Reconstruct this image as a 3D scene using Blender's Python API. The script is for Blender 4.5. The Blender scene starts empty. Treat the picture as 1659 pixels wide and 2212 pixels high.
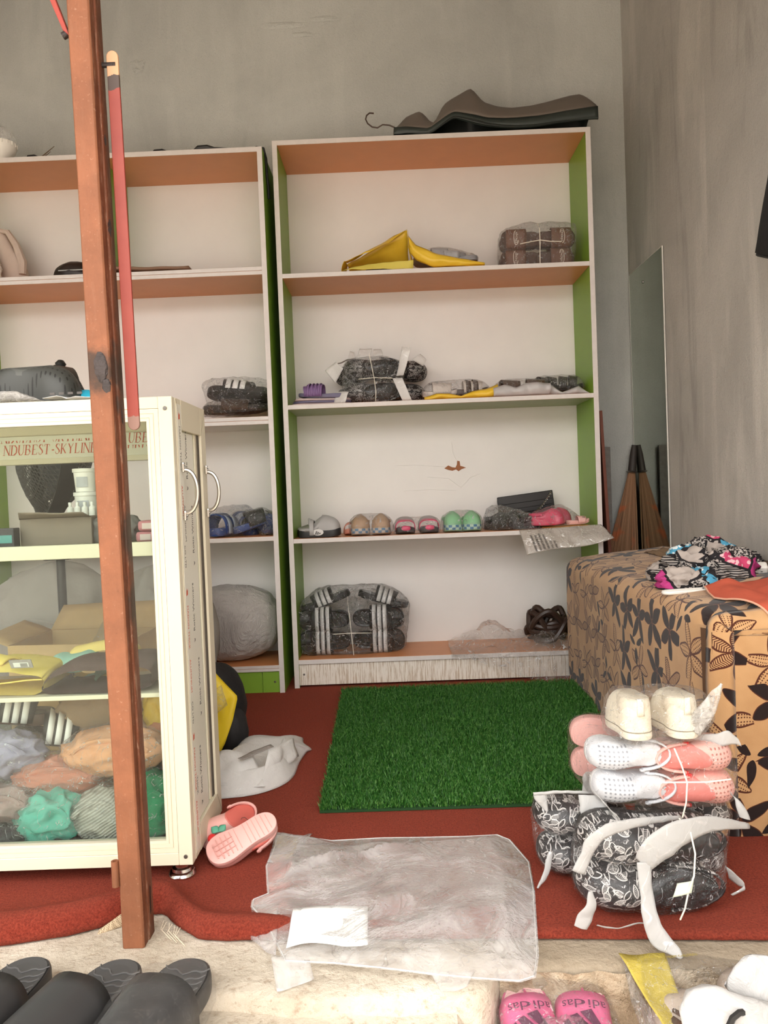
import bpy, bmesh, math, random
import numpy as np
from mathutils import Vector, Matrix, noise
C = bpy.context.scene.collection
SC = bpy.context.scene
PI = math.pi
random.seed(7)

# ---------------------------------------------------------------- camera
def make_camera():
    yaw, pitch, roll, H, f = .0107, -.0283, -.039, .7628, 1688.6
    w = Vector((-math.sin(yaw)*math.cos(pitch), math.cos(yaw)*math.cos(pitch), math.sin(pitch)))
    r0 = Vector((math.cos(yaw), math.sin(yaw), 0)); u0 = r0.cross(w)
    r = math.cos(roll)*r0 + math.sin(roll)*u0
    u = -math.sin(roll)*r0 + math.cos(roll)*u0
    cd = bpy.data.cameras.new('camera'); co = bpy.data.objects.new('camera', cd); C.objects.link(co)
    m = Matrix((r, u, -w)).transposed().to_4x4(); m.translation = (0, 0, H)
    co.matrix_world = m
    cd.sensor_fit = 'VERTICAL'; cd.sensor_height = 36; cd.lens = f/2212*36
    cd.clip_start = .02; cd.clip_end = 200
    SC.camera = co
make_camera()

# ---------------------------------------------------------------- sky, sun, exposure
wd = bpy.data.worlds.new('sky'); SC.world = wd; wd.use_nodes = True
bg = wd.node_tree.nodes['Background']
bg.inputs[0].default_value = (1.0, .975, .945, 1); bg.inputs[1].default_value = 3.6     # bright overcast white sky
sd = bpy.data.lights.new('sun', 'SUN'); sd.energy = 4.5; sd.color = (1, .95, .89); sd.angle = .02
so = bpy.data.objects.new('sun', sd); C.objects.link(so)
so.rotation_euler = Vector((.08, .26, -1)).to_track_quat('-Z', 'Y').to_euler()   # high over the street; the added awning keeps it off the shop floor
SC.view_settings.view_transform = 'Standard'; SC.view_settings.look = 'None'
SC.view_settings.gamma = 1; SC.view_settings.use_curve_mapping = False
SC.view_settings.exposure = .78
SC.cycles.max_bounces = 10; SC.cycles.diffuse_bounces = 6; SC.cycles.glossy_bounces = 4
SC.cycles.transparent_max_bounces = 24; SC.cycles.transmission_bounces = 4
SC.cycles.caustics_reflective = False; SC.cycles.caustics_refractive = False
SC.cycles.sample_clamp_indirect = 6

# ---------------------------------------------------------------- node helpers
class G:
    """a material and small helpers that wire its nodes"""
    def __init__(s, name):
        s.m = bpy.data.materials.new(name); s.m.use_nodes = True
        s.t = s.m.node_tree; s.t.nodes.clear()
        s.out = s.t.nodes.new('ShaderNodeOutputMaterial')
    def put(s, sock, v):
        if isinstance(v, bpy.types.NodeSocket): s.t.links.new(v, sock)
        elif v is not None:
            if sock.type == 'RGBA' and len(v) == 3: v = (*v, 1)
            sock.default_value = v
    def n(s, typ, ins=None, **props):
        nd = s.t.nodes.new('ShaderNode'+typ)
        for k, v in props.items(): setattr(nd, k, v)
        for k, v in (ins or {}).items(): s.put(nd.inputs[k], v)
        return nd
    def co(s, kind='Object', scale=(1, 1, 1), loc=(0, 0, 0), rot=(0, 0, 0)):
        t = s.n('TexCoord').outputs[kind]
        return s.n('Mapping', {'Vector': t, 'Scale': scale, 'Location': loc, 'Rotation': rot}).outputs[0]
    def ma(s, op, a, b=None, c=None, clamp=False):
        nd = s.n('Math', operation=op, use_clamp=clamp)
        for i, v in enumerate((a, b, c)):
            if v is not None: s.put(nd.inputs[i], v)
        return nd.outputs[0]
    def noise(s, vec, scale, detail=3, rough=.5, dist=0):
        return s.n('TexNoise', {'Vector': vec, 'Scale': scale, 'Detail': detail, 'Roughness': rough, 'Distortion': dist}).outputs[0]
    def ramp(s, fac, stops):
        nd = s.n('ValToRGB', {'Fac': fac}); el = nd.color_ramp.elements
        while len(el) < len(stops): el.new(.5)
        for e, (p, c) in zip(el, stops):
            e.position = p; e.color = (*c, 1) if not isinstance(c, (int, float)) else (c, c, c, 1)
        return nd.outputs[0]
    def mix(s, f, a, b):
        nd = s.n('MixRGB', {'Fac': f, 'Color1': a, 'Color2': b}); return nd.outputs[0]
    def sep(s, v):
        o = s.n('SeparateXYZ', {0: v}).outputs; return o[0], o[1], o[2]
    def bump(s, h, strength=.3, dist=.01):
        return s.n('Bump', {'Height': h, 'Strength': strength, 'Distance': dist}).outputs[0]
    def pbr(s, col, rough=.6, metal=0, normal=None, spec=.5, **kw):
        nd = s.n('BsdfPrincipled', {'Base Color': col, 'Roughness': rough, 'Metallic': metal, 'Specular IOR Level': spec})
        if normal: s.put(nd.inputs['Normal'], normal)
        for k, v in kw.items(): s.put(nd.inputs[k.replace('_', ' ')], v)
        return nd.outputs[0]
    def end(s, sh):
        s.t.links.new(sh, s.out.inputs[0]); return s.m

def plain(name, col, rough=.55, metal=0, var=.12, scale=30, bump=0, spec=.4, bscale=None, **kw):
    g = G(name); v = g.co(); nz = g.noise(v, scale, 4, .6)
    c = g.mix(nz, [k*(1-var) for k in col], [min(1, k*(1+var)) for k in col])
    nm = g.bump(g.noise(v, bscale or scale*3, 4, .6), bump, .004) if bump else None
    return g.end(g.pbr(c, rough, metal, nm, spec, **kw))

def cloth(name, col, var=.15, weave=700, rough=.9):
    g = G(name); v = g.co(); nz = g.noise(v, 25, 4, .6)
    c = g.mix(nz, [k*(1-var) for k in col], [min(1, k*(1+var)) for k in col])
    h = g.ma('ADD', g.ma('MULTIPLY', g.noise(v, weave, 2), .15), g.noise(v, 45, 4, .6, .6))
    return g.end(g.pbr(c, rough, 0, g.bump(h, .35, .003), .2))

def film(name, haze=.07, gloss=.35, tint=(1, 1, 1), hazecol=(.9, .9, .9), scale=30, rough=.12, bump=.6):
    """thin clear plastic: lets light straight through, adds sharp crinkled highlights and a little milk"""
    g = G(name); v = g.co(); nz = g.noise(v, scale, 5, .65, 1.2)
    fine = g.noise(v, scale*4, 3, .6, .6)
    nm = g.bump(g.ma('ADD', nz, g.ma('MULTIPLY', fine, .35)), bump, .02)
    tr = g.n('BsdfTransparent', {'Color': tint}).outputs[0]
    gl = g.n('BsdfGlossy', {'Color': (1, 1, 1), 'Roughness': rough, 'Normal': nm}).outputs[0]
    di = g.n('BsdfDiffuse', {'Color': hazecol, 'Normal': nm}).outputs[0]
    tl = g.n('BsdfTranslucent', {'Color': hazecol, 'Normal': nm}).outputs[0]
    milk = g.n('MixShader', {0: .22, 1: di, 2: tl}).outputs[0]
    hz = g.ma('MULTIPLY', g.ramp(nz, [(.35, .35), (.75, 1.6)] if haze < .6 else [(.35, .94), (.75, 1.04)]), haze, clamp=True)
    fr = g.ma('ADD', g.n('LayerWeight', {'Blend': .12, 'Normal': nm}).outputs['Fresnel'], .05)
    a = g.n('MixShader', {0: hz, 1: tr, 2: milk}).outputs[0]
    b = g.n('MixShader', {0: g.ma('MULTIPLY', fr, gloss, clamp=True), 1: a, 2: gl}).outputs[0]
    cr2 = g.noise(g.co(loc=(3, 1, 2)), scale*.55, 2, .5, 2.2)
    rd = g.ramp(g.ma('ABSOLUTE', g.ma('SUBTRACT', cr2, .5)), [(.004, 1), (.016, 0)])
    rd = g.ma('MULTIPLY', rd, g.ma('MULTIPLY', g.ramp(fine, [(.42, 0), (.55, 1)]), min(.6, gloss*.75)))
    g2 = g.n('BsdfGlossy', {'Color': (1, 1, 1), 'Roughness': .3, 'Normal': nm}).outputs[0]
    return g.end(g.n('MixShader', {0: rd, 1: b, 2: g2}).outputs[0])

def glass_mat(name, tint=(.93, .97, .94)):
    g = G(name)
    fr = g.n('Fresnel', {'IOR': 1.5}).outputs[0]
    tr = g.n('BsdfTransparent', {'Color': tint}).outputs[0]
    gl = g.n('BsdfGlossy', {'Roughness': .0}).outputs[0]
    di = g.n('BsdfDiffuse', {'Color': (.7, .7, .65)}).outputs[0]
    a = g.n('MixShader', {0: .006, 1: tr, 2: di}).outputs[0]
    return g.end(g.n('MixShader', {0: g.ma('MULTIPLY', fr, .5), 1: a, 2: gl}).outputs[0])

# ---------------------------------------------------------------- mesh helpers
class MB:
    def __init__(s): s.v = []; s.f = []; s.mi = []
    def add(s, v, f, mi=0):
        b = len(s.v); s.v += [tuple(p) for p in v]; s.f += [tuple(i+b for i in q) for q in f]; s.mi += [mi]*len(f)
        return s
    def box(s, x0, y0, z0, x1, y1, z1, mi=0):
        v = [(x0,y0,z0),(x1,y0,z0),(x1,y1,z0),(x0,y1,z0),(x0,y0,z1),(x1,y0,z1),(x1,y1,z1),(x0,y1,z1)]
        return s.add(v, [(0,3,2,1),(4,5,6,7),(0,1,5,4),(1,2,6,5),(2,3,7,6),(3,0,4,7)], mi)
    def loft(s, rings, closed=True, cap=True, mi=0):
        n = len(rings[0]); v = [p for r in rings for p in r]; f = []
        for i in range(len(rings)-1):
            for j in range(n if closed else n-1):
                k = (j+1) % n
                f.append((i*n+j, i*n+k, (i+1)*n+k, (i+1)*n+j))
        if cap and closed:
            f.append(tuple(range(n-1, -1, -1))); f.append(tuple((len(rings)-1)*n+j for j in range(n)))
        return s.add(v, f, mi)
    def tube(s, path, r, n=8, cap=True, closed=False):
        path = [Vector(p) for p in path]; rings = []; m = len(path)
        up = None
        for i, p in enumerate(path):
            a = path[(i-1) % m] if (closed or i > 0) else p
            b = path[(i+1) % m] if (closed or i < m-1) else p
            d = (b-a).normalized()
            if up is None: up = d.orthogonal().normalized()
            up = (up - d*up.dot(d)).normalized(); sd_ = d.cross(up)
            rr = r[i] if isinstance(r, (list, tuple)) else r
            rings.append([p + (up*math.cos(2*PI*k/n) + sd_*math.sin(2*PI*k/n))*rr for k in range(n)])
        if closed: rings.append(rings[0])
        return s.loft(rings, True, cap and not closed)
    def lathe(s, prof, n=24, o=(0, 0, 0), cap=True):
        return s.loft([[(o[0]+r*math.cos(2*PI*k/n), o[1]+r*math.sin(2*PI*k/n), o[2]+z) for k in range(n)] for r, z in prof], True, cap)
    def grid(s, fn, nu, nv, closed=False):
        return s.loft([[fn(i/nu, j/nv) for j in range(nv + (0 if closed else 1))] for i in range(nu+1)], closed, False)
    def build(s, name, mat, parent=None, smooth=True, bevel=0, solid=0, sub=0, seg=2, offset=1, angle=.6):
        me = bpy.data.meshes.new(name); me.from_pydata([tuple(p) for p in s.v], [], s.f)
        for m in (mat if isinstance(mat, (list, tuple)) else [mat]): me.materials.append(m)
        if any(s.mi): me.polygons.foreach_set('material_index', s.mi)
        o = bpy.data.objects.new(name, me); C.objects.link(o)
        if parent: o.parent = parent
        me.polygons.foreach_set('use_smooth', [bool(smooth)]*len(me.polygons))
        if smooth and smooth != 'all': 
            try: me.set_sharp_from_angle(angle=math.radians(40))
            except Exception: pass
        if solid:
            d = o.modifiers.new('s', 'SOLIDIFY'); d.thickness = solid; d.offset = offset
        if bevel:
            d = o.modifiers.new('b', 'BEVEL'); d.width = bevel; d.segments = seg; d.limit_method = 'ANGLE'; d.angle_limit = angle
        if sub:
            d = o.modifiers.new('u', 'SUBSURF'); d.levels = sub; d.render_levels = sub
        me.update()
        return o

def tag(o, label, cat, group=None, kind=None):
    if label: o['label'] = label
    if cat: o['category'] = cat
    if group: o['group'] = group
    if kind: o['kind'] = kind
    return o
def structure(o): o['kind'] = 'structure'; return o
def thing(name, label, cat, loc=(0, 0, 0), rot=(0, 0, 0), group=None):
    o = bpy.data.objects.new(name, None); C.objects.link(o); o.empty_display_size = .05
    o.location = loc
    if isinstance(rot, Matrix): o.rotation_euler = rot.to_euler()
    else: o.rotation_euler = rot
    return tag(o, label, cat, group)
def axes(x, y, z): return Matrix((Vector(x), Vector(y), Vector(z))).transposed()
def rotz(a): return Matrix.Rotation(a, 3, 'Z')
def rotx(a): return Matrix.Rotation(a, 3, 'X')
def roty(a): return Matrix.Rotation(a, 3, 'Y')
def world(o):
    m = Matrix.LocRotScale(o.location, o.rotation_euler, o.scale)
    return (world(o.parent) @ m) if o.parent else m
def points(objs):
    """world positions of the vertices of things and their parts"""
    out = []
    def rec(o):
        if o.type == 'MESH':
            m = world(o); st = max(1, len(o.data.vertices)//400)
            out.extend(m @ v.co for v in list(o.data.vertices)[::st])
        for c in C.objects:
            if c.parent is o: rec(c)
    for o in objs: rec(o)
    return out
def copy_tree(o, parent=None):
    c = o.copy(); C.objects.link(c)
    if parent: c.parent = parent
    for ch in [k for k in C.objects if k.parent is o]: copy_tree(ch, c)
    return c
def sn(p, s=1.0, seed=0): return noise.noise(Vector(p)*s + Vector((seed*13.7, seed*7.3, seed*3.1)))

def wrap(name, pts, mat, label, cat='bag', group=None, amp=.006, freq=28, grow=.004, subdiv=3, seed=0, tips=(), base=None, floor=None, smooth=1):
    """a crumpled plastic bag: a skin round some points, cut fine and creased; tips are loose corners"""
    pts = [Vector(p) for p in pts]; c = sum(pts, Vector())/len(pts)
    lo = Vector([min(p[i] for p in pts) for i in range(3)])
    bm = bmesh.new()
    for p in pts:
        d = (p-c); bm.verts.new(p + (d.normalized()*grow if d.length > 0 else d))
    for t in tips: bm.verts.new(Vector(t))
    r = bmesh.ops.convex_hull(bm, input=bm.verts)
    bmesh.ops.delete(bm, geom=[g for g in bm.verts if not g.link_faces], context='VERTS')
    bmesh.ops.remove_doubles(bm, verts=bm.verts, dist=.004)
    for k in range(subdiv):
        L = .012 if k else .03
        es = [e for e in bm.edges if e.calc_length() > L]
        if not es or len(bm.verts) > 9000: break
        bmesh.ops.subdivide_edges(bm, edges=es, cuts=1)
        bmesh.ops.triangulate(bm, faces=[f for f in bm.faces if len(f.verts) > 4])
        for q in range(smooth): bmesh.ops.smooth_vert(bm, verts=bm.verts, factor=.35, use_axis_x=True, use_axis_y=True, use_axis_z=True)
    bm.normal_update()
    mv = []
    for v in bm.verts:
        p = v.co
        k = abs(sn(p, freq, seed))*1.6 - .5 + .5*sn(p, freq*2.7, seed+5)
        mv.append(v.normal*k*amp)
    for v, d in zip(bm.verts, mv): v.co = v.co + d
    base = Vector(base) if base else Vector((c.x, c.y, lo.z))
    zf = floor if floor is not None else lo.z
    for v in bm.verts:
        if v.co.z < zf: v.co.z = zf
        v.co = v.co - base
    me = bpy.data.meshes.new(name); bm.to_mesh(me); bm.free(); me.materials.append(mat)
    me.polygons.foreach_set('use_smooth', [True]*len(me.polygons))
    o = bpy.data.objects.new(name, me); C.objects.link(o); o.location = base
    if label: tag(o, label, cat, group)
    return o

def flap(name, pts, mat, parent=None, nu=10, nv=4, amp=.006, freq=30, seed=0, thick=.0008):
    """a limp sheet between four corner points (a, b, c, d), creased"""
    a, b, c, d = [Vector(p) for p in pts]
    nrm = (b-a).cross(d-a).normalized()
    def fn(u, v):
        p = (a*(1-u)+b*u)*(1-v) + (d*(1-u)+c*u)*v
        return p + nrm*(amp*(sn(p, freq, seed)*1.5 + .4*math.sin(u*PI)))
    return MB().grid(fn, nu, nv).build(name, mat, parent, smooth='all', solid=thick, offset=0)

def text(name, body, size, mat, parent, loc, rot, shear=0, ext=.0003, align='LEFT', space=1, sx=1, bold=0):
    cu = bpy.data.curves.new(name, 'FONT'); cu.body = body; cu.size = size; cu.shear = shear
    cu.extrude = ext; cu.offset = bold; cu.align_x = align; cu.space_character = space; cu.resolution_u = 3
    t = bpy.data.objects.new(name, cu)
    me = bpy.data.meshes.new_from_object(t); bpy.data.objects.remove(t); bpy.data.curves.remove(cu)
    me.materials.clear(); me.materials.append(mat)
    o = bpy.data.objects.new(name, me); C.objects.link(o); o.parent = parent
    o.location = loc; o.rotation_euler = rot.to_euler() if isinstance(rot, Matrix) else rot
    o.scale = (sx, 1, 1)
    return o
FACE_S = axes((1, 0, 0), (0, 0, 1), (0, -1, 0))      # lettering that faces the street
# ================================================================= setting
AWY, AWZ = .30, 2.32
def m_wall(name, tone, seed, streak):
    g = G(name); v = g.co(loc=(seed, 0, 0))
    big = g.noise(v, 1.3, 5, .6, .4); fine = g.noise(v, 90, 4, .7); grain = g.noise(v, 300, 2, .6)
    stv = g.co(scale=(3, 3, .5), loc=(seed, 0, 0)); st = g.noise(stv, 2.2, 5, .65, .6)
    a = [k*.80 for k in tone]; b = [min(1, k*1.16) for k in tone]
    c = g.mix(g.ramp(big, [(.3, 0), (.7, 1)]), a, b)
    c = g.mix(g.ma('MULTIPLY', g.ramp(st, [(.52, 0), (.64, 1)]), streak), c, [k*1.25 for k in tone])
    c = g.mix(g.ma('MULTIPLY', g.ramp(st, [(.3, 1), (.42, 0)]), streak), c, [k*.62 for k in tone])
    c = g.mix(g.ramp(grain, [(.28, .55), (.45, 0)]), c, [k*.55 for k in tone])
    h = g.ma('ADD', g.ma('MULTIPLY', g.noise(v, 7, 4, .6), .8), g.ma('ADD', g.ma('MULTIPLY', fine, .35), g.ma('MULTIPLY', grain, .2)))
    return g.end(g.pbr(c, .92, 0, g.bump(h, .55, .012), .15))
M_wall = m_wall('cement plaster', (.445, .45, .425), 3, .25)
M_wallr = m_wall('stained cement plaster', (.425, .40, .365), 9, .7)
def m_conc():
    g = G('worn concrete'); v = g.co()
    big = g.noise(v, 4, 6, .65, .3); fine = g.noise(v, 60, 5, .7)
    c = g.mix(g.ramp(big, [(.35, 0), (.65, 1)]), (.42, .355, .27), (.66, .59, .49))
    c = g.mix(g.ramp(fine, [(.3, .7), (.47, 0)]), c, (.30, .22, .15))
    sp = g.n('TexVoronoi', {'Vector': v, 'Scale': 55}).outputs[0]
    c = g.mix(g.ramp(sp, [(.05, .5), (.14, 0)]), c, (.25, .19, .13))
    x = g.sep(v)[0]; pt = g.ramp(g.ma('ADD', x, g.ma('MULTIPLY', g.ma('SUBTRACT', g.noise(v, 8, 4), .5), .1)), [(.14, 0), (.20, .8)])
    c = g.mix(pt, c, g.mix(g.noise(v, 30, 5, .7), (.20, .155, .105), (.36, .285, .20)))       # greyer cement screed on one side of the sill
    h = g.ma('ADD', g.noise(v, 22, 6, .65), g.ma('MULTIPLY', fine, .5))
    return g.end(g.pbr(c, .9, 0, g.bump(h, .7, .012), .2))
M_conc = m_conc()
def m_riser():
    g = G('crumbling concrete edge'); v = g.co()
    big = g.noise(v, 9, 6, .7, .6)
    c = g.ramp(big, [(.3, (.17, .115, .07)), (.45, (.42, .31, .205)), (.6, (.62, .51, .375))])
    h = g.ma('ADD', g.noise(v, 30, 6, .7, .5), g.ma('MULTIPLY', g.noise(v, 110, 4, .7), .4))
    return g.end(g.pbr(c, .95, 0, g.bump(h, .9, .02), .1))
M_riser = m_riser()
M_ceil = plain('ceiling board', (.55, .5, .45), .9)
M_earth = plain('street earth', (.42, .375, .325), .95, var=.2, scale=3)

structure(MB().box(-2.6, 3.29, -.05, 1.12, 3.42, 3.1).build('wall_back', M_wall, smooth=False))
structure(MB().box(1.02, -.1, -.05, 1.14, 3.29, 3.1).build('wall_right', M_wallr, smooth=False))
structure(MB().box(-2.72, .2, -.05, -2.6, 3.42, 3.1).build('wall_left', M_wall, smooth=False))
structure(MB().box(-2.72, .75, 3.1, 1.14, 3.42, 3.2).build('ceiling', M_ceil, smooth=False))
# unseen awning, added to keep the high sky out of the shop
aw = MB().add([(-3.2, .8, 3.08), (1.9, .8, 3.08), (1.9, AWY, AWZ), (-3.2, AWY, AWZ), (-3.2, .8, 3.1), (1.9, .8, 3.1), (1.9, AWY, AWZ+.02), (-3.2, AWY, AWZ+.02)], [(0,1,2,3),(7,6,5,4),(0,4,5,1),(1,5,6,2),(2,6,7,3),(3,7,4,0)])
structure(aw.build('added_awning', M_ceil, smooth=False))
# the shop row across the street, in its own shade
M_opp = plain('shaded facade across the street', (.26, .22, .18), .9, var=.3, scale=1.5)
op = MB().box(-14, -9.6, -.14, -2.2, -9.2, 3.1).box(1.4, -9.6, -.14, 14, -9.2, 3.1).box(-2.2, -9.6, 2.2, 1.4, -9.2, 3.1)
op = structure(op.build('wall_street', M_opp, smooth=False))
# floor slab with an uneven front edge
def sill():
    mb = MB()
    xs = [i*.02-2.6 for i in range(182)]
    def edge(x):
        e = 1.217 + .006*sn((x, 0, 0), 14) + .004*sn((x, 3, 0), 50)
        return e - .055*max(0, min(1, (.135-x)/.02)) + (.03*max(0, min(1, (-.15-x)/.25)) if x < -.15 else 0)
    rings = []
    for x in xs:
        e = edge(x)
        rings.append([(x, 3.29, -.05), (x, 3.29, 0), (x, 2.2, 0), (x, 1.5, 0), (x, e+.10, 0), (x, e+.03, -.0008+.002*sn((x, 1, 2), 25)),
                      (x, e+.008, -.003), (x, e, -.010), (x, e-.004+.006*sn((x, 5, 1), 30), -.035), (x, e-.006+.009*sn((x, 9, 4), 22), -.07), (x, e-.012, -.16)])
    mb.loft(rings, False, False)
    return mb.build('floor', M_conc, smooth=True)
FLOOR = structure(sill())
def riser():
    mb = MB()
    def fn(u, v):
        x = .14 + u*.9; z = -.008 - v*.13
        y = 1.212 - .025*v - .075*v*v + .012*sn((x, z, 0), 18) + .008*sn((x, z, 2), 45)
        return (x, y, z)
    mb.grid(fn, 70, 14)
    return mb.build('trim_1', M_riser, smooth=True)
structure(riser())
# lower apron: on the left it slopes up to the sill, on the right it is a step below
def apron():
    def fn(u, v):
        x = -2.6 + u*3.7; y = 1.25 - v*3.2
        t = max(0, min(1, (.13-x)/.06)); z0 = -.028 - .10*max(0, min(1, (1.17-y)/.5)); z1 = -.125 + .004*sn((x, y, 0), 12)
        return (x, y, z0*t + z1*(1-t) + .004*sn((x, y, 1), 16))
    return MB().grid(fn, 190, 130).build('ground', M_conc, smooth=True)
structure(apron())
structure(MB().box(-30, -40, -.30, 30, -1.9, -.14).build('street', M_earth, smooth=False))

# plaster flaws on the back wall, parts of it
WB = bpy.data.objects['wall_back']
def flake(x, z, w, h, seed):
    def fn(u, v):
        a = 2*PI*v; r = (1-u)
        k = 1+.5*sn((math.cos(a), math.sin(a), seed), 2.2, seed)
        return (x+w*r*k*math.cos(a), 3.289 - .006*u - .003*abs(sn((u*3, a, seed), 3)), z+h*r*k*math.sin(a))
    MB().grid(fn, 5, 22, True).build('plaster_lump', M_wall, WB, smooth=True)
flake(-.985, 2.57, .03, .022, 2); flake(-.99, 2.545, .016, .014, 5)
flake(-.38, 2.70, .10, .014, 6); flake(-.30, 2.66, .05, .01, 9); flake(-.2, 2.72, .06, .012, 11)

# ================================================================= colours of furniture
M_white = plain('white laminate', (.72, .685, .655), .45, var=.05, scale=8, spec=.35)
M_edge = plain('grey white edge band', (.62, .57, .54), .5, var=.1, scale=40)
M_orange = plain('orange laminate', (.62, .25, .10), .4, var=.08, scale=12)
M_green = plain('green laminate', (.20, .36, .035), .42, var=.08, scale=10)
M_raw = plain('raw chipboard', (.30, .12, .055), .9, var=.3, scale=120)
M_dark = plain('dark gap fibreboard', (.035, .05, .02), .8)
M_screw = plain('steel screw', (.25, .24, .22), .35, .9)
def m_scraped():
    g = G('white laminate with vertical scratches'); v = g.co(scale=(160, 1, 9))
    nz = g.noise(v, 1.4, 4, .65)
    c = g.ramp(nz, [(.42, (.50, .40, .30)), (.5, (.74, .68, .60))])
    return g.end(g.pbr(c, .5))
M_scrape = m_scraped()

def bookcase(name, label, x0, x1, y0, d, H, shelves, thick, under, plinth, tops):
    t = .018
    r = thing(name, label, 'bookcase', ((x0+x1)/2, y0+d/2, 0))
    ox, oy = (x0+x1)/2, y0+d/2
    def P(name, b, mats, bev=.0008, par=r, pick=None):
        mb = MB(); mb.box(b[0]-ox, b[1]-oy, b[2], b[3]-ox, b[4]-oy, b[5])
        if pick: mb.mi = [pick.get(i, 0) for i in range(6)]
        return mb.build(name, mats, par, smooth=False, bevel=bev)
    for xs in ((x0, x0+t), (x1-t, x1)):
        p = P('side_panel', (xs[0], y0+.002, 0, xs[1], y0+d, H), M_green)
        P('edge_band', (xs[0]-.0005, y0-.0005, 0, xs[1]+.0005, y0+.002, H), M_edge, par=p)
    p = P('top_panel', (x0+t, y0+.002, H-t, x1-t, y0+d, H), [M_white, M_orange], pick={0: 1})
    P('edge_band', (x0+t, y0-.0004, H-t, x1-t, y0+.002, H), M_edge, par=p)
    P('back_panel', (x0+t, y0+d-.008, .08, x1-t, y0+d, H-t), M_white)
    for z, th, un, tp in zip(shelves, thick, under, tops):
        p = P('shelf', (x0+t, y0+.004, z-th, x1-t, y0+d-.008, z), [tp, un, tp], pick={0: 1})
        n = 2 if th > .022 else 1
        for k in range(n):
            P('edge_band', (x0+t, y0+.001, z-th+k*th/n+.0006, x1-t, y0+.004, z-th+(k+1)*th/n-.0006), M_edge, par=p)
    zb = shelves[-1]-thick[-1]
    return r, P, ox, oy
BX0, BX1, BY = -.401, .799, 2.986
bc, P, ox, oy = bookcase('bookcase', 'tall green, orange and white open bookcase standing behind the grass mat', BX0, BX1, BY, .285, 2.096,
    [1.597, 1.100, .588, .121], [.018]*4, [M_orange, plain('olive laminate underside', (.36, .40, .24), .5), M_white, M_white], None, [M_orange, M_orange, M_orange, M_orange])
p = P('plinth', (BX0+.018, BY+.012, .02, BX1-.018, BY+.03, .103), M_scrape)
o = MB().lathe([(0, 0), (.004, 0), (.004, .002), (0, .002)], 10).build('screw', M_screw, p)
o.location = (-.365-ox, BY+.012-oy, .062); o.rotation_euler = (PI/2, 0, 0)
# torn patch in the back panel: a hole through the white skin
mb = MB(); pts = [(-.045,-.006),(-.028,-.013),(-.012,-.017),(.004,-.012),(.014,-.02),(.026,-.012),(.046,-.006),(.030,.0),(.022,.002),(.020,.022),(.010,.024),(.008,.008),(.002,-.004),(-.012,-.002),(-.028,.006)]
mb.add([(x, 0, z) for x, z in pts] + [(x, .002, z) for x, z in pts], [tuple(range(len(pts)-1, -1, -1))] + [(i, (i+1) % len(pts), len(pts)+(i+1) % len(pts), len(pts)+i) for i in range(len(pts))])
o = mb.build('torn_patch', M_raw, bc, smooth=False); o.location = (.268-ox, 3.2615-oy, .848)
o['label'] = 'torn brown patch in the white back'
def crease(pts):
    mb = MB(); mb.tube([(x-ox, 3.2628-oy, z) for x, z in pts], .0012, 5); mb.build('crease', M_white, bc)
crease([(.02, .862), (.10, .862), (.17, .855), (.225, .85)])
crease([(.275, .875), (.262, .905), (.258, .95)]); crease([(.15, .81), (.24, .80), (.29, .76), (.33, .80), (.37, .815)])
crease([(.05, .755), (.16, .757), (.27, .75)])

LX0, LX1, LY = -1.60, -.432, 2.93
lc, P, lox, loy = bookcase('bookcase', 'green, orange and white open bookcase behind the display case, slightly lower than its neighbour', LX0, LX1, LY, .285, 2.052,
    [1.612, 1.056, .605, .117], [.030, .030, .018, .024], [M_orange, M_white, M_white, M_white], None, [M_orange]*4)
p = P('plinth', (LX0+.018, LY+.010, .006, -.517, LY+.028, .092), M_green)
p = P('plinth', (-.5155, LY+.010, .006, LX1-.018, LY+.028, .092), M_green)
o = MB().lathe([(0, 0), (.004, 0), (.004, .002), (0, .002)], 10).build('screw', M_screw, p)
o.location = (-.469-lox, LY+.010-loy, .052); o.rotation_euler = (PI/2, 0, 0)
p = P('divider', (-1.045, LY+.02, 1.612, -1.027, LY+.277, 2.034), M_green)
P('edge_band', (-1.045, LY+.017, 1.612, -1.027, LY+.02, 2.034), M_edge, par=p)

# ================================================================= carpet and grass
def m_carpet():
    g = G('red brown carpet pile'); v = g.co()
    a = g.noise(v, 260, 4, .8); b = g.noise(v, 6, 4, .6)
    c = g.mix(g.ramp(a, [(.35, 0), (.68, 1)]), (.135, .012, .008), (.40, .062, .033))
    c = g.mix(g.ma('MULTIPLY', g.ramp(b, [(.4, 0), (.7, 1)]), .35), c, (.22, .035, .02))
    nm = g.bump(g.ma('ADD', a, g.ma('MULTIPLY', g.noise(v, 700, 2), .5)), .9, .006)
    return g.end(g.pbr(c, .95, 0, nm, .1, Sheen_Weight=.25, Sheen_Tint=(.8, .3, .2, 1)))
M_carpet = m_carpet()
KX = [-2.55, -1.2, -.82, -.70, -.60, -.53, -.487, -.445, -.42, -.395, -.36, -.31, -.255, -.1, .2, .58, 1.018]
KE = [1.30, 1.285, 1.302, 1.316, 1.338, 1.372, 1.40, 1.402, 1.372, 1.345, 1.316, 1.308, 1.308, 1.30, 1.288, 1.262, 1.245]
KC = [.042, .042, .043, .044, .045, .046, .046, .044, .038, .035, .033, .032, .030, .022, .013, .012, .012]
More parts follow.
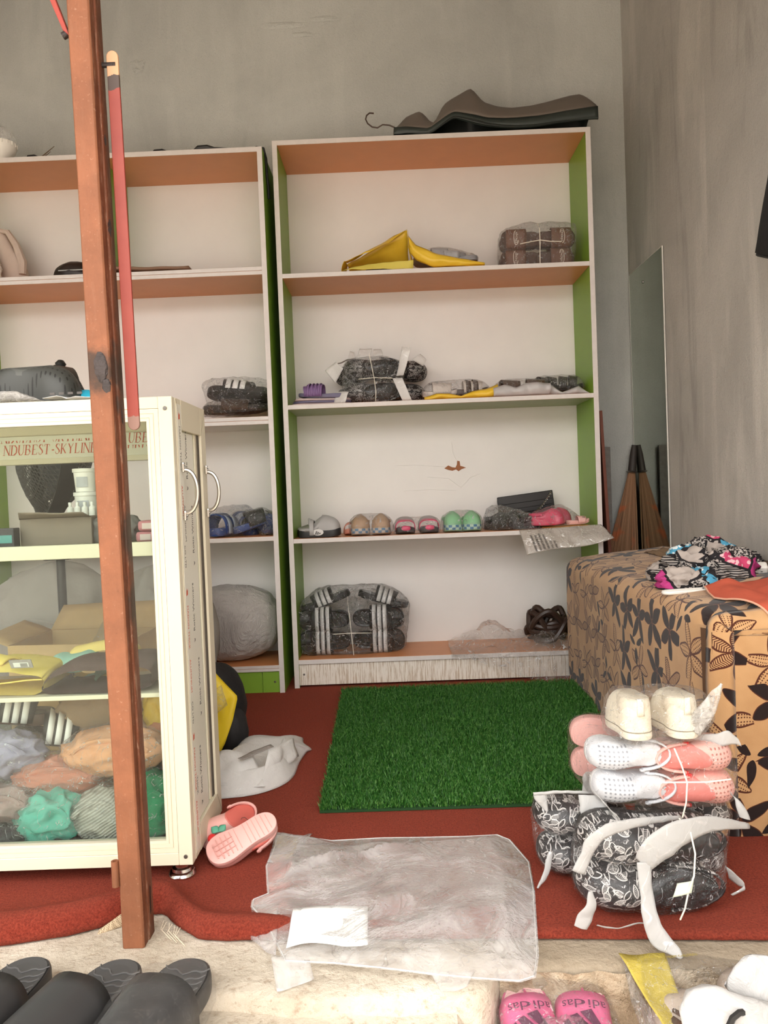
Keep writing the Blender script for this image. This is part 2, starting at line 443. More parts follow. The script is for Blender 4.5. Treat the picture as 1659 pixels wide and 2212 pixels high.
def carpet():
    xs = sorted(set([-2.55, -2.2, -1.9, -1.6, -1.3] + [i*.0125-1.1 for i in range(170)])); rings = []
    for x in xs:
        e = float(np.interp(x, KX, KE)) + .002*sn((x, 0, 0), 30); c = float(np.interp(x, KX, KC))
        w = .02 + c*.7
        ring = [(x, e+.012, .001), (x, e+.002, .004), (x, e-.001, c*.35), (x, e+.006, c*.66), (x, e+w*.45, c*.93), (x, e+w*.75, c), (x, e+w*1.05, c*.90),
                (x, e+w*1.35, .012+(c-.012)*.5), (x, e+w*1.7, .012+(c-.012)*.16), (x, e+w*2.2, .0125), (x, e+w*3.0, .012), (x, 1.75, .012), (x, 2.2, .012), (x, 2.6, .012), (x, 3.285, .012)]
        rings.append(ring)
    o = MB().loft(rings, False, False).build('carpet', M_carpet, smooth='all')
    tag(o, 'rust red pile carpet covering the shop floor, its front edge ruffled at the pillar', 'carpet')
    # woven backing showing where the edge lifts at the pillar
    g = G('carpet backing'); v = g.co(); w = g.n('TexChecker', {'Vector': v, 'Scale': 420, 'Color1': (.55, .43, .28, 1), 'Color2': (.28, .2, .12, 1)}).outputs[0]
    m = g.end(g.pbr(w, .95))
    def fn(u, v):
        x = -.548+u*.062; e = float(np.interp(x, KX, KE)); return (x, e-.003-.010*(1-v), .001+(.030*u+.003)*v)
    MB().grid(fn, 10, 4).build('backing', m, o, solid=.002)
    # loose threads
    M_thr = plain('pale thread', (.7, .6, .45), .9)
    for k in range(7):
        a = random.uniform(-.6, .6); x = -.43+.01*k*.6; y = 1.352-.004*k
        MB().tube([(x, y, .02), (x+.012*math.sin(a), y-.012, .012), (x+.02+.01*a, y-.028, .003)], .0004, 4).build('thread', M_thr, o)
    return o
CARPET = carpet()
def m_grass():
    g = G('plastic grass'); v = g.co(); a = g.noise(v, 140, 2, .6); b = g.noise(v, 5, 3, .6)
    c = g.ramp(a, [(.3, (.006, .04, .004)), (.5, (.025, .13, .012)), (.66, (.16, .34, .08))])
    c = g.mix(g.ma('MULTIPLY', b, .25), c, (.01, .06, .01))
    return g.end(g.pbr(c, .5, 0, None, .35))
M_grass = m_grass()
GA = [Vector(p) for p in ((-.197, 1.805), (.56, 1.80), (.68, 2.90), (-.212, 2.90))]
def grass():
    base = MB(); z = .0135
    def q(u, v): 
        p = (GA[0]*(1-u)+GA[1]*u)*(1-v) + (GA[3]*(1-u)+GA[2]*u)*v; return p
    base.add([(p.x, p.y, zz) for zz in (z, z+.006) for p in GA], [(3, 2, 1, 0), (4, 5, 6, 7), (0, 1, 5, 4), (1, 2, 6, 5), (2, 3, 7, 6), (3, 0, 4, 7)])
    o = base.build('grass_mat', plain('green backing', (.01, .045, .01), .9), smooth=False)
    tag(o, 'bright green artificial grass mat lying on the red carpet', 'mat')
    rg = np.random.default_rng(3); n = 95000
    u, v = rg.random(n), rg.random(n)
    A, B, D, E = [np.array(GA[i]) for i in (0, 1, 2, 3)]
    P0 = (A[None]*(1-u)[:, None]+B[None]*u[:, None])*(1-v)[:, None] + (E[None]*(1-u)[:, None]+D[None]*u[:, None])*v[:, None]
    a = rg.random(n)*2*PI; h = .015+.013*rg.random(n); l = .011*rg.random(n)+.003; b = a+rg.normal(0, .8, n); w = .0011
    V = np.zeros((n, 5, 3)); da = np.stack([np.cos(a), np.sin(a)], 1); db = np.stack([np.cos(b), np.sin(b)], 1)
    V[:, 0, :2] = P0-da*w; V[:, 1, :2] = P0+da*w; V[:, :2, 2] = z+.004
    mid = P0+db*(l*.35)[:, None]
    V[:, 2, :2] = mid+da*w*.8; V[:, 3, :2] = mid-da*w*.8; V[:, 2:4, 2] = (z+h*.62)[:, None]
    V[:, 4, :2] = P0+db*l[:, None]; V[:, 4, 2] = z+h
    me = bpy.data.meshes.new('grass_blades'); me.vertices.add(n*5); me.vertices.foreach_set('co', V.ravel())
    i = np.arange(n)*5; F = np.stack([i, i+1, i+2, i+3, i+3, i+2, i+4], 1).ravel()
    me.loops.add(n*7); me.loops.foreach_set('vertex_index', F.astype(np.int32))
    me.polygons.add(n*2); st = np.stack([np.arange(n)*7, np.arange(n)*7+4], 1).ravel(); me.polygons.foreach_set('loop_start', st.astype(np.int32))
    me.update(calc_edges=True); me.validate(); me.materials.append(M_grass)
    ob = bpy.data.objects.new('grass_blades', me); C.objects.link(ob); ob.parent = o; ob['kind'] = 'stuff'
    return o
grass()
# ================================================================= steel pillar
def wb(mb, name, mat, parent, root, **kw):
    """build from world coordinates under a thing that stands at root.location"""
    l = root.location; mb.v = [(p[0]-l[0], p[1]-l[1], p[2]-l[2]) for p in mb.v]
    return mb.build(name, mat, parent, **kw)
def spots(g, v, pts):
    """soft ragged blotches of given centres and radii"""
    nz = g.noise(v, 45, 4, .7); tot = None
    for (c, r) in pts:
        d = g.n('VectorMath', {0: v, 1: c}, operation='DISTANCE').outputs['Value']
        m = g.ma('SUBTRACT', 1.0, g.ma('DIVIDE', d, r), clamp=True)
        tot = m if tot is None else g.ma('MAXIMUM', tot, m)
    return g.ramp(g.ma('ADD', tot, g.ma('MULTIPLY', g.ma('SUBTRACT', nz, .5), .5)), [(.3, 0), (.55, 1)])
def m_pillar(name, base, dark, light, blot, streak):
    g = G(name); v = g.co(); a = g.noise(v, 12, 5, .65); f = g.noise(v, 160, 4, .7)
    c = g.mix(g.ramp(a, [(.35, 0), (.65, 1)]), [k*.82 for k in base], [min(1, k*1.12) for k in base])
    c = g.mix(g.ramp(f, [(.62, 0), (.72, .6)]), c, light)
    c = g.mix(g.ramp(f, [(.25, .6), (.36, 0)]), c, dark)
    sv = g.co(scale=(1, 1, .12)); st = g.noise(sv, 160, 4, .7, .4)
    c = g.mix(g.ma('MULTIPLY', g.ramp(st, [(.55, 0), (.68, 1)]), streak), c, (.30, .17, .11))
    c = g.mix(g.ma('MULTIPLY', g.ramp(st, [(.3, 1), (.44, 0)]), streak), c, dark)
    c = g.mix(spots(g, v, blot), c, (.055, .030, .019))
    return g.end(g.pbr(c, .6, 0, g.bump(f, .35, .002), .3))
blots = [((-.017, .0, .98), .075), ((-.012, 0, 1.02), .04), ((-.004, 0, .925), .035), ((-.02, 0, .80), .02), ((.0, .03, .7), .08), ((.0, .03, .58), .07)]
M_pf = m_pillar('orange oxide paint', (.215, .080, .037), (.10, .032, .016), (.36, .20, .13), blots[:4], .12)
M_ps = m_pillar('brown weathered oxide paint with side shade', (.15, .045, .018), (.05, .018, .009), (.36, .22, .15), blots, .9)  # weathered side paint; part of its darker tone is painted-in shade
M_red = plain('red paint', (.30, .04, .025), .5, var=.2, scale=20)
M_weld = plain('burnt weld', (.05, .04, .038), .5, .5, var=.5, scale=80, bump=.5)
PIL = thing('steel_pillar', 'orange oxide painted steel shutter pillar in front of the display case, scorched round a weld', 'pillar', (-.468, 1.33, 0))
def lean(z): return -.0105*z
def pillar():
    # cross-section: front tube with rounded corners, a groove, then the web going back
    sec = [(-.0190,-.024),(-.0165,-.0268),(.0155,-.0268),(.0185,-.024),(.0185,-.006),(.0172,-.0045),(.0172,-.0025),(.0205,-.001),(.0205,.024),(.0185,.027),(-.016,.027),(-.019,.024)]
    mb = MB(); zs = [0, .01, .03, .1, .2, .3, .5, .7, .9, 1.1, 1.3, 1.5, 1.8, 2.2, 2.6, 3.1]; n = len(sec); rings = []
    for z in zs:
        rings.append([(x+lean(z)+.0012*sn((x*20, y*20, z*9), 1, 4), y, z) for x, y in sec])
    mb.loft(rings); per = n
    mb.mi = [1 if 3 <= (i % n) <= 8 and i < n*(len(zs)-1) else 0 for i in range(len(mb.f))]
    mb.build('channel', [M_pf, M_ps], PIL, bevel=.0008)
    # small rust hole low in the web, weld lumps, hinge barrel, brace, latch arm
    h = MB()
    h.add([(.0207+lean(.06), .006, .04), (.0209+lean(.06), .011, .045), (.0209+lean(.06), .013, .085), (.0209+lean(.06), .009, .092), (.0209+lean(.06), .008, .07)], [(0, 1, 2, 3, 4)])
    h.build('rust_hole', plain('dark hole', (.01, .008, .006), .95), PIL, smooth=False)
    def lump(x, y, z, r, sq, sd_):
        def fn(u, v):
            a = 2*PI*v; b = PI*(u-.5); k = r*(1+.35*sn((math.cos(a)*math.cos(b), math.sin(a)*math.cos(b), math.sin(b)), 2.3, sd_))
            return (x+k*math.cos(a)*math.cos(b)*sq[0], y+k*math.sin(a)*math.cos(b)*sq[1], z+k*math.sin(b)*sq[2])
        MB().grid(fn, 8, 14, True).build('weld_lump', M_weld, PIL)
    lump(.003+lean(.98), -.027, .985, .013, (.9, .25, 1.9), 1); lump(.010+lean(.96), -.026, .955, .008, (1, .3, 1.6), 2)
    lump(.0195+lean(1.37), .008, 1.372, .008, (.25, .8, 1.4), 3); lump(.0195+lean(1.22), .006, 1.225, .010, (.25, .8, 1.7), 4)
    lump(.0195+lean(.9), .01, .905, .006, (.4, .8, 3), 6)
    hb = MB(); k = 14
    hb.loft([[(-.0255+r*math.cos(2*PI*i/k), -.026+r*math.sin(2*PI*i/k), z) for i in range(k)] for r, z in ((.0035, .148), (.0035, .152), (.0062, .152), (.0062, .108), (.0035, .108))], True, True)
    hb.build('hinge_barrel', M_pf, PIL)
    MB().tube([(-.046, -.012, 1.62), (-.070+.002, -.012, 1.67), (-.11, -.012, 1.76)], .0062, 8)
    br = MB(); 
    for dy in (0,): br.loft([[(-.047+dx, -.018, 1.545), (-.036+dx, -.018, 1.535), (-.036+dx, -.004, 1.535), (-.047+dx, -.004, 1.545)] for dx in (0,)] + [[(-.145, -.018, 1.80), (-.128, -.018, 1.80), (-.128, -.004, 1.80), (-.145, -.004, 1.80)]])
    br.build('brace', M_red, PIL, smooth=False, bevel=.001)
    pn = MB().tube([(-.036, -.011, 1.545), (-.050, -.011, 1.538)], .006, 10).build('brace_bolt', M_weld, PIL)
    # flat red latch arm with rounded ends, pivoted on the web
    mb = MB(); out = []; w = .0100
    def lx(z): return .022 + (z-1.52)*-.0112 + .0008
    z0, z1 = .892, 1.515
    for i in range(9): a = PI*i/8; out.append((w*math.cos(a), z1+w*math.sin(a)))
    for i in range(9): a = PI+PI*i/8; out.append((w*math.cos(a), z0+w*math.sin(a)))
    n = len(out); L = [[(x+lx(z), y, z) for x, z in out] for y in (.012, .018)]
    mb.loft(L)
    g = G('red latch paint'); v = g.co(); z = g.sep(v)[2]
    base = g.mix(g.noise(v, 25, 4), (.20, .020, .012), (.30, .048, .026))
    c = g.mix(g.ramp(z, [(.0, 0), (1, 1)]), base, base)
    top = g.ma('GREATER_THAN', g.ma('ADD', z, g.ma('MULTIPLY', g.noise(v, 90), .02)), 1.492); mid = g.ma('GREATER_THAN', g.ma('ADD', z, g.ma('MULTIPLY', g.noise(v, 90), .02)), 1.47)
    c = g.mix(mid, c, (.06, .035, .025)); c = g.mix(top, c, (.55, .30, .16))
    low = g.ma('LESS_THAN', g.ma('ADD', z, g.ma('MULTIPLY', g.noise(v, 60), .02)), .915); c = g.mix(low, c, (.24, .13, .10))
    mb.build('latch_arm', g.end(g.pbr(c, .5)), PIL, smooth=False, bevel=.0012)['label'] = 'red latch arm with rounded ends'
    MB().tube([(.016+lean(1.5), .015, 1.502), (.028, .015, 1.502)], .0045, 8).build('pivot_pin', M_weld, PIL)
pillar()

# ================================================================= display case
M_alu = plain('cream powder coated aluminium', (.67, .61, .465), .38, var=.04, scale=6, spec=.5)
M_seam = plain('dark line of the frame joint', (.25, .21, .14), .8)  # dark brown for mitre joints and shoe welts
M_glass = glass_mat('display glass')
M_chrome = plain('chrome', (.72, .70, .67), .14, 1.0, var=.03)
M_handle = plain('worn steel handle', (.50, .47, .43), .3, .95, var=.15, scale=60)
M_tred = plain('red print', (.55, .09, .04), .6); M_tblk = plain('grey black print', (.10, .09, .085), .6)
M_shelfboard = plain('pale board', (.70, .64, .50), .55)
M_strip = plain('printed protective film', (.74, .72, .62), .3, var=.05, scale=15)
CX0, CX1, CY0, CY1, CZ0, CZ1 = -1.33, -.416, 1.504, 1.762, .045, .959
CASE = thing('display_case', 'cream aluminium glass display case on chrome feet behind the orange pillar', 'display case', ((CX0+CX1)/2, (CY0+CY1)/2, 0))
def cbox(name, b, mat, par=None, bev=.0012):
    return wb(MB().box(*b), name, mat, par or CASE, CASE, smooth=False, bevel=bev)
def miter(name, to, uu, vv, u0, u1, v0, v1, sec, mat, par=None):
    """mitred frame round a rectangle; sec lists (inset, depth) pairs"""
    mb = MB(); cs = [(u0, v0, 1, 1), (u1, v0, -1, 1), (u1, v1, -1, -1), (u0, v1, 1, -1)]; rings = []
    for (u, v, su, sv) in cs: rings.append([to(u+su*i[0], v+i[1]*0+sv*i[0], i[1]) for i in sec])
    rings.append(rings[0]); mb.loft(rings, True, False)
    return wb(mb, name, mat, par or CASE, CASE, smooth=False)
def case():
    pw = .027
    for x in (CX0, CX1-pw):
        p = cbox('corner_post', (x, CY0, CZ0, x+pw, CY0+.024, CZ1), M_alu)
        for z in (.936, .062):
            o = MB().lathe([(0, 0), (.0042, 0), (.0036, .0018), (0, .002)], 12).build('screw', M_screw, p)
            o.location = (x+pw*.5-CASE.location.x, CY0-CASE.location.y, z); o.rotation_euler = (PI/2, 0, 0)
    for x in (CX0, CX1-pw): cbox('corner_post', (x, CY1-.024, CZ0, x+pw, CY1, CZ1), M_alu)
    cbox('rail', (CX0+pw, CY0, .9365, CX1-pw, CY0+.024, CZ1), M_alu); cbox('rail', (CX0+pw, CY0, CZ0, CX1-pw, CY0+.024, .0695), M_alu)
    cbox('rail', (CX0+pw, CY1-.024, .85, CX1-pw, CY1, CZ1), M_alu); cbox('rail', (CX0+pw, CY1-.024, CZ0, CX1-pw, CY1, .10), M_alu)
    # sash of the front pane with its stepped profile
    to = lambda u, v, d: (u, CY0+.0015+d, v)
    sec = [(0, .02), (0, 0), (.0085, 0), (.0087, .0013), (.0098, .0013), (.0100, 0), (.0165, 0), (.0167, .0013), (.0176, .0013), (.0180, .0004), (.0235, .0008), (.0235, .02)]
    s = miter('sash', to, 0, 0, CX0+pw+.0006, CX1-pw-.0006, .0700, .9360, sec, M_alu)
    MB_ = wb(MB().box(CX0+pw+.02, CY0+.012, .09, CX1-pw-.02, CY0+.016, .916), 'glass_pane', M_glass, CASE, CASE, smooth=False)
    # top, bottom, shelves
    cbox('top_panel', (CX0+pw, CY0+.024, CZ1-.012, CX1-pw, CY1-.024, CZ1-.001), M_alu)
    cbox('bottom_panel', (CX0+pw, CY0+.024, .064, CX1-pw, CY1-.024, .078), plain('dark bottom board', (.10, .085, .075), .7))
    sh = cbox('shelf', (CX0+.03, CY0+.028, .668, CX1-.03, CY1-.03, .674), M_glass)
    cbox('shelf_rail', (CX0+.03, CY0+.026, .651, CX1-.03, CY0+.04, .679), M_alu, sh); cbox('shelf_rail', (CX0+.03, CY1-.045, .651, CX1-.03, CY1-.03, .679), M_alu, sh)
    cbox('shelf', (CX0+.03, CY0+.028, .370, CX1-.03, CY1-.03, .379), M_shelfboard)
    # side: front stile, back stile, rails, pane
    for xs, sg in ((CX1, 1),):
        x0, x1 = xs-.022, xs+.001
        cbox('side_stile', (x0, CY0+.0242, CZ0, x1-.0005, CY0+.062, CZ1), M_alu); cbox('side_stile', (x0, 1.722, CZ0, x1, CY1+.001, CZ1), M_alu)
        cbox('side_rail', (x0, CY0+.0622, .898, x1, 1.7215, CZ1), M_alu); cbox('side_rail', (x0, CY0+.0622, CZ0, x1, 1.7215, .100), M_alu)
        for (a, b) in (((CY0+.026, CZ1-.003), (CY0+.062, .898)), ((CY0+.026, CZ0+.003), (CY0+.062, .100)), ((CY1-.002, CZ1-.003), (1.722, .898)), ((CY1-.002, CZ0+.003), (1.722, .1))):
            wb(MB().tube([(x1, a[0], a[1]), (x1, b[0], b[1])], .0006, 4), 'joint_line', M_seam, CASE, CASE)
        wb(MB().box(xs-.012, CY0+.05, .09, xs-.009, 1.73, .91), 'glass_pane', M_glass, CASE, CASE, smooth=False)
        # inner sliding stile wrapped in printed film, and a strip coloured dark for the gap's shade
        inner = cbox('inner_stile', (xs-.0088, 1.572, .102, xs-.0042, 1.668, .896), M_strip)
        cbox('gap_shade_strip', (xs-.0225, 1.7060, .10, xs-.004, 1.7218, .898), plain('dark gasket', (.09, .075, .06), .8))
        cbox('glazing_bead', (xs-.02, 1.690, .10, xs-.006, 1.7055, .898), M_alu)
        R_up = axes((0, 0, 1), (0, -1, 0), (1, 0, 0))     # lettering on the side, reading upwards
        R_dn = axes((0, 0, -1), (0, 1, 0), (1, 0, 0))     # reading downwards
        lo = CASE.location
        for z, yy in ((.80, 1.627), (.645, 1.652), (.485, 1.630), (.325, 1.652), (.145, 1.630)):
            text('lettering', 'Rotic Winners', .017, M_tblk, inner, (xs-.0040-lo.x, yy-.012-lo.y, z), R_up, ext=.0001)
        for z, yy in ((.782, 1.622), (.625, 1.648), (.467, 1.625), (.307, 1.648), (.127, 1.625)):
            mb = MB(); X_ = xs-.0040; yy -= .012; mb.add([(X_, yy-.006, z-.005), (X_, yy+.004, z-.002), (X_, yy+.004, z+.002), (X_, yy-.006, z+.004), (X_, yy-.001, z+.001)], [(0, 1, 2, 3, 4)])
            wb(mb, 'print_mark', M_tblk, inner, CASE, smooth=False)
        film_ = cbox('printed_film', (x1-.0003, CY0+.030, .055, x1+.0002, CY0+.060, .948), M_strip, bev=0)
        for body, z, yy, m in (('MADON THICK ', .905, .040, M_tblk), ('ALUMINIUM', .787, .040, M_tred), ('CO LTD', .668, .040, M_tblk), ('MADON THICK', .548, .040, M_tred), ('ALUMINIUM', .440, .041, M_tred), ('CO LTD', .355, .041, M_tblk),
                               ('MADON THICK', .262, .040, M_tred), ('ALUMINIUM', .155, .040, M_tred), ('ALLUMINIUM', .748, .051, M_tblk), ('THICK', .20, .052, M_tblk)):
            text('lettering', body, .0125, m, film_, (x1+.0003-lo.x, CY0+yy-lo.y, z), R_dn, ext=.0001)
        for z in (.925, .575, .285):
            mb = MB(); y = CY0+.044
            mb.add([(x1+.0005, y-.006, z-.008), (x1+.0005, y+.004, z-.006), (x1+.0005, y+.006, z+.006), (x1+.0005, y, z+.002), (x1+.0005, y-.004, z+.008)], [(0, 1, 2, 3, 4)])
            wb(mb, 'print_mark', M_tred, film_, CASE, smooth=False)
        # D handles with two lugs each
        for y in (CY0+.046, 1.742):
            pts = []; zc, hh = .775, .043
            for i in range(17):
                a = -PI/2 + PI*i/16; pts.append((x1+.004+.026*math.cos(a)**.8 if math.cos(a) > 0 else x1+.004, y, zc+hh*math.sin(a)))
            hd = wb(MB().tube(pts, .0042, 8), 'handle', M_handle, CASE, CASE)
            for z in (zc-hh-.005, zc+hh+.005):
                o = wb(MB().box(x1, y-.006, z-.010, x1+.007, y+.006, z+.010), 'handle_lug', M_chrome, hd, CASE, smooth=False, bevel=.003)
                o2 = MB().lathe([(0, 0), (.0034, 0), (.003, .0016), (0, .0016)], 10).build('screw', M_screw, hd)
                o2.location = (x1+.007-lo.x, y-lo.y, z); o2.rotation_euler = (0, PI/2, 0)
    for x in (CX0+.03, CX1-.03):
        for y in (CY0+.03, CY1-.03):
            o = MB().lathe([(0, .0125), (.026, .0125), (.0275, .016), (.0262, .020), (.0225, .023), (.0205, .0235), (.0190, .029), (.0135, .031), (.0135, .046), (0, .046)], 28).build('foot', M_chrome, CASE)
            o.location = (x-CASE.location.x, y-CASE.location.y, 0)
    lab = cbox('back_lettering_rail', (CX0+.03, 1.733, .862, CX1-.03, 1.738, .912), M_strip, bev=0)
    return lab
LAB = case()
# slab-serif italic capitals drawn from strokes, for the printed rail
GL = {'N': [(0,0,0,1,'t'),(0,1,.8,0,'T'),(.8,0,.8,1,'t')], 'D': [(.05,0,.05,1,'T'),(.05,1,.45,1,'t'),(.45,1,.78,.75,'T'),(.78,.75,.78,.25,'T'),(.78,.25,.45,0,'T'),(.45,0,.05,0,'t')],
      'U': [(.05,1,.05,.3,'T'),(.05,.3,.25,0,'T'),(.25,0,.55,0,'t'),(.55,0,.75,.3,'t'),(.75,.3,.75,1,'t')], 'B': [(.05,0,.05,1,'T'),(.05,1,.5,1,'t'),(.5,1,.65,.78,'T'),(.65,.78,.5,.54,'t'),(.05,.54,.5,.54,'t'),(.5,.54,.72,.28,'T'),(.72,.28,.5,0,'t'),(.5,0,.05,0,'t')],
      'E': [(.05,0,.05,1,'T'),(.05,1,.62,1,'t'),(.62,1,.64,.82,'t'),(.05,.52,.45,.52,'t'),(.05,0,.64,0,'t'),(.64,0,.68,.2,'t')], 'S': [(.6,.8,.5,1,'t'),(.5,1,.2,1,'t'),(.2,1,.05,.78,'T'),(.05,.78,.58,.36,'T'),(.58,.36,.6,.15,'T'),(.6,.15,.4,0,'t'),(.4,0,.15,0,'t'),(.15,0,.02,.22,'t')],
      'T': [(.36,0,.36,1,'T'),(0,1,.72,1,'t'),(0,1,0,.8,'t'),(.72,1,.72,.8,'t')], '-': [(.05,.4,.4,.4,'T')], 'K': [(.05,0,.05,1,'T'),(.7,1,.1,.42,'t'),(.25,.55,.72,0,'T')], 'Y': [(0,1,.36,.5,'T'),(.72,1,.36,.5,'t'),(.36,.5,.36,0,'T')],
      'L': [(.05,0,.05,1,'T'),(.05,0,.6,0,'t'),(.6,0,.64,.22,'t')], 'I': [(.12,0,.12,1,'T')]}
GW = {'I': .42, '-': .55, 'L': .82, 'S': .82, 'E': .85}
def serif_text(body, x, z, h, y, parent, clip=None, sl=.22):
    mb = MB(); cx = x; W = {'t': .028*h*1.6, 'T': .075*h*1.5}
    for ch in body:
        for (ax, ay, bx, by, k) in GL.get(ch, []):
            if clip:
                lo_, hi_ = clip
                if max(ay, by) <= lo_ or min(ay, by) >= hi_: continue
                if ay != by:
                    def cl(t): return max(lo_, min(hi_, t))
                    na, nb = cl(ay), cl(by); ax, bx = ax+(bx-ax)*(na-ay)/(by-ay), ax+(bx-ax)*(nb-ay)/(by-ay); ay, by = na, nb
            a = Vector((cx+(ax+ay*sl)*h*.68, z+ay*h)); b = Vector((cx+(bx+by*sl)*h*.68, z+by*h)); d = b-a
            if d.length < 1e-6: continue
            n = Vector((-d.y, d.x)).normalized()*W[k]/2
            mb.add([(p.x, y, p.y) for p in (a-n, b-n, b+n, a+n)], [(0, 1, 2, 3)])
            if k == 'T' and abs(ax-bx) < .01 or ch in 'NU' and ax == bx:
                for p, yy in ((a, ay), (b, by)):
                    if yy in (0, 1): mb.add([(p.x-h*.11, y, p.y-.018*h), (p.x+h*.11, y, p.y-.018*h), (p.x+h*.11, y, p.y+.018*h), (p.x-h*.11, y, p.y+.018*h)], [(0, 1, 2, 3)])
        cx += GW.get(ch, 1.0)*h*.735
    wb(mb, 'lettering', M_tred, parent, CASE, smooth=False)
serif_text('NDUBEST-SKYLINE', -.858, .8715, .0215, 1.7325, LAB)
serif_text('NDUBEST-SKYLINE', -.862, .8985, .0215, 1.7325, LAB, clip=(0, .22))
serif_text('UBEST', -.579, .8895, .0215, 1.7325, LAB); serif_text('UBEST', -.583, .8625, .0215, 1.7325, LAB, clip=(.68, 1))
serif_text('NDUBEST-SKYLINE', -1.2, .8715, .0215, 1.7325, LAB)

# ================================================================= upholstered bench by the right wall
def petals(g, uv, s, k, R, W, rnd, shift=0):
    vo = g.n('TexVoronoi', {'Vector': uv, 'Scale': s, 'Randomness': rnd}, voronoi_dimensions='2D')
    d = g.n('VectorMath', {0: uv, 1: vo.outputs['Position']}, operation='SUBTRACT').outputs[0]
    x, y, _ = g.sep(d); x = g.ma('MULTIPLY', x, s); y = g.ma('MULTIPLY', y, s)
    cr = g.n('SeparateColor', {0: vo.outputs['Color']}).outputs
    ang = g.ma('ADD', g.ma('ARCTAN2', y, x), g.ma('MULTIPLY', cr[0], 6.28)); r = g.ma('SQRT', g.ma('ADD', g.ma('MULTIPLY', x, x), g.ma('MULTIPLY', y, y)))
    st = 2*PI/k; sec = g.ma('FLOOR', g.ma('DIVIDE', ang, st))
    m = g.ma('SUBTRACT', g.ma('FLOORED_MODULO', ang, st), st/2)
    vary = g.ma('ADD', 1.0, g.ma('MULTIPLY', g.ma('SINE', g.ma('ADD', g.ma('MULTIPLY', sec, 2.4), g.ma('MULTIPLY', cr[2], 20))), .16))
    u = g.ma('DIVIDE', g.ma('MULTIPLY', r, g.ma('COSINE', m)), vary); v = g.ma('ABSOLUTE', g.ma('MULTIPLY', r, g.ma('SINE', m)))
    t = g.ma('DIVIDE', g.ma('SUBTRACT', u, .05), R-.05, clamp=True)
    w = g.ma('MULTIPLY', g.ma('POWER', g.ma('SINE', g.ma('MULTIPLY', g.ma('POWER', t, .8), PI)), .75), W)
    inside = g.ma('LESS_THAN', v, w); edge = g.ma('LESS_THAN', g.ma('ABSOLUTE', g.ma('SUBTRACT', v, w)), .017)
    edge = g.ma('MULTIPLY', edge, g.ma('LESS_THAN', u, R))
    return inside, edge, u, v, cr, r
def m_floral():
    g = G('tan velvet with brown and black flowers'); uv = g.co('UV')
    wob = g.n('VectorMath', {0: uv, 1: g.n('VectorMath', {0: g.n('TexNoise', {'Vector': uv, 'Scale': 9.0}).outputs['Color'], 1: (.5, .5, .5)}, operation='SUBTRACT').outputs[0]}, operation='MULTIPLY_ADD')
    mad = g.n('VectorMath', {0: g.n('VectorMath', {0: g.n('TexNoise', {'Vector': uv, 'Scale': 9.0}).outputs['Color'], 1: (.5, .5, .5)}, operation='SUBTRACT').outputs[0], 1: (.035, .035, 0), 2: uv}, operation='MULTIPLY_ADD').outputs[0]
    ins, edge, u, v, cr, r = petals(g, mad, 8.4, 5, .62, .112, .40)
    solid = g.ma('GREATER_THAN', cr[1], .54); lines = g.ma('GREATER_THAN', cr[1], .34)
    h1 = g.ma('GREATER_THAN', g.ma('FRACT', g.ma('MULTIPLY', g.ma('ADD', u, g.ma('MULTIPLY', v, .5)), 24)), .52)
    hx = g.ma('MULTIPLY', g.ma('GREATER_THAN', g.ma('FRACT', g.ma('MULTIPLY', u, 22)), .5), g.ma('GREATER_THAN', g.ma('FRACT', g.ma('MULTIPLY', v, 22)), .5))
    hat = g.ma('ADD', g.ma('MULTIPLY', h1, lines), g.ma('MULTIPLY', hx, g.ma('SUBTRACT', 1, lines)))
    fill = g.ma('MULTIPLY', ins, g.ma('MAXIMUM', solid, hat))
    ring = g.ma('LESS_THAN', g.ma('ABSOLUTE', g.ma('SUBTRACT', r, .05)), .014)
    mask = g.ma('MAXIMUM', g.ma('MAXIMUM', fill, edge), ring)
    i2, e2, u2, v2, c2, r2 = petals(g, g.n('VectorMath', {0: mad, 1: (.37, .21, 0)}, operation='ADD').outputs[0], 7.0, 3, .42, .062, .9)
    leaf = g.ma('MULTIPLY', i2, g.ma('GREATER_THAN', c2[1], .62))
    nz = g.noise(uv, 5, 4, .6); fz = g.noise(uv, 500, 3, .7)
    base = g.mix(g.ramp(nz, [(.3, 0), (.7, 1)]), (.42, .235, .105), (.60, .37, .185)); base = g.mix(g.ma('MULTIPLY', fz, .35), base, (.33, .17, .07))
    ink = g.mix(g.ma('MULTIPLY', solid, ins), (.075, .022, .012), (.018, .010, .009))
    c = g.mix(mask, base, ink); c = g.mix(leaf, c, (.018, .010, .009))
    return g.end(g.pbr(c, .92, 0, g.bump(g.ma('ADD', fz, g.ma('MULTIPLY', mask, -.6)), .35, .003), .1, Sheen_Weight=.2))
M_floral = m_floral()
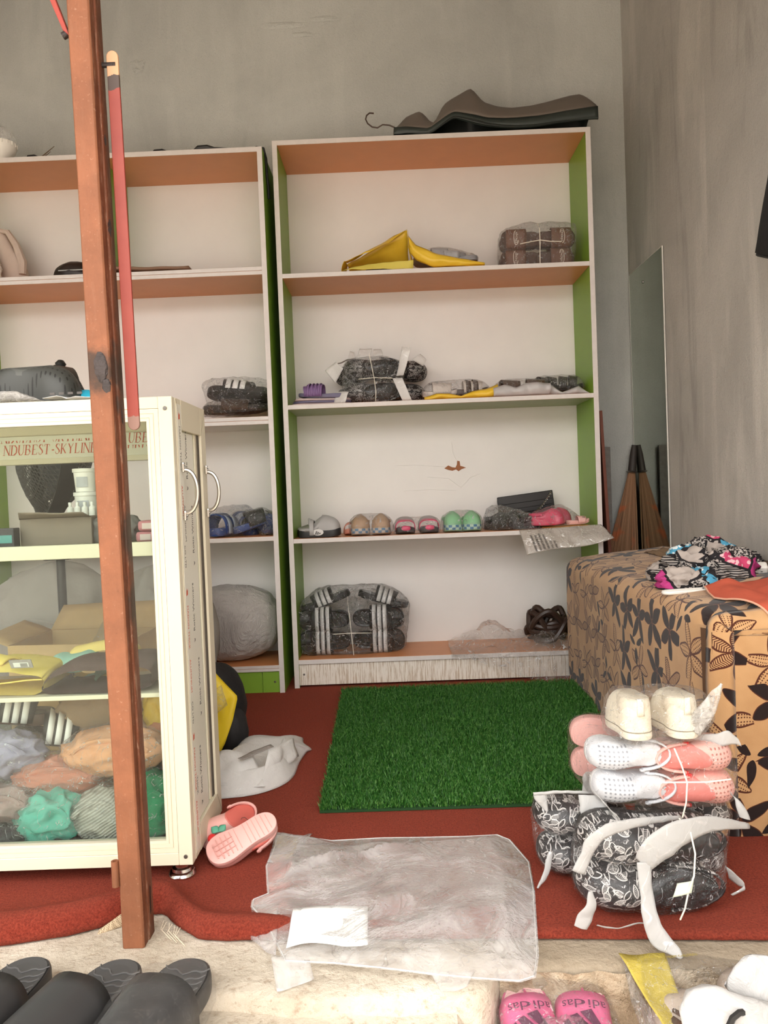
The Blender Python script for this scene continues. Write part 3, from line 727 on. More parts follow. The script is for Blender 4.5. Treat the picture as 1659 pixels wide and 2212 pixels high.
def bench():
    x0, x1, y0, y1, zt, R = .648, 1.017, 1.615, 2.95, .468, .048
    root = thing('padded_bench', 'padded bench upholstered in tan velvet with black and brown flowers, along the right wall', 'bench', ((x0+x1)/2, (y0+y1)/2, .0125))
    prof = [(x0, .0), (x0, .08), (x0, .16), (x0, .24), (x0, .32), (x0, zt-R)] + [(x0+R-R*math.cos(a), zt-R+R*math.sin(a)) for a in [PI/2*i/6 for i in range(1, 7)]] + [(x0+R+(x1-x0-R)*i/7, zt+.03*i/7) for i in range(1, 8)]
    arc = [0]
    for i in range(1, len(prof)): arc.append(arc[-1]+math.dist(prof[i], prof[i-1]))
    V, UV, F = [], [], []; n = len(prof)
    ys = [(y0+R*(1-math.sin(a)), R*(1-math.cos(a)), R*(PI/2-a)) for a in [PI/2*i/6 for i in range(6, 0, -1)]]    # from the side round towards the front
    ys = [(y1-(y1-y0-R)*i/26, 0, 0) for i in range(26)] + ys
    yl = None; va = 0; prev = None
    for (y, ins, _) in ys + [(y0, R, 0)] + [(y0, R+(x1-x0-R)*i/14, 0) for i in range(1, 15)]:
        if prev is not None: va += math.hypot(y-prev[0], ins-prev[1])
        prev = (y, ins)
        for (px, pz), ar in zip(prof, arc):
            k = min(1, pz/.3)
            wr = .006*sn((px*2, y*2, pz*2), 3, 1) + .003*sn((px, y, pz), 14, 2)
            topk = max(0, min(1, (pz-(zt-R))/R)); sidek = 1-topk
            i2 = min(ins, R); front = max(0, ins-R)
            V.append((max(px+i2*sidek*(1 if px < x0+R else 0), x0+ins)+wr*sidek*(0 if front > 0 else 1-i2/R), y-(.010*math.sin(PI*k*.9)*min(1, front*8)-wr*min(1, front*9)*sidek), pz-i2*topk*topk+wr*topk*(1-i2/R))); UV.append((va, ar))
    m = len(ys)+15
    for i in range(m-1):
        for j in range(n-1): F.append((i*n+j, i*n+j+1, (i+1)*n+j+1, (i+1)*n+j))
    mb = MB(); mb.v = V; mb.f = F; mb.mi = [0]*len(F)
    l = root.location; mb.v = [(p[0]-l[0], p[1]-l[1], p[2]) for p in V]
    o = mb.build('upholstery', M_floral, root, smooth='all')
    uvl = o.data.uv_layers.new(name='UVMap')
    idx = np.empty(len(o.data.loops), np.int32); o.data.loops.foreach_get('vertex_index', idx)
    uvl.data.foreach_set('uv', np.array(UV, np.float32)[idx].ravel())
    # far end and front corner joins
    mb = MB().box(x0+.01, y0+.02, 0.0, x1-.004, y1-.004, zt-.03); wb(mb, 'core', plain('brown lining', (.12, .06, .03), .95), root, root, smooth=False)
    return root
BENCH = bench()
# ================================================================= things by the right wall
def m_mirror():
    g = G('old mirror'); v = g.co(); nz = g.noise(v, 3, 3)
    r = g.ramp(nz, [(.3, .03), (.8, .09)])
    return g.end(g.n('BsdfGlossy', {'Color': (.62, .66, .60), 'Roughness': r}).outputs[0])
mir = thing('wall_mirror', 'tall frameless mirror fixed on the right wall in the corner', 'mirror', (1.017, 3.07, .30))
wb(MB().box(1.0135, 2.872, .30, 1.0165, 3.262, 1.606), 'mirror_glass', m_mirror(), mir, mir, smooth=False)
mb = MB()
for y in (2.870, 3.262): mb.box(1.0125, y, .30, 1.0172, y+.002, 1.606)
mb.box(1.0125, 2.87, 1.606, 1.0172, 3.264, 1.608)
wb(mb, 'bright_edge', plain('ground glass edge', (.62, .60, .55), .3), mir, mir, smooth=False)
o = MB().lathe([(0, 0), (.006, 0), (.005, .003), (0, .004)], 12).build('screw', M_screw, mir)
o.location = (-.0036, .02, 1.235); o.rotation_euler = (0, -PI/2, 0)
# folded umbrella in the corner
def m_umb():
    g = G('brown pleated cloth'); v = g.co(); x, y, z = g.sep(v)
    a = g.ma('ARCTAN2', y, x); st = g.n('Combine'+'XYZ', {0: g.ma('MULTIPLY', a, 9), 1: g.ma('MULTIPLY', z, .8)}).outputs[0]
    nz = g.noise(st, 3.0, 4, .6); c = g.ramp(nz, [(.3, (.03, .014, .008)), (.48, (.22, .10, .045)), (.6, (.34, .19, .10)), (.72, (.12, .05, .02))])
    bl = g.ramp(g.noise(v, 9, 2), [(.56, 0), (.62, 1)]); c = g.mix(g.ma('MULTIPLY', bl, .8), c, (.42, .09, .02))
    return g.end(g.pbr(c, .8))
um = thing('folded_umbrella', 'brown pleated folded umbrella with a dark tip, standing in the corner beside the mirror', 'umbrella', (.905, 3.235, .0125), (0, .112, 0))
def ufn(u, v):
    z = .80*(1-u); r = .013 + (.80-z)*.150; a = 2*PI*v; r *= 1+.13*math.cos(a*13)*min(1, u*3)
    return (min(r*math.cos(a), .102-.112*z), r*math.sin(a)*.36, z)
MB().grid(ufn, 12, 104, True).build('canopy', m_umb(), um)
MB().lathe([(0, .79), (.017, .79), (.0145, .86), (.010, .90), (0, .90)], 14).build('tip', plain('dark horn', (.03, .022, .018), .6), um)
MB().lathe([(.0165, .785), (.024, .789), (.0165, .793)], 18, cap=False).build('ring', M_screw, um)
st = MB().box(-.016, -.006, 0, .016, .006, .892).build('wooden_batten', plain('weathered grey wood', (.22, .20, .18), .9, var=.35, scale=60), None, smooth=False, bevel=.002)
st.location = (.897, 3.262, .0125); tag(st, 'grey weathered wooden batten standing upright in the corner behind the umbrella', 'batten')
bd = MB().box(-.006, -.14, 0, .006, .14, 1.02).build('plank', plain('dark red brown plank', (.12, .035, .02), .7, var=.3, scale=25), None, smooth=False, bevel=.001)
bd.location = (.845, 3.14, .0135); bd.rotation_euler = (0, -.035, 0); tag(bd, 'dark red brown plank leaning against the side of the bookcase', 'plank')

# black garment hanging at the right edge
def hang():
    r = thing('black_garment', 'black garment hanging high on the right wall, its sleeve end showing', 'garment', (.95, 1.75, 1.36))
    m = plain('black cloth', (.008, .008, .009), .9, bump=.3)
    rings = []
    for i in range(9):
        t = i/8; c = Vector((.965-.01*t, 2.03-.17*t*1.2, 1.335+.40*t)); w = .10+.04*t; 
        ax = Vector((0, -.93, -.36)).normalized(); n = 18
        rings.append([c + ax*(w*(1+math.cos(2*PI*k/n))) + Vector((1, 0, 0))*(.028*math.sin(2*PI*k/n)*(1+.3*sn((k, t*4, 0), .7))) for k in range(n)])
    wb(MB().loft(rings, True, False), 'sleeve', m, r, r, smooth='all', solid=.003)
    rings = [[p + Vector((.0, .0, 0)) for p in rings[0]], [p + Vector((0, .0035, -.006)) for p in rings[0]]]
    wb(MB().loft(rings, True, False), 'hem', plain('black ribbing', (.02, .02, .022), .85), r, r, smooth='all', solid=.004)
    wb(MB().tube([(.985, 1.66, 1.80), (.985, 1.66, 1.87), (1.0, 1.66, 1.9), (1.02, 1.66, 1.88)], .003, 8), 'hook', M_screw, r, r)
    rings = []
    for i in range(7):
        t = i/6; c = Vector((.965, 1.60, 1.42+.40*t)); rings.append([c+Vector((.035*math.cos(2*PI*k/16), .15*math.sin(2*PI*k/16)*(1-.35*t), 0)) for k in range(16)])
    wb(MB().loft(rings), 'body', m, r, r, smooth='all')
hang()

# patterned dress heaped on the bench
def m_dress():
    g = G('patchwork print cloth'); v = g.co()
    vo = g.n('TexVoronoi', {'Vector': v, 'Scale': 14}); cr = g.n('SeparateColor', {0: vo.outputs['Color']}).outputs
    spk = g.ma('GREATER_THAN', g.noise(v, 190, 1), .5); strp = g.ma('GREATER_THAN', g.ma('FRACT', g.ma('MULTIPLY', g.sep(v)[2], 170)), .5)
    dot = g.ma('LESS_THAN', g.n('TexVoronoi', {'Vector': v, 'Scale': 70}).outputs[0], .42)
    W_, K_ = (.40, .36, .33), (.02, .018, .02)
    c = g.mix(spk, W_, K_); c = g.mix(g.ma('GREATER_THAN', cr[0], .28), c, g.mix(strp, W_, K_))
    c = g.mix(g.ma('GREATER_THAN', cr[0], .5), c, (.40, .345, .31)); c = g.mix(g.ma('GREATER_THAN', cr[0], .68), c, g.mix(dot, (.50, .06, .14), (.66, .42, .44)))
    c = g.mix(g.ma('GREATER_THAN', cr[0], .85), c, (.45, .05, .2)); c = g.mix(g.ma('GREATER_THAN', cr[1], .91), c, g.mix(dot, (.08, .3, .45), (.6, .65, .65)))
    e = g.n('TexVoronoi', {'Vector': v, 'Scale': 14}, feature='DISTANCE_TO_EDGE').outputs[0]
    c = g.mix(g.ma('LESS_THAN', e, .045), c, K_)
    return g.end(g.pbr(c, .85, 0, g.bump(g.noise(v, 40, 3), .4, .006), .15))
M_dress = m_dress()
def blob(name, c, r, mat, parent, root, sq=(1, 1, 1), amp=.3, freq=2, seed=0, floor=None, n=26, rot=0, ridge=True):
    def fn(u, v):
        a = 2*PI*v; b = PI*(u-.5); d = Vector((math.cos(a)*math.cos(b), math.sin(a)*math.cos(b), math.sin(b)))
        k = 1 + amp*(1.2-3.2*abs(sn(d, freq, seed)) if ridge else sn(d, freq, seed)*1.5) + amp*.4*sn(d, freq*2.6, seed+3)
        q = Vector((d.x*r*sq[0]*k, d.y*r*sq[1]*k, d.z*r*sq[2]*k)); q.rotate(Matrix.Rotation(rot, 3, 'Z'))
        q = Vector(c)+q
        if floor is not None and q.z < floor: q.z = floor + (q.z-floor)*.02
        return q
    return wb(MB().grid(fn, n, n*2, True), name, mat, parent, root, smooth='all')
dr = thing('patterned_dress', 'crumpled black and white patchwork dress with pink and blue panels, heaped on the bench', 'dress', (.82, 2.10, .475))
for i, (x, y, z, r, sq) in enumerate([(.735, 2.02, .497, .052, (1, .9, .62)), (.80, 2.00, .492, .055, (1.1, .8, .6)), (.80, 2.12, .525, .062, (1, 1, .75)), (.875, 2.06, .520, .062, (1, 1, .8)), (.872, 2.18, .545, .062, (1.0, .9, .7)), (.945, 2.14, .522, .045, (1, 1.1, .8)), (.76, 2.17, .50, .05, (1.1, 1, .6)), (.93, 2.26, .50, .05, (.9, 1.2, .5))]):
    blob('fold', (x, y, z), r, M_dress, dr, dr, sq, .26, 1.9, i+2, floor=.474, rot=i*.7)
hg = thing('plastic_hanger', 'white plastic hanger lying on the bench, half under the red garment', 'hanger', (.75, 2.03, .481))
M_wplas = plain('white plastic', (.80, .77, .72), .35, var=.03)
pts = []
for i in range(13): a = PI/2+PI*i/12; pts.append((.672+.012*math.cos(a), 1.925+.013*math.sin(a), .4835))
pts = [(.90, 1.985, .487), (.76, 1.948, .4845)] + pts + [(.76, 1.922, .4845), (.90, 1.945, .487)]
wb(MB().tube(pts, .0052, 8), 'hanger_bar', M_wplas, hg, hg); wb(MB().tube([(.905, 1.965, .487), (.95, 1.975, .489), (.97, 1.985, .49), (.975, 2.00, .49), (.96, 2.008, .49)], .0026, 8), 'hook', M_screw, hg, hg)
# red garment
M_redc = cloth('brick red jersey', (.52, .105, .06), .1); M_hem = plain('pale hem stitch', (.70, .38, .26), .9)
def redcloth():
    r = thing('red_garment', 'brick red garment with a pale stitched hem spread over the near end of the bench', 'garment', (.90, 1.75, .49))
    P4 = [Vector(p) for p in ((.752, 1.905, .488), (1.012, 1.965, .505), (1.012, 1.585, .44), (.775, 1.615, .444))]
    mid = Vector((.722, 1.775, .483))
    def edge(v):      # left hem line
        if v < .45: return P4[0].lerp(mid, v/.45)
        return mid.lerp(P4[3], (v-.45)/.55)
    def fn(u, v):
        p = edge(v).lerp(P4[1].lerp(P4[2], v), u); top = .472+.03*(p.x-.65)/.37
        if p.y < 1.67: top -= (1.67-p.y)**2*9
        k = .010 + .016*max(0, sn((p.x, p.y*.6, 0), 13, 4)) + .010*abs(sn((p.x, p.y, 1), 9, 8))*min(1, u*5) + .05*math.exp(-((p.x-.80)/.03)**2-((p.y-1.89)/.03)**2)*.4
        k += .035*math.exp(-((p.x-.93)/.05)**2-((p.y-1.80)/.03)**2)
        return (p.x, p.y, top+k)
    wb(MB().grid(fn, 46, 46), 'cloth', M_redc, r, r, smooth='all', solid=.002)
    wb(MB().tube([Vector(fn(0, i/40))+Vector((.001, 0, .001)) for i in range(41)], .0022, 5), 'hem', M_hem, r, r)
redcloth()
ad = thing('plug_adapter', 'small white plug adapter lying on the bench beside the wall', 'adapter', (.938, 2.055, .515), rotz(-.25) @ rotx(.5))
MB().box(-.036, -.012, -.016, .036, .016, .017).build('housing', M_wplas, ad, smooth=False, bevel=.006, seg=3)
for x in (-.016, .016):
    for dx, dz in ((-.006, -.002), (.004, .003), (-.001, -.007)): MB().box(x+dx-.0025, -.0128, dz-.0012, x+dx+.0025, -.0118, dz+.0012).build('socket_slot', M_tblk, ad, smooth=False)
wbk = MB().box(-.05, -.13, 0, .05, .13, .03).build('wooden_offcut', plain('old dark wood', (.085, .05, .03), .85, var=.3), None, smooth=False, bevel=.004)
wbk.location = (.962, 2.22, .500); wbk.rotation_euler = (.0, 0, .05); tag(wbk, 'dark wooden offcut on the bench, against the wall behind the dress', 'offcut')
pp = MB().grid(lambda u, v: ((u-.5)*.11, (v-.5)*.2, .004+.016*abs(sn((u, v, 0), 4, 3))+.012*u), 14, 18).build('paper_scrap', plain('brown paper', (.26, .17, .10), .9), None, smooth='all', solid=.001)
pp.location = (.955, 2.72, .497); tag(pp, 'crumpled brown paper scrap at the far end of the bench', 'paper')

# ================================================================= on top of the bookcases
def forms():
    X = [.062, .11, .167, .195, .215, .26, .29, .372, .415, .47, .525, .6, .66, .72, .783, .82, .832]
    TOP = [2.165, 2.225, 2.250, 2.222, 2.178, 2.265, 2.285, 2.330, 2.270, 2.248, 2.240, 2.246, 2.258, 2.274, 2.289, 2.262, 2.235]
    FR = [2.128, 2.130, 2.122, 2.118, 2.135, 2.165, 2.180, 2.162, 2.150, 2.146, 2.146, 2.150, 2.156, 2.163, 2.170, 2.174, 2.174]
    LOW = [2.104, 2.106, 2.100, 2.0985, 2.110, 2.138, 2.155, 2.128, 2.118, 2.110, 2.106, 2.108, 2.116, 2.122, 2.126, 2.128, 2.127]
    xx = np.linspace(.062, .832, 240); ker = np.hanning(13); ker /= ker.sum()
    sm = lambda T: list(np.convolve(np.pad(np.interp(xx, X, T), 6, mode='edge'), ker, 'valid'))
    TOP, FR, LOW = sm(TOP), sm(FR), sm(LOW); X = list(xx)
    def form(name, label, top, fr, mat, y0, yb, grow, dz):
        r = thing(name, label, 'mannequin', (.45, 3.10, 2.098))
        def fn(u, v):
            x = .062+.77*u; t = float(np.interp(x, X, top)); f = float(np.interp(x, X, fr)); s = math.sin(min(1, v*1.6)*PI/2) if v < .62 else math.cos((v-.62)/.38*PI/2*.8)
            y = y0 + (yb-y0)*v - .01*math.sin(u*PI); z = f+(t-f)*s if v < .62 else 2.10+dz+(t-2.10)*s
            k = 1 - .0*u; return (x+.012*math.sin(v*3)*(1 if u > .9 else 0), y, z)
        wb(MB().grid(fn, 60, 18), 'torso_shell', mat, r, r, smooth='all', solid=.004)
        return r
    a = form('mannequin_form', 'dark green black plastic torso form lying under another on top of the tall bookcase', [t-.03 for t in TOP], LOW, plain('black green plastic', (.012, .016, .014), .4), 2.990, 3.235, 0, 0)
    b = form('mannequin_form', 'grey brown plastic torso form with a wire hook, topmost on the tall bookcase', TOP, FR, plain('dusty grey brown plastic', (.14, .115, .095), .6, var=.15, scale=6), 2.996, 3.24, 0, .01)
    pts = [(.066, 3.02, 2.140), (.045, 3.02, 2.150), (.02, 3.02, 2.153), (.0, 3.02, 2.142), (-.02, 3.02, 2.146), (-.037, 3.02, 2.16), (-.044, 3.02, 2.176), (-.040, 3.02, 2.190), (-.028, 3.02, 2.199), (-.012, 3.02, 2.197)]
    wb(MB().tube(pts, .0028, 8), 'hook', plain('brown wire', (.07, .045, .035), .5, .5), b, b)
    rim = []
    for i in range(50):
        x = .062+.77*i/49; rim.append((x, 2.992, float(np.interp(x, X, LOW))+.002))
    wb(MB().tube(rim, .004, 6), 'rim', plain('black green plastic edge', (.03, .038, .033), .35), a, a)
    rim = [(p[0], 2.992, (float(np.interp(p[0], X, FR))+p[2])/2+.002) for p in rim]
    low = [(p[0], 2.991, float(np.interp(p[0], X, LOW))) for p in rim]; up = [(p[0], 2.993, float(np.interp(p[0], X, FR))) for p in rim]
    wb(MB().loft([low, up], False, False), 'front_band', plain('black green plastic band', (.028, .036, .032), .45), a, a, smooth='all', solid=.002)
forms()
M_blk = plain('black plastic', (.012, .011, .011), .35, var=.2)
def hook_thing(x, z, w, label, y=3.0, hk=1):
    r = thing('plastic_clip', label, 'clip', (x, y, z))
    pts = [(-w/2, 0, .006), (-w*.3, 0, .018), (0, 0, .020), (w*.25, 0, .012), (w/2, 0, .006)]
    MB().tube(pts, [.004, .010, .009, .007, .004], 8).build('body', M_blk, r); MB().tube([(w*.1, -.006, .014), (w*.5, -.01, .008), (w*.75, -.012, .002+.002)], .004, 6).build('arm', M_blk, r)
hook_thing(-.815, 2.052, .09, 'black plastic clip on the left bookcase, just beside the red latch arm', 2.98)
hook_thing(-.645, 2.060, .11, 'black plastic clip on the left bookcase, nearest its right end', 2.98)
hook_thing(-1.30, 2.052, .07, 'black plastic clip on the left bookcase, beside the white lamp', 2.98)
cw = thing('black_cable', 'black cable looped over the right end of the left bookcase', 'cable', (-.45, 3.0, 2.052))
MB().tube([(-.05, 0, .004), (-.01, -.01, .024), (.016, -.012, .018), (.024, -.01, -.02), (.024, 0, -.09), (.026, .01, -.12), (.024, .02, -.16)], .005, 8).build('cord', M_blk, cw)
lp = thing('white_lamp', 'white ribbed globe lamp lying on top of the left bookcase', 'lamp', (-1.455, 3.04, 2.052))
MB().lathe([(0, .0), (.035, .0), (.036, .02), (.028, .03), (.03, .045), (.05, .065), (.058, .085), (.058, .10)], 28).build('base', M_wplas, lp)
MB().lathe([(.0565, .10), (.057, .115), (.05, .14), (.03, .158), (0, .163)], 28).build('globe', film('lamp glass', .25, .5, bump=.05), lp)
for k in range(18):
    a = 2*PI*k/18; MB().tube([(.0585*math.cos(a), .0585*math.sin(a), .086), (.0585*math.cos(a), .0585*math.sin(a), .10)], .002, 4).build('rib', M_wplas, lp)
tw = thing('dry_twig', 'thin dry twig bundle behind the white lamp', 'twig', (-1.36, 3.1, 2.052))
for k in range(5): MB().tube([(-.04+.01*k, 0, .002+.004*k), (.0, .01, .02+.008*k), (.02+.016*k, .01, .035+.02*k)], [.006, .004, .001], 5).build('twig', plain('brown twig', (.16, .11, .07), .9), tw)

# left bookcase, upper shelf
jr = thing('beige_trousers', 'folded beige trousers leaning on the top shelf of the left bookcase', 'trousers', (-1.46, 3.08, 1.612))
M_beige = cloth('beige cotton', (.50, .40, .34), .1)
def leg_rings(dx, lean_):
    out = []
    for i in range(12):
        t = i/11; w = .052-.012*t+.008*math.sin(t*6); cx_ = dx+lean_*t*t - .05*t; out.append([(cx_+w*math.cos(2*PI*k/18)*(1+.12*sn((k, t*5, dx*9), .6)), .022*math.sin(2*PI*k/18)*(1+.3*sn((k, t*4, 3), .5)), .003+.225*t) for k in range(18)])
    return out
MB().loft(leg_rings(-.05, -.06)).build('leg', M_beige, jr); MB().loft(leg_rings(.025, -.03)).build('leg', M_beige, jr)
MB().tube([(.055, -.02, .045), (.058, -.02, .09), (.035, -.02, .16), (.005, -.022, .21), (-.02, -.022, .215)], [.014, .017, .014, .011, .008], 8).build('strap', M_beige, jr)
tg = thing('white_shirt', 'white shirt heaped at the foot of the beige trousers', 'shirt', (-1.56, 3.02, 1.612)); blob('fold', (-1.545, 3.01, 1.66), .07, cloth('white cotton', (.72, .68, .64)), tg, tg, (1, .7, 1), .18, 1.5, 3, floor=1.6135)
bs = thing('black_pouch', 'black leather pouch on the top shelf, half behind the pillar', 'pouch', (-1.20, 3.04, 1.612)); blob('body', (-1.19, 3.04, 1.635), .075, plain('black leather', (.02, .013, .012), .4), bs, bs, (1.15, .7, .72), .07, 1.4, 5, floor=1.6135, ridge=False)
MB().box(-.035, -.054, .03, .06, -.05, .034).build('zip', M_screw, bs, smooth=False)
fl = thing('brown_cardboard', 'flat brown cardboard sheet lying on the top shelf beside the red latch arm', 'cardboard', (-.90, 3.06, 1.6125))
MB().grid(lambda u, v: ((u-.5)*.34, (v-.5)*.2, .012+.010*math.sin(u*4)*(1-u)+.006*sn((u, v, 0), 3)), 16, 10).build('sheet', plain('brown board', (.22, .13, .085), .85), fl, smooth='all', solid=.010, offset=-1)
MB().box(-.15, -.05, .0245, -.02, -.046, .0255).build('fold_line', plain('dark crease', (.1, .06, .04), .9), fl, smooth=False)
# ================================================================= shoes
OUT = [(.0,-.5),(.20,-.475),(.335,-.40),(.39,-.28),(.375,-.12),(.385,.03),(.445,.17),(.485,.28),(.455,.385),(.34,.465),(.12,.5),(-.10,.495),(-.30,.45),(-.43,.36),(-.48,.24),(-.455,.12),(-.40,-.02),(-.37,-.15),(-.375,-.29),(-.325,-.405),(-.20,-.475)]
def cr(P, n):
    """closed smooth curve through points"""
    out = []; m = len(P)
    for i in range(n):
        t = i/n*m; k = int(t); f = t-k; a, b, c, d = [Vector(P[(k+j-1) % m]) for j in range(4)]
        out.append(.5*((2*b)+(c-a)*f+(2*a-5*b+4*c-d)*f*f+(3*b-a-3*c+d)*f*f*f))
    return out
OUTL = cr(OUT, 56)
def sole_mb(L, W, th, flip=1, toe_up=0, cup=0, heel=0):
    """footbed slab with rounded sides; local y points to the toe, z up"""
    mb = MB(); rings = []
    def ring(s, z, dz=0): return [(p.x*W*s*flip, p.y*L*(1-(1-s)*W/L), z+toe_up*max(0, p.y-.1)**2*4+heel*max(0, -p.y-.05)*(z/th)) for p in OUTL]
    for s, z in ((.90, 0), (.97, th*.06), (1, th*.25), (1.0, th*.75), (.975, th*.95), (.94, th), (.88, th-cup*.6), (.6, th-cup), (.25, th-cup)): rings.append(ring(s, z))
    if flip < 0: rings = [r[::-1] for r in rings]
    mb.loft(rings); return mb
def strap_pt(L, W, z0, h, y, a, off, flip=1):
    """point on an arch over the foot: a runs 0..1 from side to side"""
    t = PI*a; c = math.cos(t); s = math.sin(t)
    x = (W*.5+.002)*(1 if c > 0 else -1)*abs(c)**.75; z = z0 + h*s**.62
    nx, nz = c, s
    return Vector((-(x+nx*off)*flip, y*L+.0*s, z+nz*off))
def strap_mb(L, W, z0, h, ya, yb, off=0, flip=1, bow=.04, nu=18, nv=5, a0=0, a1=1):
    def fn(u, v):
        a = a0+(a1-a0)*u; s = math.sin(PI*a)
        y = (ya - bow*.3*s)*(1-v) + (yb + bow*s)*v
        return strap_pt(L, W, z0, h*(1-.12*v), y, a, off, flip)
    return MB().grid(fn, nu, nv)
def M_rub(name, col, **kw): return plain(name, col, kw.pop('rough', .5), var=.06, scale=20, **kw)

def slide(label, loc, rot, L, W, mat, strapmat, insole=None, stripes=None, flip=1, th=.026, h=.055, ya=-.02, yb=.30, group=None, name='slide_sandal', mark=None, markmat=None, two=False, toe_up=.012, scallop=None):
    r = thing(name, label, 'sandal', loc, rot, group)
    sole_mb(L, W, th, flip, toe_up, .003, .006).build('sole', mat, r)
    if insole:
        mb = MB(); rings = []
        for s, z in ((.90, th+.0002), (.89, th+.0012), (.5, th-.0012), (.2, th-.0012)):
            rings.append([(p.x*W*s*flip, p.y*L*(1-(1-s)*W/L), z+toe_up*max(0, p.y-.1)**2*4+.006*max(0, -p.y-.05)) for p in OUTL])
        if flip < 0: rings = [q[::-1] for q in rings]
        mb.loft(rings); mb.build('footbed', insole, r)
    if scallop:
        for k in range(5):
            pts = [((i/12-.5)*W*.62*flip, L*(-.40+.055*k)+.018*math.cos((i/12-.5)*PI)*(1 if k % 2 else .8)+.004*math.sin(i*1.3), th+.001+.006*max(0, .40-.055*k-.05)) for i in range(13)]
            MB().tube(pts, .0013, 5).build('footbed_groove', scallop, r)
    bands = [(ya, yb)] if not two else [(ya, ya+(yb-ya)*.42), (ya+(yb-ya)*.58, yb)]
    for (a, b) in bands:
        st = strap_mb(L, W, th*.35, h, a, b, 0, flip).build('strap', strapmat, r, smooth='all', solid=.0035)
    if stripes:
        m, n = stripes; w = (yb-ya)/(n*1.75)
        for k in range(n):
            a = ya+(yb-ya)*(.12+.8*k/n); strap_mb(L, W, th*.35, h, a, a+w, .0042, flip, bow=.0, nv=1).build('stripe', m, r, smooth='all', solid=.0006)
    if mark:     # printed mark wrapped over the strap: list of text or bars in strap space
        for o in mark(r, L, W, th, h, ya, yb, flip, markmat): pass
    return r
def wrap_text(r, body, size, L, W, z0, h, a_c, y_c, mat, flip=1, up=1, name='lettering', bow=.04):
    """lettering bent over a strap: reads across the foot; up=1 has its top towards the toe"""
    o = text(name, body, size, mat, r, (0, 0, 0), (0, 0, 0), ext=.0, align='CENTER')
    arc = PI*.5*(W*.5+h)*.82
    for v in o.data.vertices:
        x, y, z = v.co; s = (1 if up > 0 else -1)
        a = a_c + s*x/arc*1.0; v.co = strap_pt(L, W, z0, h*.93, y_c + s*(y-size*.35)/L, max(.02, min(.98, a)), .0052, 1)
    return o
def wrap_poly(r, polys, L, W, z0, h, a_c, y_c, mat, name='logo', k=1):
    arc = PI*.5*(W*.5+h)*.82; mb = MB()
    for P in polys:
        n = len(P); mb.add([strap_pt(L, W, z0, h*.93, y_c+y/L, a_c+x/arc, .0052) for x, y in P], [tuple(range(n))])
    return mb.build(name, mat, r, smooth=False)
def tri_bars(s, up=1):
    """three slanted bars rising to one side"""
    out = []
    for i, hh in enumerate((.42, .72, 1.0)):
        x = (-.75+i*.55)*s; out.append([(p*1, q*up) for p, q in ((x, 0), (x+.40*s, 0), (x+.40*s-.32*s*0-.0*hh, hh*s*.15), (x+.40*s-hh*s*.55*.5, hh*s), (x-hh*s*.5*.5-.02*s, hh*s*.78))])
    return out

def m_holes(name, col, hole, L, W, y0=.14, y1=.42, step=.008, r=.28, wx=.33):
    g = G(name); v = g.co(); x, y, z = g.sep(v)
    fx = g.ma('SUBTRACT', g.ma('FRACT', g.ma('DIVIDE', x, step)), .5); fy = g.ma('SUBTRACT', g.ma('FRACT', g.ma('DIVIDE', y, step)), .5)
    d = g.ma('ADD', g.ma('MULTIPLY', fx, fx), g.ma('MULTIPLY', fy, fy)); m = g.ma('LESS_THAN', d, r*r)
    for (a, op, lim) in ((y, 'GREATER_THAN', y0*L), (y, 'LESS_THAN', y1*L), (g.ma('ABSOLUTE', x), 'LESS_THAN', wx*W), (z, 'GREATER_THAN', .02)): m = g.ma('MULTIPLY', m, g.ma(op, a, lim))
    c = g.mix(m, col, hole)
    return g.end(g.pbr(c, .45, 0, g.bump(m, -.6, .003), .4))
def m_doodle(name, base=(.012, .011, .013), ink=(.62, .60, .58), s=1.0):
    """black rubber printed with outline leaves and squiggles"""
    g = G(name); v = g.co(scale=(s, s, s))
    out = None
    for (sc, k, R, W_, rnd, th_) in ((34, 2, .47, .17, .75, .035), (46, 1, .5, .3, .8, .05)):
        vo = g.n('TexVoronoi', {'Vector': v, 'Scale': sc, 'Randomness': rnd})
        d = g.n('VectorMath', {0: v, 1: vo.outputs['Position']}, operation='SUBTRACT').outputs[0]
        x, y, z = g.sep(d); cr_ = g.n('SeparateColor', {0: vo.outputs['Color']}).outputs
        x = g.ma('MULTIPLY', x, sc); y = g.ma('MULTIPLY', y, sc)
        an = g.ma('ADD', g.ma('ARCTAN2', y, x), g.ma('MULTIPLY', cr_[0], 6.28)); r = g.ma('SQRT', g.ma('ADD', g.ma('MULTIPLY', x, x), g.ma('MULTIPLY', y, y)))
        px = g.ma('MULTIPLY', r, g.ma('COSINE', an)); py = g.ma('ABSOLUTE', g.ma('MULTIPLY', r, g.ma('SINE', an)))
        w = g.ma('MULTIPLY', g.ma('SUBTRACT', 1.0, g.ma('POWER', g.ma('DIVIDE', g.ma('ABSOLUTE', px), R), 2.0), clamp=True), W_)
        edge = g.ma('MULTIPLY', g.ma('LESS_THAN', g.ma('ABSOLUTE', g.ma('SUBTRACT', py, w)), th_), g.ma('LESS_THAN', g.ma('ABSOLUTE', px), R))
        rib = g.ma('MULTIPLY', g.ma('LESS_THAN', py, w), g.ma('LESS_THAN', g.ma('FRACT', g.ma('MULTIPLY', g.ma('SUBTRACT', px, py), 9)), .3))
        rib = g.ma('MULTIPLY', rib, g.ma('GREATER_THAN', cr_[1], .45))
        e = g.ma('MAXIMUM', edge, rib); out = e if out is None else g.ma('MAXIMUM', out, g.ma('MULTIPLY', e, g.ma('GREATER_THAN', cr_[2], .35)))
    c = g.mix(out, base, ink)
    return g.end(g.pbr(c, .4, 0, None, .5))

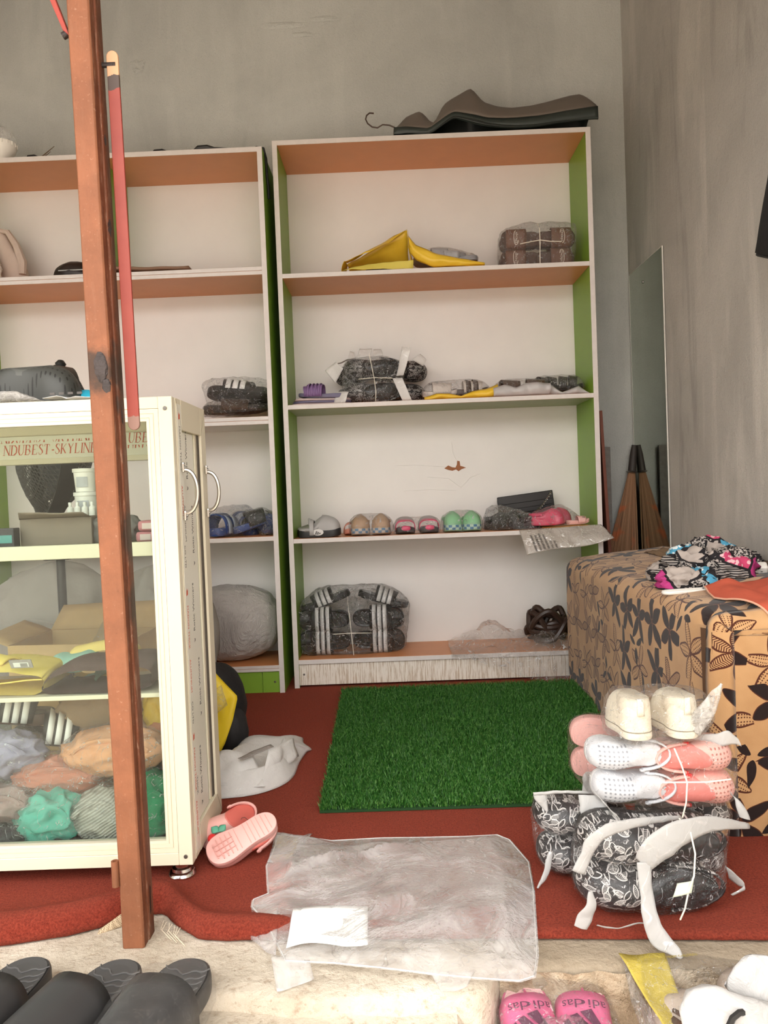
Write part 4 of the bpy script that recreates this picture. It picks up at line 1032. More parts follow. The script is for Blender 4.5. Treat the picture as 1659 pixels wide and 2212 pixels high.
def clog(label, loc, rot, L, W, H, mat, solemat=None, inmat=None, strap=True, flip=1, group=None, name='clog', th=.016, cat='clog', op=(-.16, .30, .36), heelz=.62, strapmat=None, strap_back=True, charms=None, tread=None, low=.55):
    """clog: sole, dome upper with an oval opening, footbed, heel strap on two rivets. op = (centre y, half length, half width) of the opening"""
    r = thing(name, label, cat, loc, rot, group)
    solemat = solemat or mat; inmat = inmat or mat
    sole_mb(L, W, th, flip, .010, 0).build('sole', solemat, r)
    n = len(OUTL); cy, hl, hw = op; mb = MB(); rings = []
    def P(i, s):
        p = OUTL[i]; c = Vector((0, cy)); d = p-c; an = math.atan2(d.y/hl, d.x/hw)
        e = Vector((hw*math.cos(an), cy+hl*math.sin(an)))
        front = max(0, min(1, (e.y-(cy-hl))/(2*hl)))
        zr = H*(heelz if front < .35 else heelz+(low-heelz)*min(1, (front-.35)/.2) if front < .55 else low+(1-low)*min(1, (front-.55)/.45)**1.3)
        q = e.lerp(p*.985, math.sin(s*PI/2)); z = th*.9+(zr-th*.9)*max(0, math.cos(s*PI/2))**.9
        z += .010*max(0, q.y-.1)**2*4*s
        return Vector((q.x*W*flip, q.y*L, z))
    S = 8
    for k in range(S, -1, -1): rings.append([P(i, k/S) for i in range(n)])
    rim = rings[-1]; t = .0035
    def inn(p, k, dz): 
        c = Vector((0, cy*L, 0)); d = Vector((p.x, p.y, 0))-c; l = d.length
        return Vector((p.x+d.x/l*k, p.y+d.y/l*k, p.z+dz))
    rings.append([inn(p, -.001, .0012) for p in rim])
    if flip < 0: rings = [q[::-1] for q in rings]
    mb.loft(rings, True, False); mb.build('upper', mat, r, smooth='all')
    mb = MB(); rg = [[inn(p, -.001, .0011) for p in rim], [inn(p, .002, -.001) for p in rim], [inn(p, .004, -.012) for p in rim]]
    rg.append([Vector((OUTL[i].x*W*.86*flip, OUTL[i].y*L*.9, th+.004)) for i in range(n)]); rg.append([Vector((OUTL[i].x*W*.3*flip, OUTL[i].y*L*.3-.1*L, th+.003)) for i in range(n)])
    if flip < 0: rg = [q[::-1] for q in rg]
    mb.loft(rg, True, True); mb.build('lining', inmat, r, smooth='all')
    if strap:
        pts = []; y0 = cy*L+.03*L
        for i in range(17):
            a = PI*i/16; pts.append((-(W*.43)*math.cos(a), y0-(L*.36)*math.sin(a)*(1 if strap_back else -.55), H*(.62 if strap_back else .80)+ (.0 if strap_back else .35*H*math.sin(a))))
        m = MB(); lo = [(p[0], p[1], p[2]-.0065) for p in pts]; up = [(p[0], p[1], p[2]+.0065) for p in pts]
        m.loft([lo, up], False, False); so = m.build('heel_strap', strapmat or mat, r, smooth='all', solid=.003, offset=0)
        for sx in (-1, 1):
            o = MB().lathe([(0, -.002), (.0055, -.002), (.0055, .001), (.0035, .0022), (0, .0024)], 12).build('rivet', charms or (strapmat or mat), so); o.location = (sx*(W*.43+.002), y0, pts[0][2]); o.rotation_euler = (0, sx*PI/2, 0)
    if tread:
        for k in range(-6, 7):
            y = k*.065*L
            if abs(k) == 0: continue
            w = .33*W if abs(k) < 6 else .24*W
            MB().tube([(-w, y, -.0002), (w, y, -.0002)], .0011, 4).build('tread_line', tread, r)
        for x in (-.16*W, .0, .16*W):
            MB().tube([(x, .12*L, -.0002), (x, .40*L, -.0002)], .0011, 4).build('tread_line', tread, r)
    return r
# orientations: which way the toe and the top of the shoe point
TOE_L = axes((0, 0, 1), (-1, 0, 0), (0, -1, 0)); TOE_R = axes((0, 0, -1), (1, 0, 0), (0, -1, 0))     # on edge, top towards the street
TOE_L_B = axes((0, 0, -1), (-1, 0, 0), (0, 1, 0)); TOE_R_B = axes((0, 0, 1), (1, 0, 0), (0, 1, 0))   # on edge, sole towards the street
FACE = axes((-1, 0, 0), (0, -1, 0), (0, 0, 1)); AWAY = axes((1, 0, 0), (0, 1, 0), (0, 0, 1))         # flat, toe towards / away from the street

M_film = film('clear crinkled plastic', .07, .55, rough=.16, bump=.9)
M_filmc = film('thin clear plastic', .035, .45, rough=.14, bump=.8)
M_milk = film('milky plastic', .42, .3, hazecol=(.82, .80, .77), rough=.3, bump=.35, scale=14)
M_frost = plain('frosted white plastic edge', (.80, .79, .77), .5, var=.06)
M_string = plain('cotton string', (.80, .74, .64), .9)
M_cream = plain('cream canvas', (.82, .75, .60), .7, bump=.2, scale=60)
M_dood = m_doodle('black rubber with white leaf print', s=1.3)
M_dood2 = m_doodle('black rubber with small grey print', ink=(.38, .37, .36), s=1.5)
M_kblk = M_rub('matt black foam', (.018, .017, .017), rough=.45)
M_kblk2 = M_rub('glossy black lining', (.010, .010, .011), rough=.25)
M_wht = M_rub('white foam', (.68, .68, .68)); M_stripe = plain('white stripe', (.90, .88, .86), .45, var=.03)
def strings(name, label, paths, r=.0016):
    t = thing(name, label, 'string', paths[0][0])
    for p in paths: wb(MB().tube(p, r, 6), 'strand', M_string, t, t)
    return t

# ----------------------------------------------------------------- brown slides on the top shelf
M_brn = M_rub('brown foam', (.155, .075, .050), rough=.5); M_brnd = M_rub('dark brown foam', (.085, .045, .032)); M_logo = plain('pale print', (.72, .64, .55), .6)
def logo_oval(r, L, W, th, h, ya, yb, flip, mat):
    pts = [(.019*math.cos(2*PI*i/20), .010*math.sin(2*PI*i/20)) for i in range(20)]
    q = [(x*.86, y*.78) for x, y in pts]; z0 = th*.35
    mb = MB(); arc = PI*.5*(W*.5+h)*.82; f = lambda x, y: strap_pt(L, W, z0, h*.93, (ya+yb)/2+.02+y/L, .5+x/arc, .0052)
    n = 15
    mb.loft([[f(*pts[i]) for i in range(n)], [f(*q[i]) for i in range(n)]], False, False); mb.build('logo', mat, r, smooth=False)
    wrap_text(r, 'Dopi', .013, L, W, z0, h, .5, (ya+yb)/2+.02, mat, up=1); yield None
BR = []
for (z, tag_, dx, dd) in ((1.597+.040, 'lower', 0, 0), (1.597+.118, 'upper', .004, -.02)):
    for (x, R, side) in ((.537+dx, TOE_L, 'toe towards yellow bags'), (.668+dx, TOE_R, 'toe towards wall')):
        BR.append(slide('brown slide sandal tied on the top shelf, front, %s row, %s' % (tag_, side), (x, 3.10, z), R @ rotx(0), .155, .077, M_brnd, M_brn, M_brnd, None, 1, .022, .044, -.10, .36, 'brown slides tied on the top shelf', mark=logo_oval, markmat=M_logo))
        b = slide('brown slide sandal tied on the top shelf, back, %s row, %s' % (tag_, side), (x, 3.112, z+.002), (TOE_L_B if R is TOE_L else TOE_R_B), .155, .077, M_brnd, M_brn, M_brnd, None, 1, .022, .044, -.10, .36, 'brown slides tied on the top shelf'); BR.append(b)
wrap('clear_bag', points(BR), M_film, 'clear plastic bag round the tied brown slides on the top shelf', 'bag', amp=.004, freq=40, grow=.006, tips=[(.455, 3.03, 1.74), (.755, 3.05, 1.785), (.61, 3.02, 1.785)], floor=1.5975, seed=4)
strings('string', 'white string tied round the brown slides on the top shelf', [[(.603, 3.03, 1.600), (.603, 3.026, 1.64), (.605, 3.026, 1.692), (.605, 3.03, 1.74), (.607, 3.08, 1.775)], [(.53, 3.032, 1.685), (.57, 3.026, 1.690), (.605, 3.024, 1.694), (.645, 3.026, 1.688), (.69, 3.04, 1.69)]])

# ----------------------------------------------------------------- yellow bags on the top shelf
M_yel = plain('yellow plastic', (.72, .47, .035), .38, var=.08, scale=8, bump=.25, bscale=20); M_yelin = plain('pale yellow plastic', (.62, .52, .10), .45, var=.08)
def yellow_bags():
    r = thing('yellow_bag', 'open yellow plastic bag with a raised flap, a dark sandal inside, top shelf', 'bag', (-.02, 3.08, 1.597))
    def fl(name, p, m, a=.005, s=0, nu=14): 
        l = r.location; return flap(name, [Vector(q)-l for q in p], m, r, nu, 8, a, 18, s)
    fl('flap', [(-.148, 3.02, 1.642), (-.05, 3.03, 1.672), (.102, 3.06, 1.690), (.095, 3.10, 1.770)][:2]+[(.102, 3.07, 1.768), (-.140, 3.12, 1.665)], M_yel, .007, 2)
    fl('lip', [(-.155, 3.005, 1.606), (.115, 3.005, 1.600), (.118, 3.012, 1.634), (-.06, 3.02, 1.628)], M_yelin, .006, 4)
    fl('side', [(-.155, 3.01, 1.6), (-.148, 3.02, 1.645), (-.142, 3.15, 1.66), (-.15, 3.15, 1.6)], M_yel, .006, 5)
    fl('back', [(-.14, 3.12, 1.66), (.100, 3.07, 1.768), (.105, 3.2, 1.62), (-.12, 3.22, 1.60)], M_yel, .008, 6)
    fl('fold', [(.102, 3.065, 1.765), (.098, 3.03, 1.69), (.118, 3.01, 1.60), (.115, 3.12, 1.61)], M_yel, .006, 8)
    MB().box(-.02, -.047, .1, .02, -.044, .1035).build('handle_slot', plain('slot shade', (.3, .18, .03), .8), r, smooth=False) if False else None
    slide('dark sandal inside the open yellow bag on the top shelf', (.02, 3.07, 1.601), rotz(1.35), .18, .07, M_brnd, M_kblk, None, None, 1, .016, .035, two=True)
    b = thing('yellow_bag', 'yellow bag with a clear window over grey slides, beside the open yellow bag', 'bag', (.25, 3.08, 1.597)); l = b.location
    pts = [(.105, 3.02, 1.728), (.115, 3.02, 1.64), (.20, 3.01, 1.598), (.385, 3.01, 1.598), (.39, 3.02, 1.622), (.30, 3.02, 1.655), (.2, 3.02, 1.69), (.12, 3.1, 1.7), (.36, 3.12, 1.61), (.3, 3.1, 1.60)]
    def yl(u, v):
        x = .103+.285*u; top = np.interp(u, [0, .08, .35, .7, 1], [.131, .098, .058, .034, .020]); bot = np.interp(u, [0, .1, .3, 1], [.07, .035, .006, .002])
        return (x-l.x, -.062+.008*sn((u*3, v*2, 0), 2)-.016*math.sin(PI*v)-.012*math.sin(PI*u), bot+(top-bot)*v)
    MB().grid(yl, 22, 8).build('yellow_side', M_yel, b, smooth='all', solid=.0015)
    s1 = slide('grey slide sandal in the windowed yellow bag, the one behind', (.225, 3.11, 1.645), rotz(-PI/2) @ roty(-.25), .21, .088, M_rub('grey foam', (.36, .36, .38)), M_rub('light grey foam', (.48, .48, .50)), M_kblk, None, 1, .022, .05, -.15, .12)
    s2 = slide('grey slide sandal in the windowed yellow bag, the one in front', (.27, 3.075, 1.628), rotz(-PI/2) @ roty(-.15), .20, .070, M_rub('mid grey foam', (.30, .30, .32)), M_rub('light grey foam', (.48, .48, .50)), M_kblk, None, 1, .02, .048, -.15, .12)
    w = wrap('window', points([s1, s2]), M_film, None, None, amp=.003, freq=35, grow=.005, floor=1.5985, base=(0, 0, 0), seed=9); w.parent = b; w.location = -l
yellow_bags()

# ----------------------------------------------------------------- second shelf
M_pur = M_rub('purple foam', (.20, .115, .26)); M_pur2 = M_rub('slate purple foam', (.13, .115, .19)); M_pale = plain('pale pink grey foam', (.45, .36, .36), .6)
for k in range(3):
    mb = sole_mb(.23, .09, .0085, 1 if k % 2 else -1)
    o = mb.build('flat_sandal', M_pale if k != 1 else M_pur2, None); o.location = (-.262+.006*k, 3.07, 1.1005+.009*k); o.rotation_euler = (0, 0, PI/2+.05*k)
    tag(o, 'thin pale flip-flop sole under the purple slide, %s of the three' % ['bottom', 'middle', 'top'][k], 'sandal', 'thin soles under the purple slide')
    MB().tube([(-.03, .02, .008), (-.012, .05, .0105), (0, .075, .0095), (.012, .05, .0105), (.03, .02, .008)], .003, 6).build('thong', M_kblk, o)
pu = slide('purple slide sandal with a pleated strap, on the second shelf beside the side panel', (-.255, 3.065, 1.1285), rotz(PI/2-.1) @ rotx(.02), .19, .085, M_pur2, M_pur, M_pur2, None, 1, .014, .05, -.02, .34)
for k in range(4): strap_mb(.19, .085, .005, .052, .02+.075*k, .055+.075*k, .003, 1, .02, nv=1).build('strap_pleat', M_pur, pu, smooth='all', solid=.003)

def clog_set(items, L, W, H, mat, inm, **kw):
    return [clog(lab, loc, rot, L, W, H, mat, kw.get('sole', M_kblk), inm, group=kw.get('group'), **{k: v for k, v in kw.items() if k not in ('sole', 'group')}) for lab, loc, rot in items]
SB = clog_set([('small-print black clog at the front of the bundle on the second shelf, upper row', (-.052, 3.115, 1.2385), TOE_L), ('small-print black clog at the front of the bundle on the second shelf, lower row', (-.058, 3.115, 1.146), TOE_L @ roty(0)),
   ('small-print black clog behind the bundle front, upper row, its toe beyond the right end', (.045, 3.205, 1.2385), TOE_R), ('small-print black clog behind the bundle front, lower row, its toe beyond the right end', (.035, 3.205, 1.146), TOE_R),
   ], .235, .088, .085, M_dood2, M_kblk2, group='black clogs bundled on the second shelf', strap_back=True)
SB += clog_set([('small-print black clog at the back left of the second shelf bundle, upper row', (-.142, 3.215, 1.2305), TOE_L), ('small-print black clog at the back left of the second shelf bundle, lower row', (-.138, 3.215, 1.141), TOE_L)], .14, .080, .07, M_dood2, M_kblk2, group='black clogs bundled on the second shelf', strap=False)
wrap('clear_bag', points(SB[:2]), M_film, 'clear bag with a frosted edge round the front pair of the second shelf bundle', amp=.0035, freq=36, grow=.006, seed=2, floor=1.101)
def frost(parent_label, strips, loc, seed=0):
    t = thing('frosted_bag_flap', parent_label, 'bag', loc)
    for i, P_ in enumerate(strips):
        flap('flap', [Vector(p)-Vector(loc) for p in P_], M_frostf, t, 12, 5, .005, 24, seed+i)
    return t
M_frostf = film('frosted plastic flap', .66, .3, hazecol=(.86, .84, .82), rough=.3, bump=.3, scale=16)
frost('milky bag flaps sticking up and out round the black clog bundle on the second shelf', [
    [(.035, 3.03, 1.20), (.062, 3.02, 1.20), (.098, 3.02, 1.305), (.062, 3.03, 1.312)], [(.02, 3.02, 1.19), (.058, 3.015, 1.19), (.092, 3.005, 1.100), (.055, 3.005, 1.101)],
    [(-.205, 3.10, 1.19), (-.17, 3.08, 1.245), (-.20, 3.10, 1.275), (-.245, 3.11, 1.244)], [(-.16, 3.12, 1.27), (-.12, 3.12, 1.285), (-.13, 3.15, 1.318), (-.145, 3.15, 1.325)][::-1],
    [(-.115, 3.1, 1.285), (-.065, 3.1, 1.288), (-.055, 3.13, 1.325), (-.105, 3.13, 1.330)], [(-.055, 3.1, 1.288), (-.012, 3.1, 1.288), (-.02, 3.13, 1.326), (-.05, 3.13, 1.322)],
    [(.10, 3.12, 1.275), (.145, 3.13, 1.25), (.160, 3.14, 1.275), (.135, 3.14, 1.30)], [(-.21, 3.03, 1.104), (-.165, 3.01, 1.103), (-.15, 3.02, 1.145), (-.20, 3.05, 1.150)],
    [(-.21, 3.14, 1.276), (-.17, 3.14, 1.285), (-.10, 3.05, 1.290), (-.14, 3.05, 1.278)]], (-.03, 3.05, 1.101), 3)
strings('string', 'white string tied round the black clog bundle on the second shelf', [[(-.048, 3.01, 1.104), (-.045, 3.002, 1.14), (-.05, 3.003, 1.19), (-.058, 3.005, 1.24), (-.066, 3.02, 1.287)], [(-.11, 3.02, 1.192), (-.05, 3.006, 1.193), (.02, 3.015, 1.19)]], .0012)

def flatbag(label, x0, x1, z0, tops, low, shoes, lowmat, seed, y=3.03, d=.16):
    r = thing('shoe_bag', label, 'bag', ((x0+x1)/2, y+d/2, z0)); l = r.location
    def fn(u, v):
        x = x0+(x1-x0)*u; h = float(np.interp(u, [k/(len(low)-1) for k in range(len(low))], low))
        return (x-l.x, -d/2-.012*math.sin(PI*v)+.012*sn((u*5, v, seed), 1.3), .001+h*v)
    MB().grid(fn, 24, 5).build('coloured_side', lowmat, r, smooth='all', solid=.0012)
    pts = points(shoes)
    w = wrap('window', pts, M_film, None, None, amp=.003, freq=30, grow=.005, floor=z0+.001, base=(0, 0, 0), seed=seed, tips=tops); w.parent = r; w.location = -l
    return r
M_offw = M_rub('off-white foam', (.62, .55, .50)); M_dkb = plain('dark brown print', (.06, .035, .03), .6)
w1 = slide('off-white slide with dark print in the yellow-edged bag, second shelf, left one', (.205, 3.10, 1.122), rotz(-PI/2) @ roty(.12), .14, .085, M_offw, M_offw, M_dkb, None, 1, .02, .05, -.2, .3)
w2 = slide('off-white slide with dark print in the yellow-edged bag, second shelf, right one', (.325, 3.10, 1.122), rotz(-PI/2), .14, .085, M_dkb, M_offw, M_offw, (M_dkb, 2), 1, .02, .05, -.2, .3)
for k in range(6): o = wrap_text(w1, 'ASHION'[k], .02, .14, .085, .007, .05, .28+.05*k, -.25+.09*k, M_dkb)
flatbag('clear bag with a yellow lower edge round two off-white slides on the second shelf', .140, .425, 1.1005, [(.40, 3.06, 1.15)], [.012, .025, .024, .012, .03, .035, .052], [w1, w2], M_yel, 3)
g1 = [slide('dark slide in the grey-edged bag on the second shelf, %s' % s, (x, 3.11, 1.122), rotz(-PI/2+a), .13, .085, M_kblk, M_brnd, None, None, 1, .018, .05, -.2, .3) for x, a, s in ((.475, .1, 'left one'), (.575, -.1, 'right one'))]
M_greyb = plain('grey white plastic', (.46, .44, .44), .45)
flatbag('clear bag with a grey lower edge round two dark slides on the second shelf', .405, .625, 1.1005, [(.41, 3.05, 1.14)], [.035, .048, .034, .052, .052, .045], g1, M_greyb, 5, 3.02)
g2 = [slide('black sandal in the second shelf bag nearest the wall, %s' % s, (x, 3.14, 1.128), rotz(-PI/2+a), .13, .085, M_kblk, M_kblk, None, None, 1, .018, .055, -.2, .3, two=True) for x, a, s in ((.625, .1, 'left one'), (.712, -.15, 'right one'))]
flatbag('clear bag with a grey fold round black sandals on the second shelf, nearest the wall', .60, .775, 1.1005, [(.735, 3.2, 1.19), (.77, 3.03, 1.13)], [.042, .040, .010, .022, .034, .004], g2, M_greyb, 7, 3.035)

# ----------------------------------------------------------------- third shelf
Z3 = .5885
M_lg = M_rub('light grey foam', (.36, .345, .335)); M_bsole = M_rub('black rubber sole', (.02, .019, .02), rough=.5)
def grey_pair():
    out = []
    for lab, loc, a in (('grey slide with black sole and oval badge, left end of third shelf, nearer one', (-.285, 3.035, Z3), .0), ('grey slide with a black sole at the left end of the third shelf, farther one', (-.300, 3.125, Z3), .06)):
        r = clog(lab, loc, rotz(-PI/2+a), .165, .080, .084, M_lg, M_bsole, M_lg, strap=False, group='grey slides on the third shelf', th=.030, op=(-.17, .30, .39), heelz=.42, low=.42, name='slide_sandal', cat='sandal')
        strap_mb(.165, .078, .010, .062, -.22, -.12, .001, 1, .0).build('strap', M_lg, r, smooth='all', solid=.003)
        out.append(r)
    r = out[0]; mb = MB()
    pts = [(.022*math.cos(2*PI*i/24), -.0400, .021+.0125*math.sin(2*PI*i/24)) for i in range(24)]
    mb.add([(p[1], p[0], p[2]) for p in pts], [tuple(range(24))])
    def side(mb, nm, m, off):
        mb.v = [(.0395+off, v[1]-.004, v[2]) for v in mb.v]; mb.build(nm, m, r, smooth=False)
    side(mb, 'badge', plain('pale badge', (.62, .60, .58), .5), 0)
    for k, hh in enumerate((.006, .0095, .013)):
        b = MB(); y = .009-.0075*k; b.add([(0, y, .014), (0, y-.005, .014), (0, y-.005+hh*.35, .014+hh), (0, y+hh*.35, .014+hh*.8)], [(0, 1, 2, 3)]); side(b, 'logo_bar', M_tblk, .0004)
    text('lettering', 'adidas', .009, M_tblk, r, (.0402, -.022, .0105), axes((0, 1, 0), (0, 0, 1), (1, 0, 0)))
grey_pair()
M_peach = M_rub('peach foam', (.60, .24, .17)); slide('small peach sandal behind the grey pair on the third shelf', (-.165, 3.14, Z3), FACE, .13, .062, M_peach, M_peach, M_peach, None, 1, .018, .045, -.1, .25)
def m_check(name, base, a, b, L):
    g = G(name); v = g.co(); x, y, z = g.sep(v)
    an = g.ma('MULTIPLY', g.ma('ARCTAN2', y, x), 5.5)
    par = g.ma('FLOORED_MODULO', g.ma('ADD', g.ma('FLOOR', an), g.ma('FLOOR', g.ma('MULTIPLY', z, 105))), 2.0)
    c = g.mix(par, a, b); m = g.ma('MULTIPLY', g.ma('GREATER_THAN', z, .0095), g.ma('LESS_THAN', z, .0285)); c = g.mix(m, base, c)
    return g.end(g.pbr(c, .5))
def kid_pair(xs, col, lab, bag, sole, y=3.075, inm=None, seed=0, L=.135, W=.068, H=.062, tips=(), mat=None, strap=True, **kw):
    S = [clog(lab % s, (x, y, Z3+.0005), FACE @ rotz(a), L, W, H, mat or col, sole, inm or col, th=.030, flip=f, strap=strap, **kw) for x, s, f, a in ((xs[0], 'left one', 1, .05), (xs[1], 'right one', -1, -.05))]
    wrap('clear_bag', points(S), M_film, bag, amp=.0035, freq=42, grow=.006, seed=seed, floor=Z3+.0005, tips=tips); return S
M_tan = M_rub('tan foam', (.40, .25, .15)); kid_pair((-.128, -.045), M_tan, 'tan child clog with a blue checked sole on the third shelf, %s', 'clear bag round the tan clogs on the third shelf', m_check('tan sole with blue checks', (.40, .26, .16), (.50, .42, .36), (.10, .20, .32), .1), seed=1, L=.15, W=.078, H=.082, tips=[(-.175, 3.03, Z3+.01), (.008, 3.03, Z3+.02)])
M_grn = M_rub('mint foam', (.22, .50, .25)); kid_pair((.232, .308), M_grn, 'mint green child clog with a blue checked sole on the third shelf, %s', 'clear bag round the mint green clogs on the third shelf', m_check('mint sole with blue checks', (.25, .5, .3), (.45, .62, .50), (.05, .18, .32), .1), seed=2, L=.15, W=.076, H=.080, tips=[(.19, 3.03, Z3+.06), (.35, 3.05, Z3+.02)])
M_pnk = M_rub('hot pink foam', (.62, .045, .12), rough=.35); M_gstrap = M_rub('grey strap foam', (.42, .36, .36))
def pink_sandals():
    S = []
    for x, s in ((.048, 'left one'), (.140, 'right one')):
        r = slide('pink and black child sandal facing the street on the third shelf, %s' % s, (x, 3.075, Z3), FACE, .145, .078, M_bsole, M_gstrap, M_pnk, None, 1, .022, .058, -.25, .05)
        strap_mb(.145, .074, .018, .040, .10, .43, 0, 1, .05).build('toe_strap', M_pnk, r, smooth='all', solid=.003)
        blob('toe_badge', (0, .066, .022), .018, M_rub('glossy pink', (.70, .06, .16), rough=.2), r, OR, (1.1, .5, .62), .02, 1, 1, ridge=False)
        S.append(r)
    wrap('clear_bag', points(S), M_film, 'clear bag round the pink and black sandals on the third shelf', amp=.0035, freq=40, grow=.006, seed=6, floor=Z3+.0005, tips=[(.0, 3.02, Z3+.01), (.19, 3.03, Z3+.04)])
OR = type('o', (), {'location': Vector((0, 0, 0))})()
pink_sandals()
BC = [clog('black clog in the wrinkled clear bag on the third shelf, %s' % s, (x, 3.09, Z3+z), rot, .15, .075, .07, M_kblk, M_kblk, M_kblk2) for x, z, rot, s in ((.415, .0, FACE @ rotz(.5), 'left one'), (.50, .0, rotz(1.2), 'right one'))]
wrap('clear_bag', points(BC), film('clear bag with dark glints', .10, .8, bump=1.2), 'wrinkled clear bag round two black clogs on the third shelf', amp=.005, freq=36, grow=.008, seed=8, floor=Z3+.0005, tips=[(.385, 3.08, Z3+.115), (.39, 3.02, Z3+.0), (.43, 3.01, Z3+.01), (.575, 3.05, Z3+.04)])
def handbag():
    r = thing('handbag', 'black quilted handbag with a silver chain, standing at the back of the third shelf', 'handbag', (.555, 3.215, Z3)); m = plain('black leatherette', (.010, .009, .010), .3, var=.2)
    R_ = roty(-.10); r.rotation_euler = R_.to_euler()
    MB().box(-.112, -.022, .03, .112, .022, .135).build('body', m, r, bevel=.016, seg=3)
    MB().box(-.114, -.026, .062, .114, -.020, .137).build('front_flap', m, r, bevel=.004)
    for z in (.082, .104): MB().tube([(-.108, -.0265, z), (.108, -.0265, z)], .0012, 5).build('quilt_seam', plain('seam', (.004, .004, .004), .6), r)
    MB().box(-.112, -.02, 0, .112, .02, .034).build('base', m, r, bevel=.008)
    k = 26
    for i in range(k):
        t = i/(k-1); x = .105-.10*t; z = .128-.085*t + .012*math.sin(t*PI*1.0)*-1; a = i % 2
        o = MB().tube([(.0034*math.cos(q), .0018*math.sin(q), 0) for q in [2*PI*j/8 for j in range(8)]], .0011, 5, closed=True).build('chain_link', M_chrome, r)
        o.location = (x, -.031, z); o.rotation_euler = (PI/2 if a else 0, .7, 0)
handbag()
PB = [clog('hot pink child clog in a clear bag on the third shelf, %s' % s, (x, y, Z3+.012), rot, .14, .07, .066, M_pnk, M_pnk, M_pnk) for x, y, rot, s in ((.60, 3.05, rotz(-1.9), 'front one'), (.64, 3.12, rotz(-1.75), 'back one'))]
wrap('clear_bag', points(PB), M_film, 'clear bag round the hot pink clogs on the third shelf', amp=.004, freq=40, grow=.006, seed=12, floor=Z3+.0115, tips=[(.73, 3.05, Z3+.05), (.765, 3.06, Z3+.02), (.66, 3.05, Z3+.10)])
cp = slide('pale pink child sandal with a dark dot, beside the hot pink clogs', (.715, 3.035, Z3+.013), rotz(-1.5), .09, .045, M_rub('pale pink foam', (.66, .36, .32)), M_rub('pale pink strap', (.70, .40, .36)), None, None, 1, .014, .028)
MB().lathe([(0, 0), (.006, 0), (.006, .002), (0, .002)], 12).build('dot', M_tblk, cp).location = (.018, .02, .026)
def mailer():
    r = thing('mailing_bag', 'clear mailing bag with black print hanging over the right end of the third shelf', 'bag', (.64, 2.985, Z3)); l = r.location
    def fn(u, v):
        x = .475+.30*u; tl, tr_ = Vector((.480, 2.978, .5895)), Vector((.790, 2.978, .60)); bl, br_ = Vector((.500, 2.945, .496)), Vector((.828, 2.945, .545))
        p = (tl*(1-u)+tr_*u)*(1-v)+(bl*(1-u)+br_*u)*v
        return Vector((p.x, p.y-.012*math.sin(PI*v*.7)+.007*sn(p, 26, 2)-.006*math.sin(u*9)*v, p.z+.006*math.sin(u*7)*v))-l
    MB().grid(fn, 40, 16).build('bag_front', film('mailing film', .61, .7, hazecol=(.62, .56, .50), bump=.5, scale=14, rough=.22), r, smooth='all', solid=.0006)
    def fn2(u, v): 
        p = Vector((.475+.31*u, 2.975+.10*v, .5895+.002)) ; return p+Vector((0, 0, .003*abs(sn(p, 30, 3))))-l
    MB().grid(fn2, 30, 10).build('bag_top', film('mailing film top', .2, .7, bump=1), r, smooth='all')
    words = ['WARNING: KEEP THIS BAG', 'AWAY FROM BABIES AND', 'CHILDREN. DO NOT USE IN', 'CRIBS OR BEDS. THIS BAG', 'IS NOT A TOY', 'PLASTIC BAG']
    for i, w_ in enumerate(words):
        o = text('lettering', w_, .0105, M_tblk, r, (0, 0, 0), (0, 0, 0), ext=0, bold=.00045)
        for v in o.data.vertices:
            s, t = v.co.x, v.co.y; u = .10+.048*i+t*3.0; vv = .95-s*5.6
            p = fn(u, max(.03, min(.97, vv))); v.co = p+Vector((0, -.005, 0))
    card = MB().box(-.085, -.03, 0, .085, .03, .004).build('orange_card', plain('orange card', (.62, .27, .04), .6), None, smooth=False, bevel=.001)
    card.location = (.665, 3.015, Z3+.0035); card.rotation_euler = (0, -.03, .03); tag(card, 'orange card under the hot pink clogs at the shelf edge', 'card')
mailer()

# ----------------------------------------------------------------- bottom shelf: striped slides, clear bag, belts
Z4 = .1215
AD = []
for (z, row, dy) in ((Z4+.048, 'bottom', 0), (Z4+.135, 'middle', -.004)):
    for (x, R, sd_) in ((-.288, TOE_L, 'left column'), (-.072, TOE_R, 'right column')):
        AD.append(slide('black slide with three white stripes on the bottom shelf, %s row, %s' % (row, sd_), (x, 3.12, z), R @ rotx(.0), .205, .092, M_kblk, M_kblk, M_kblk2, (M_stripe, 3), 1, .028, .058, -.16, .22, 'striped slides bundled on the bottom shelf'))
for (x, R, sd_) in ((-.275, rotz(PI/2+.06) @ rotx(-.35), 'left'), (-.055, rotz(-PI/2-.06) @ rotx(-.3), 'right')):
    AD.append(slide('striped black slide lying flat on top of the bottom shelf bundle, %s one' % sd_, (x, 3.13, Z4+.19), R, .205, .088, M_kblk, M_kblk, M_kblk2, (M_stripe, 3), 1, .024, .055, -.16, .22, 'striped slides bundled on the bottom shelf'))
wrap('clear_bag', points(AD), film('clear bag with bright glints', .03, .9, bump=1.3, scale=24), 'clear crinkled bag round the striped slides on the bottom shelf', amp=.006, freq=30, grow=.007, seed=21, floor=Z4+.0005, tips=[(-.39, 3.03, .33), (.035, 3.02, .34), (.045, 3.02, .27), (-.16, 3.03, .385), (-.39, 3.03, .125)])
strings('string', 'string tied round the striped slides on the bottom shelf', [[(-.172, 3.03, Z4+.002), (-.175, 3.022, .18), (-.178, 3.022, .22), (-.185, 3.03, .30), (-.19, 3.06, .35)], [(-.25, 3.03, .208), (-.18, 3.02, .212), (-.10, 3.03, .208)]], .0014)
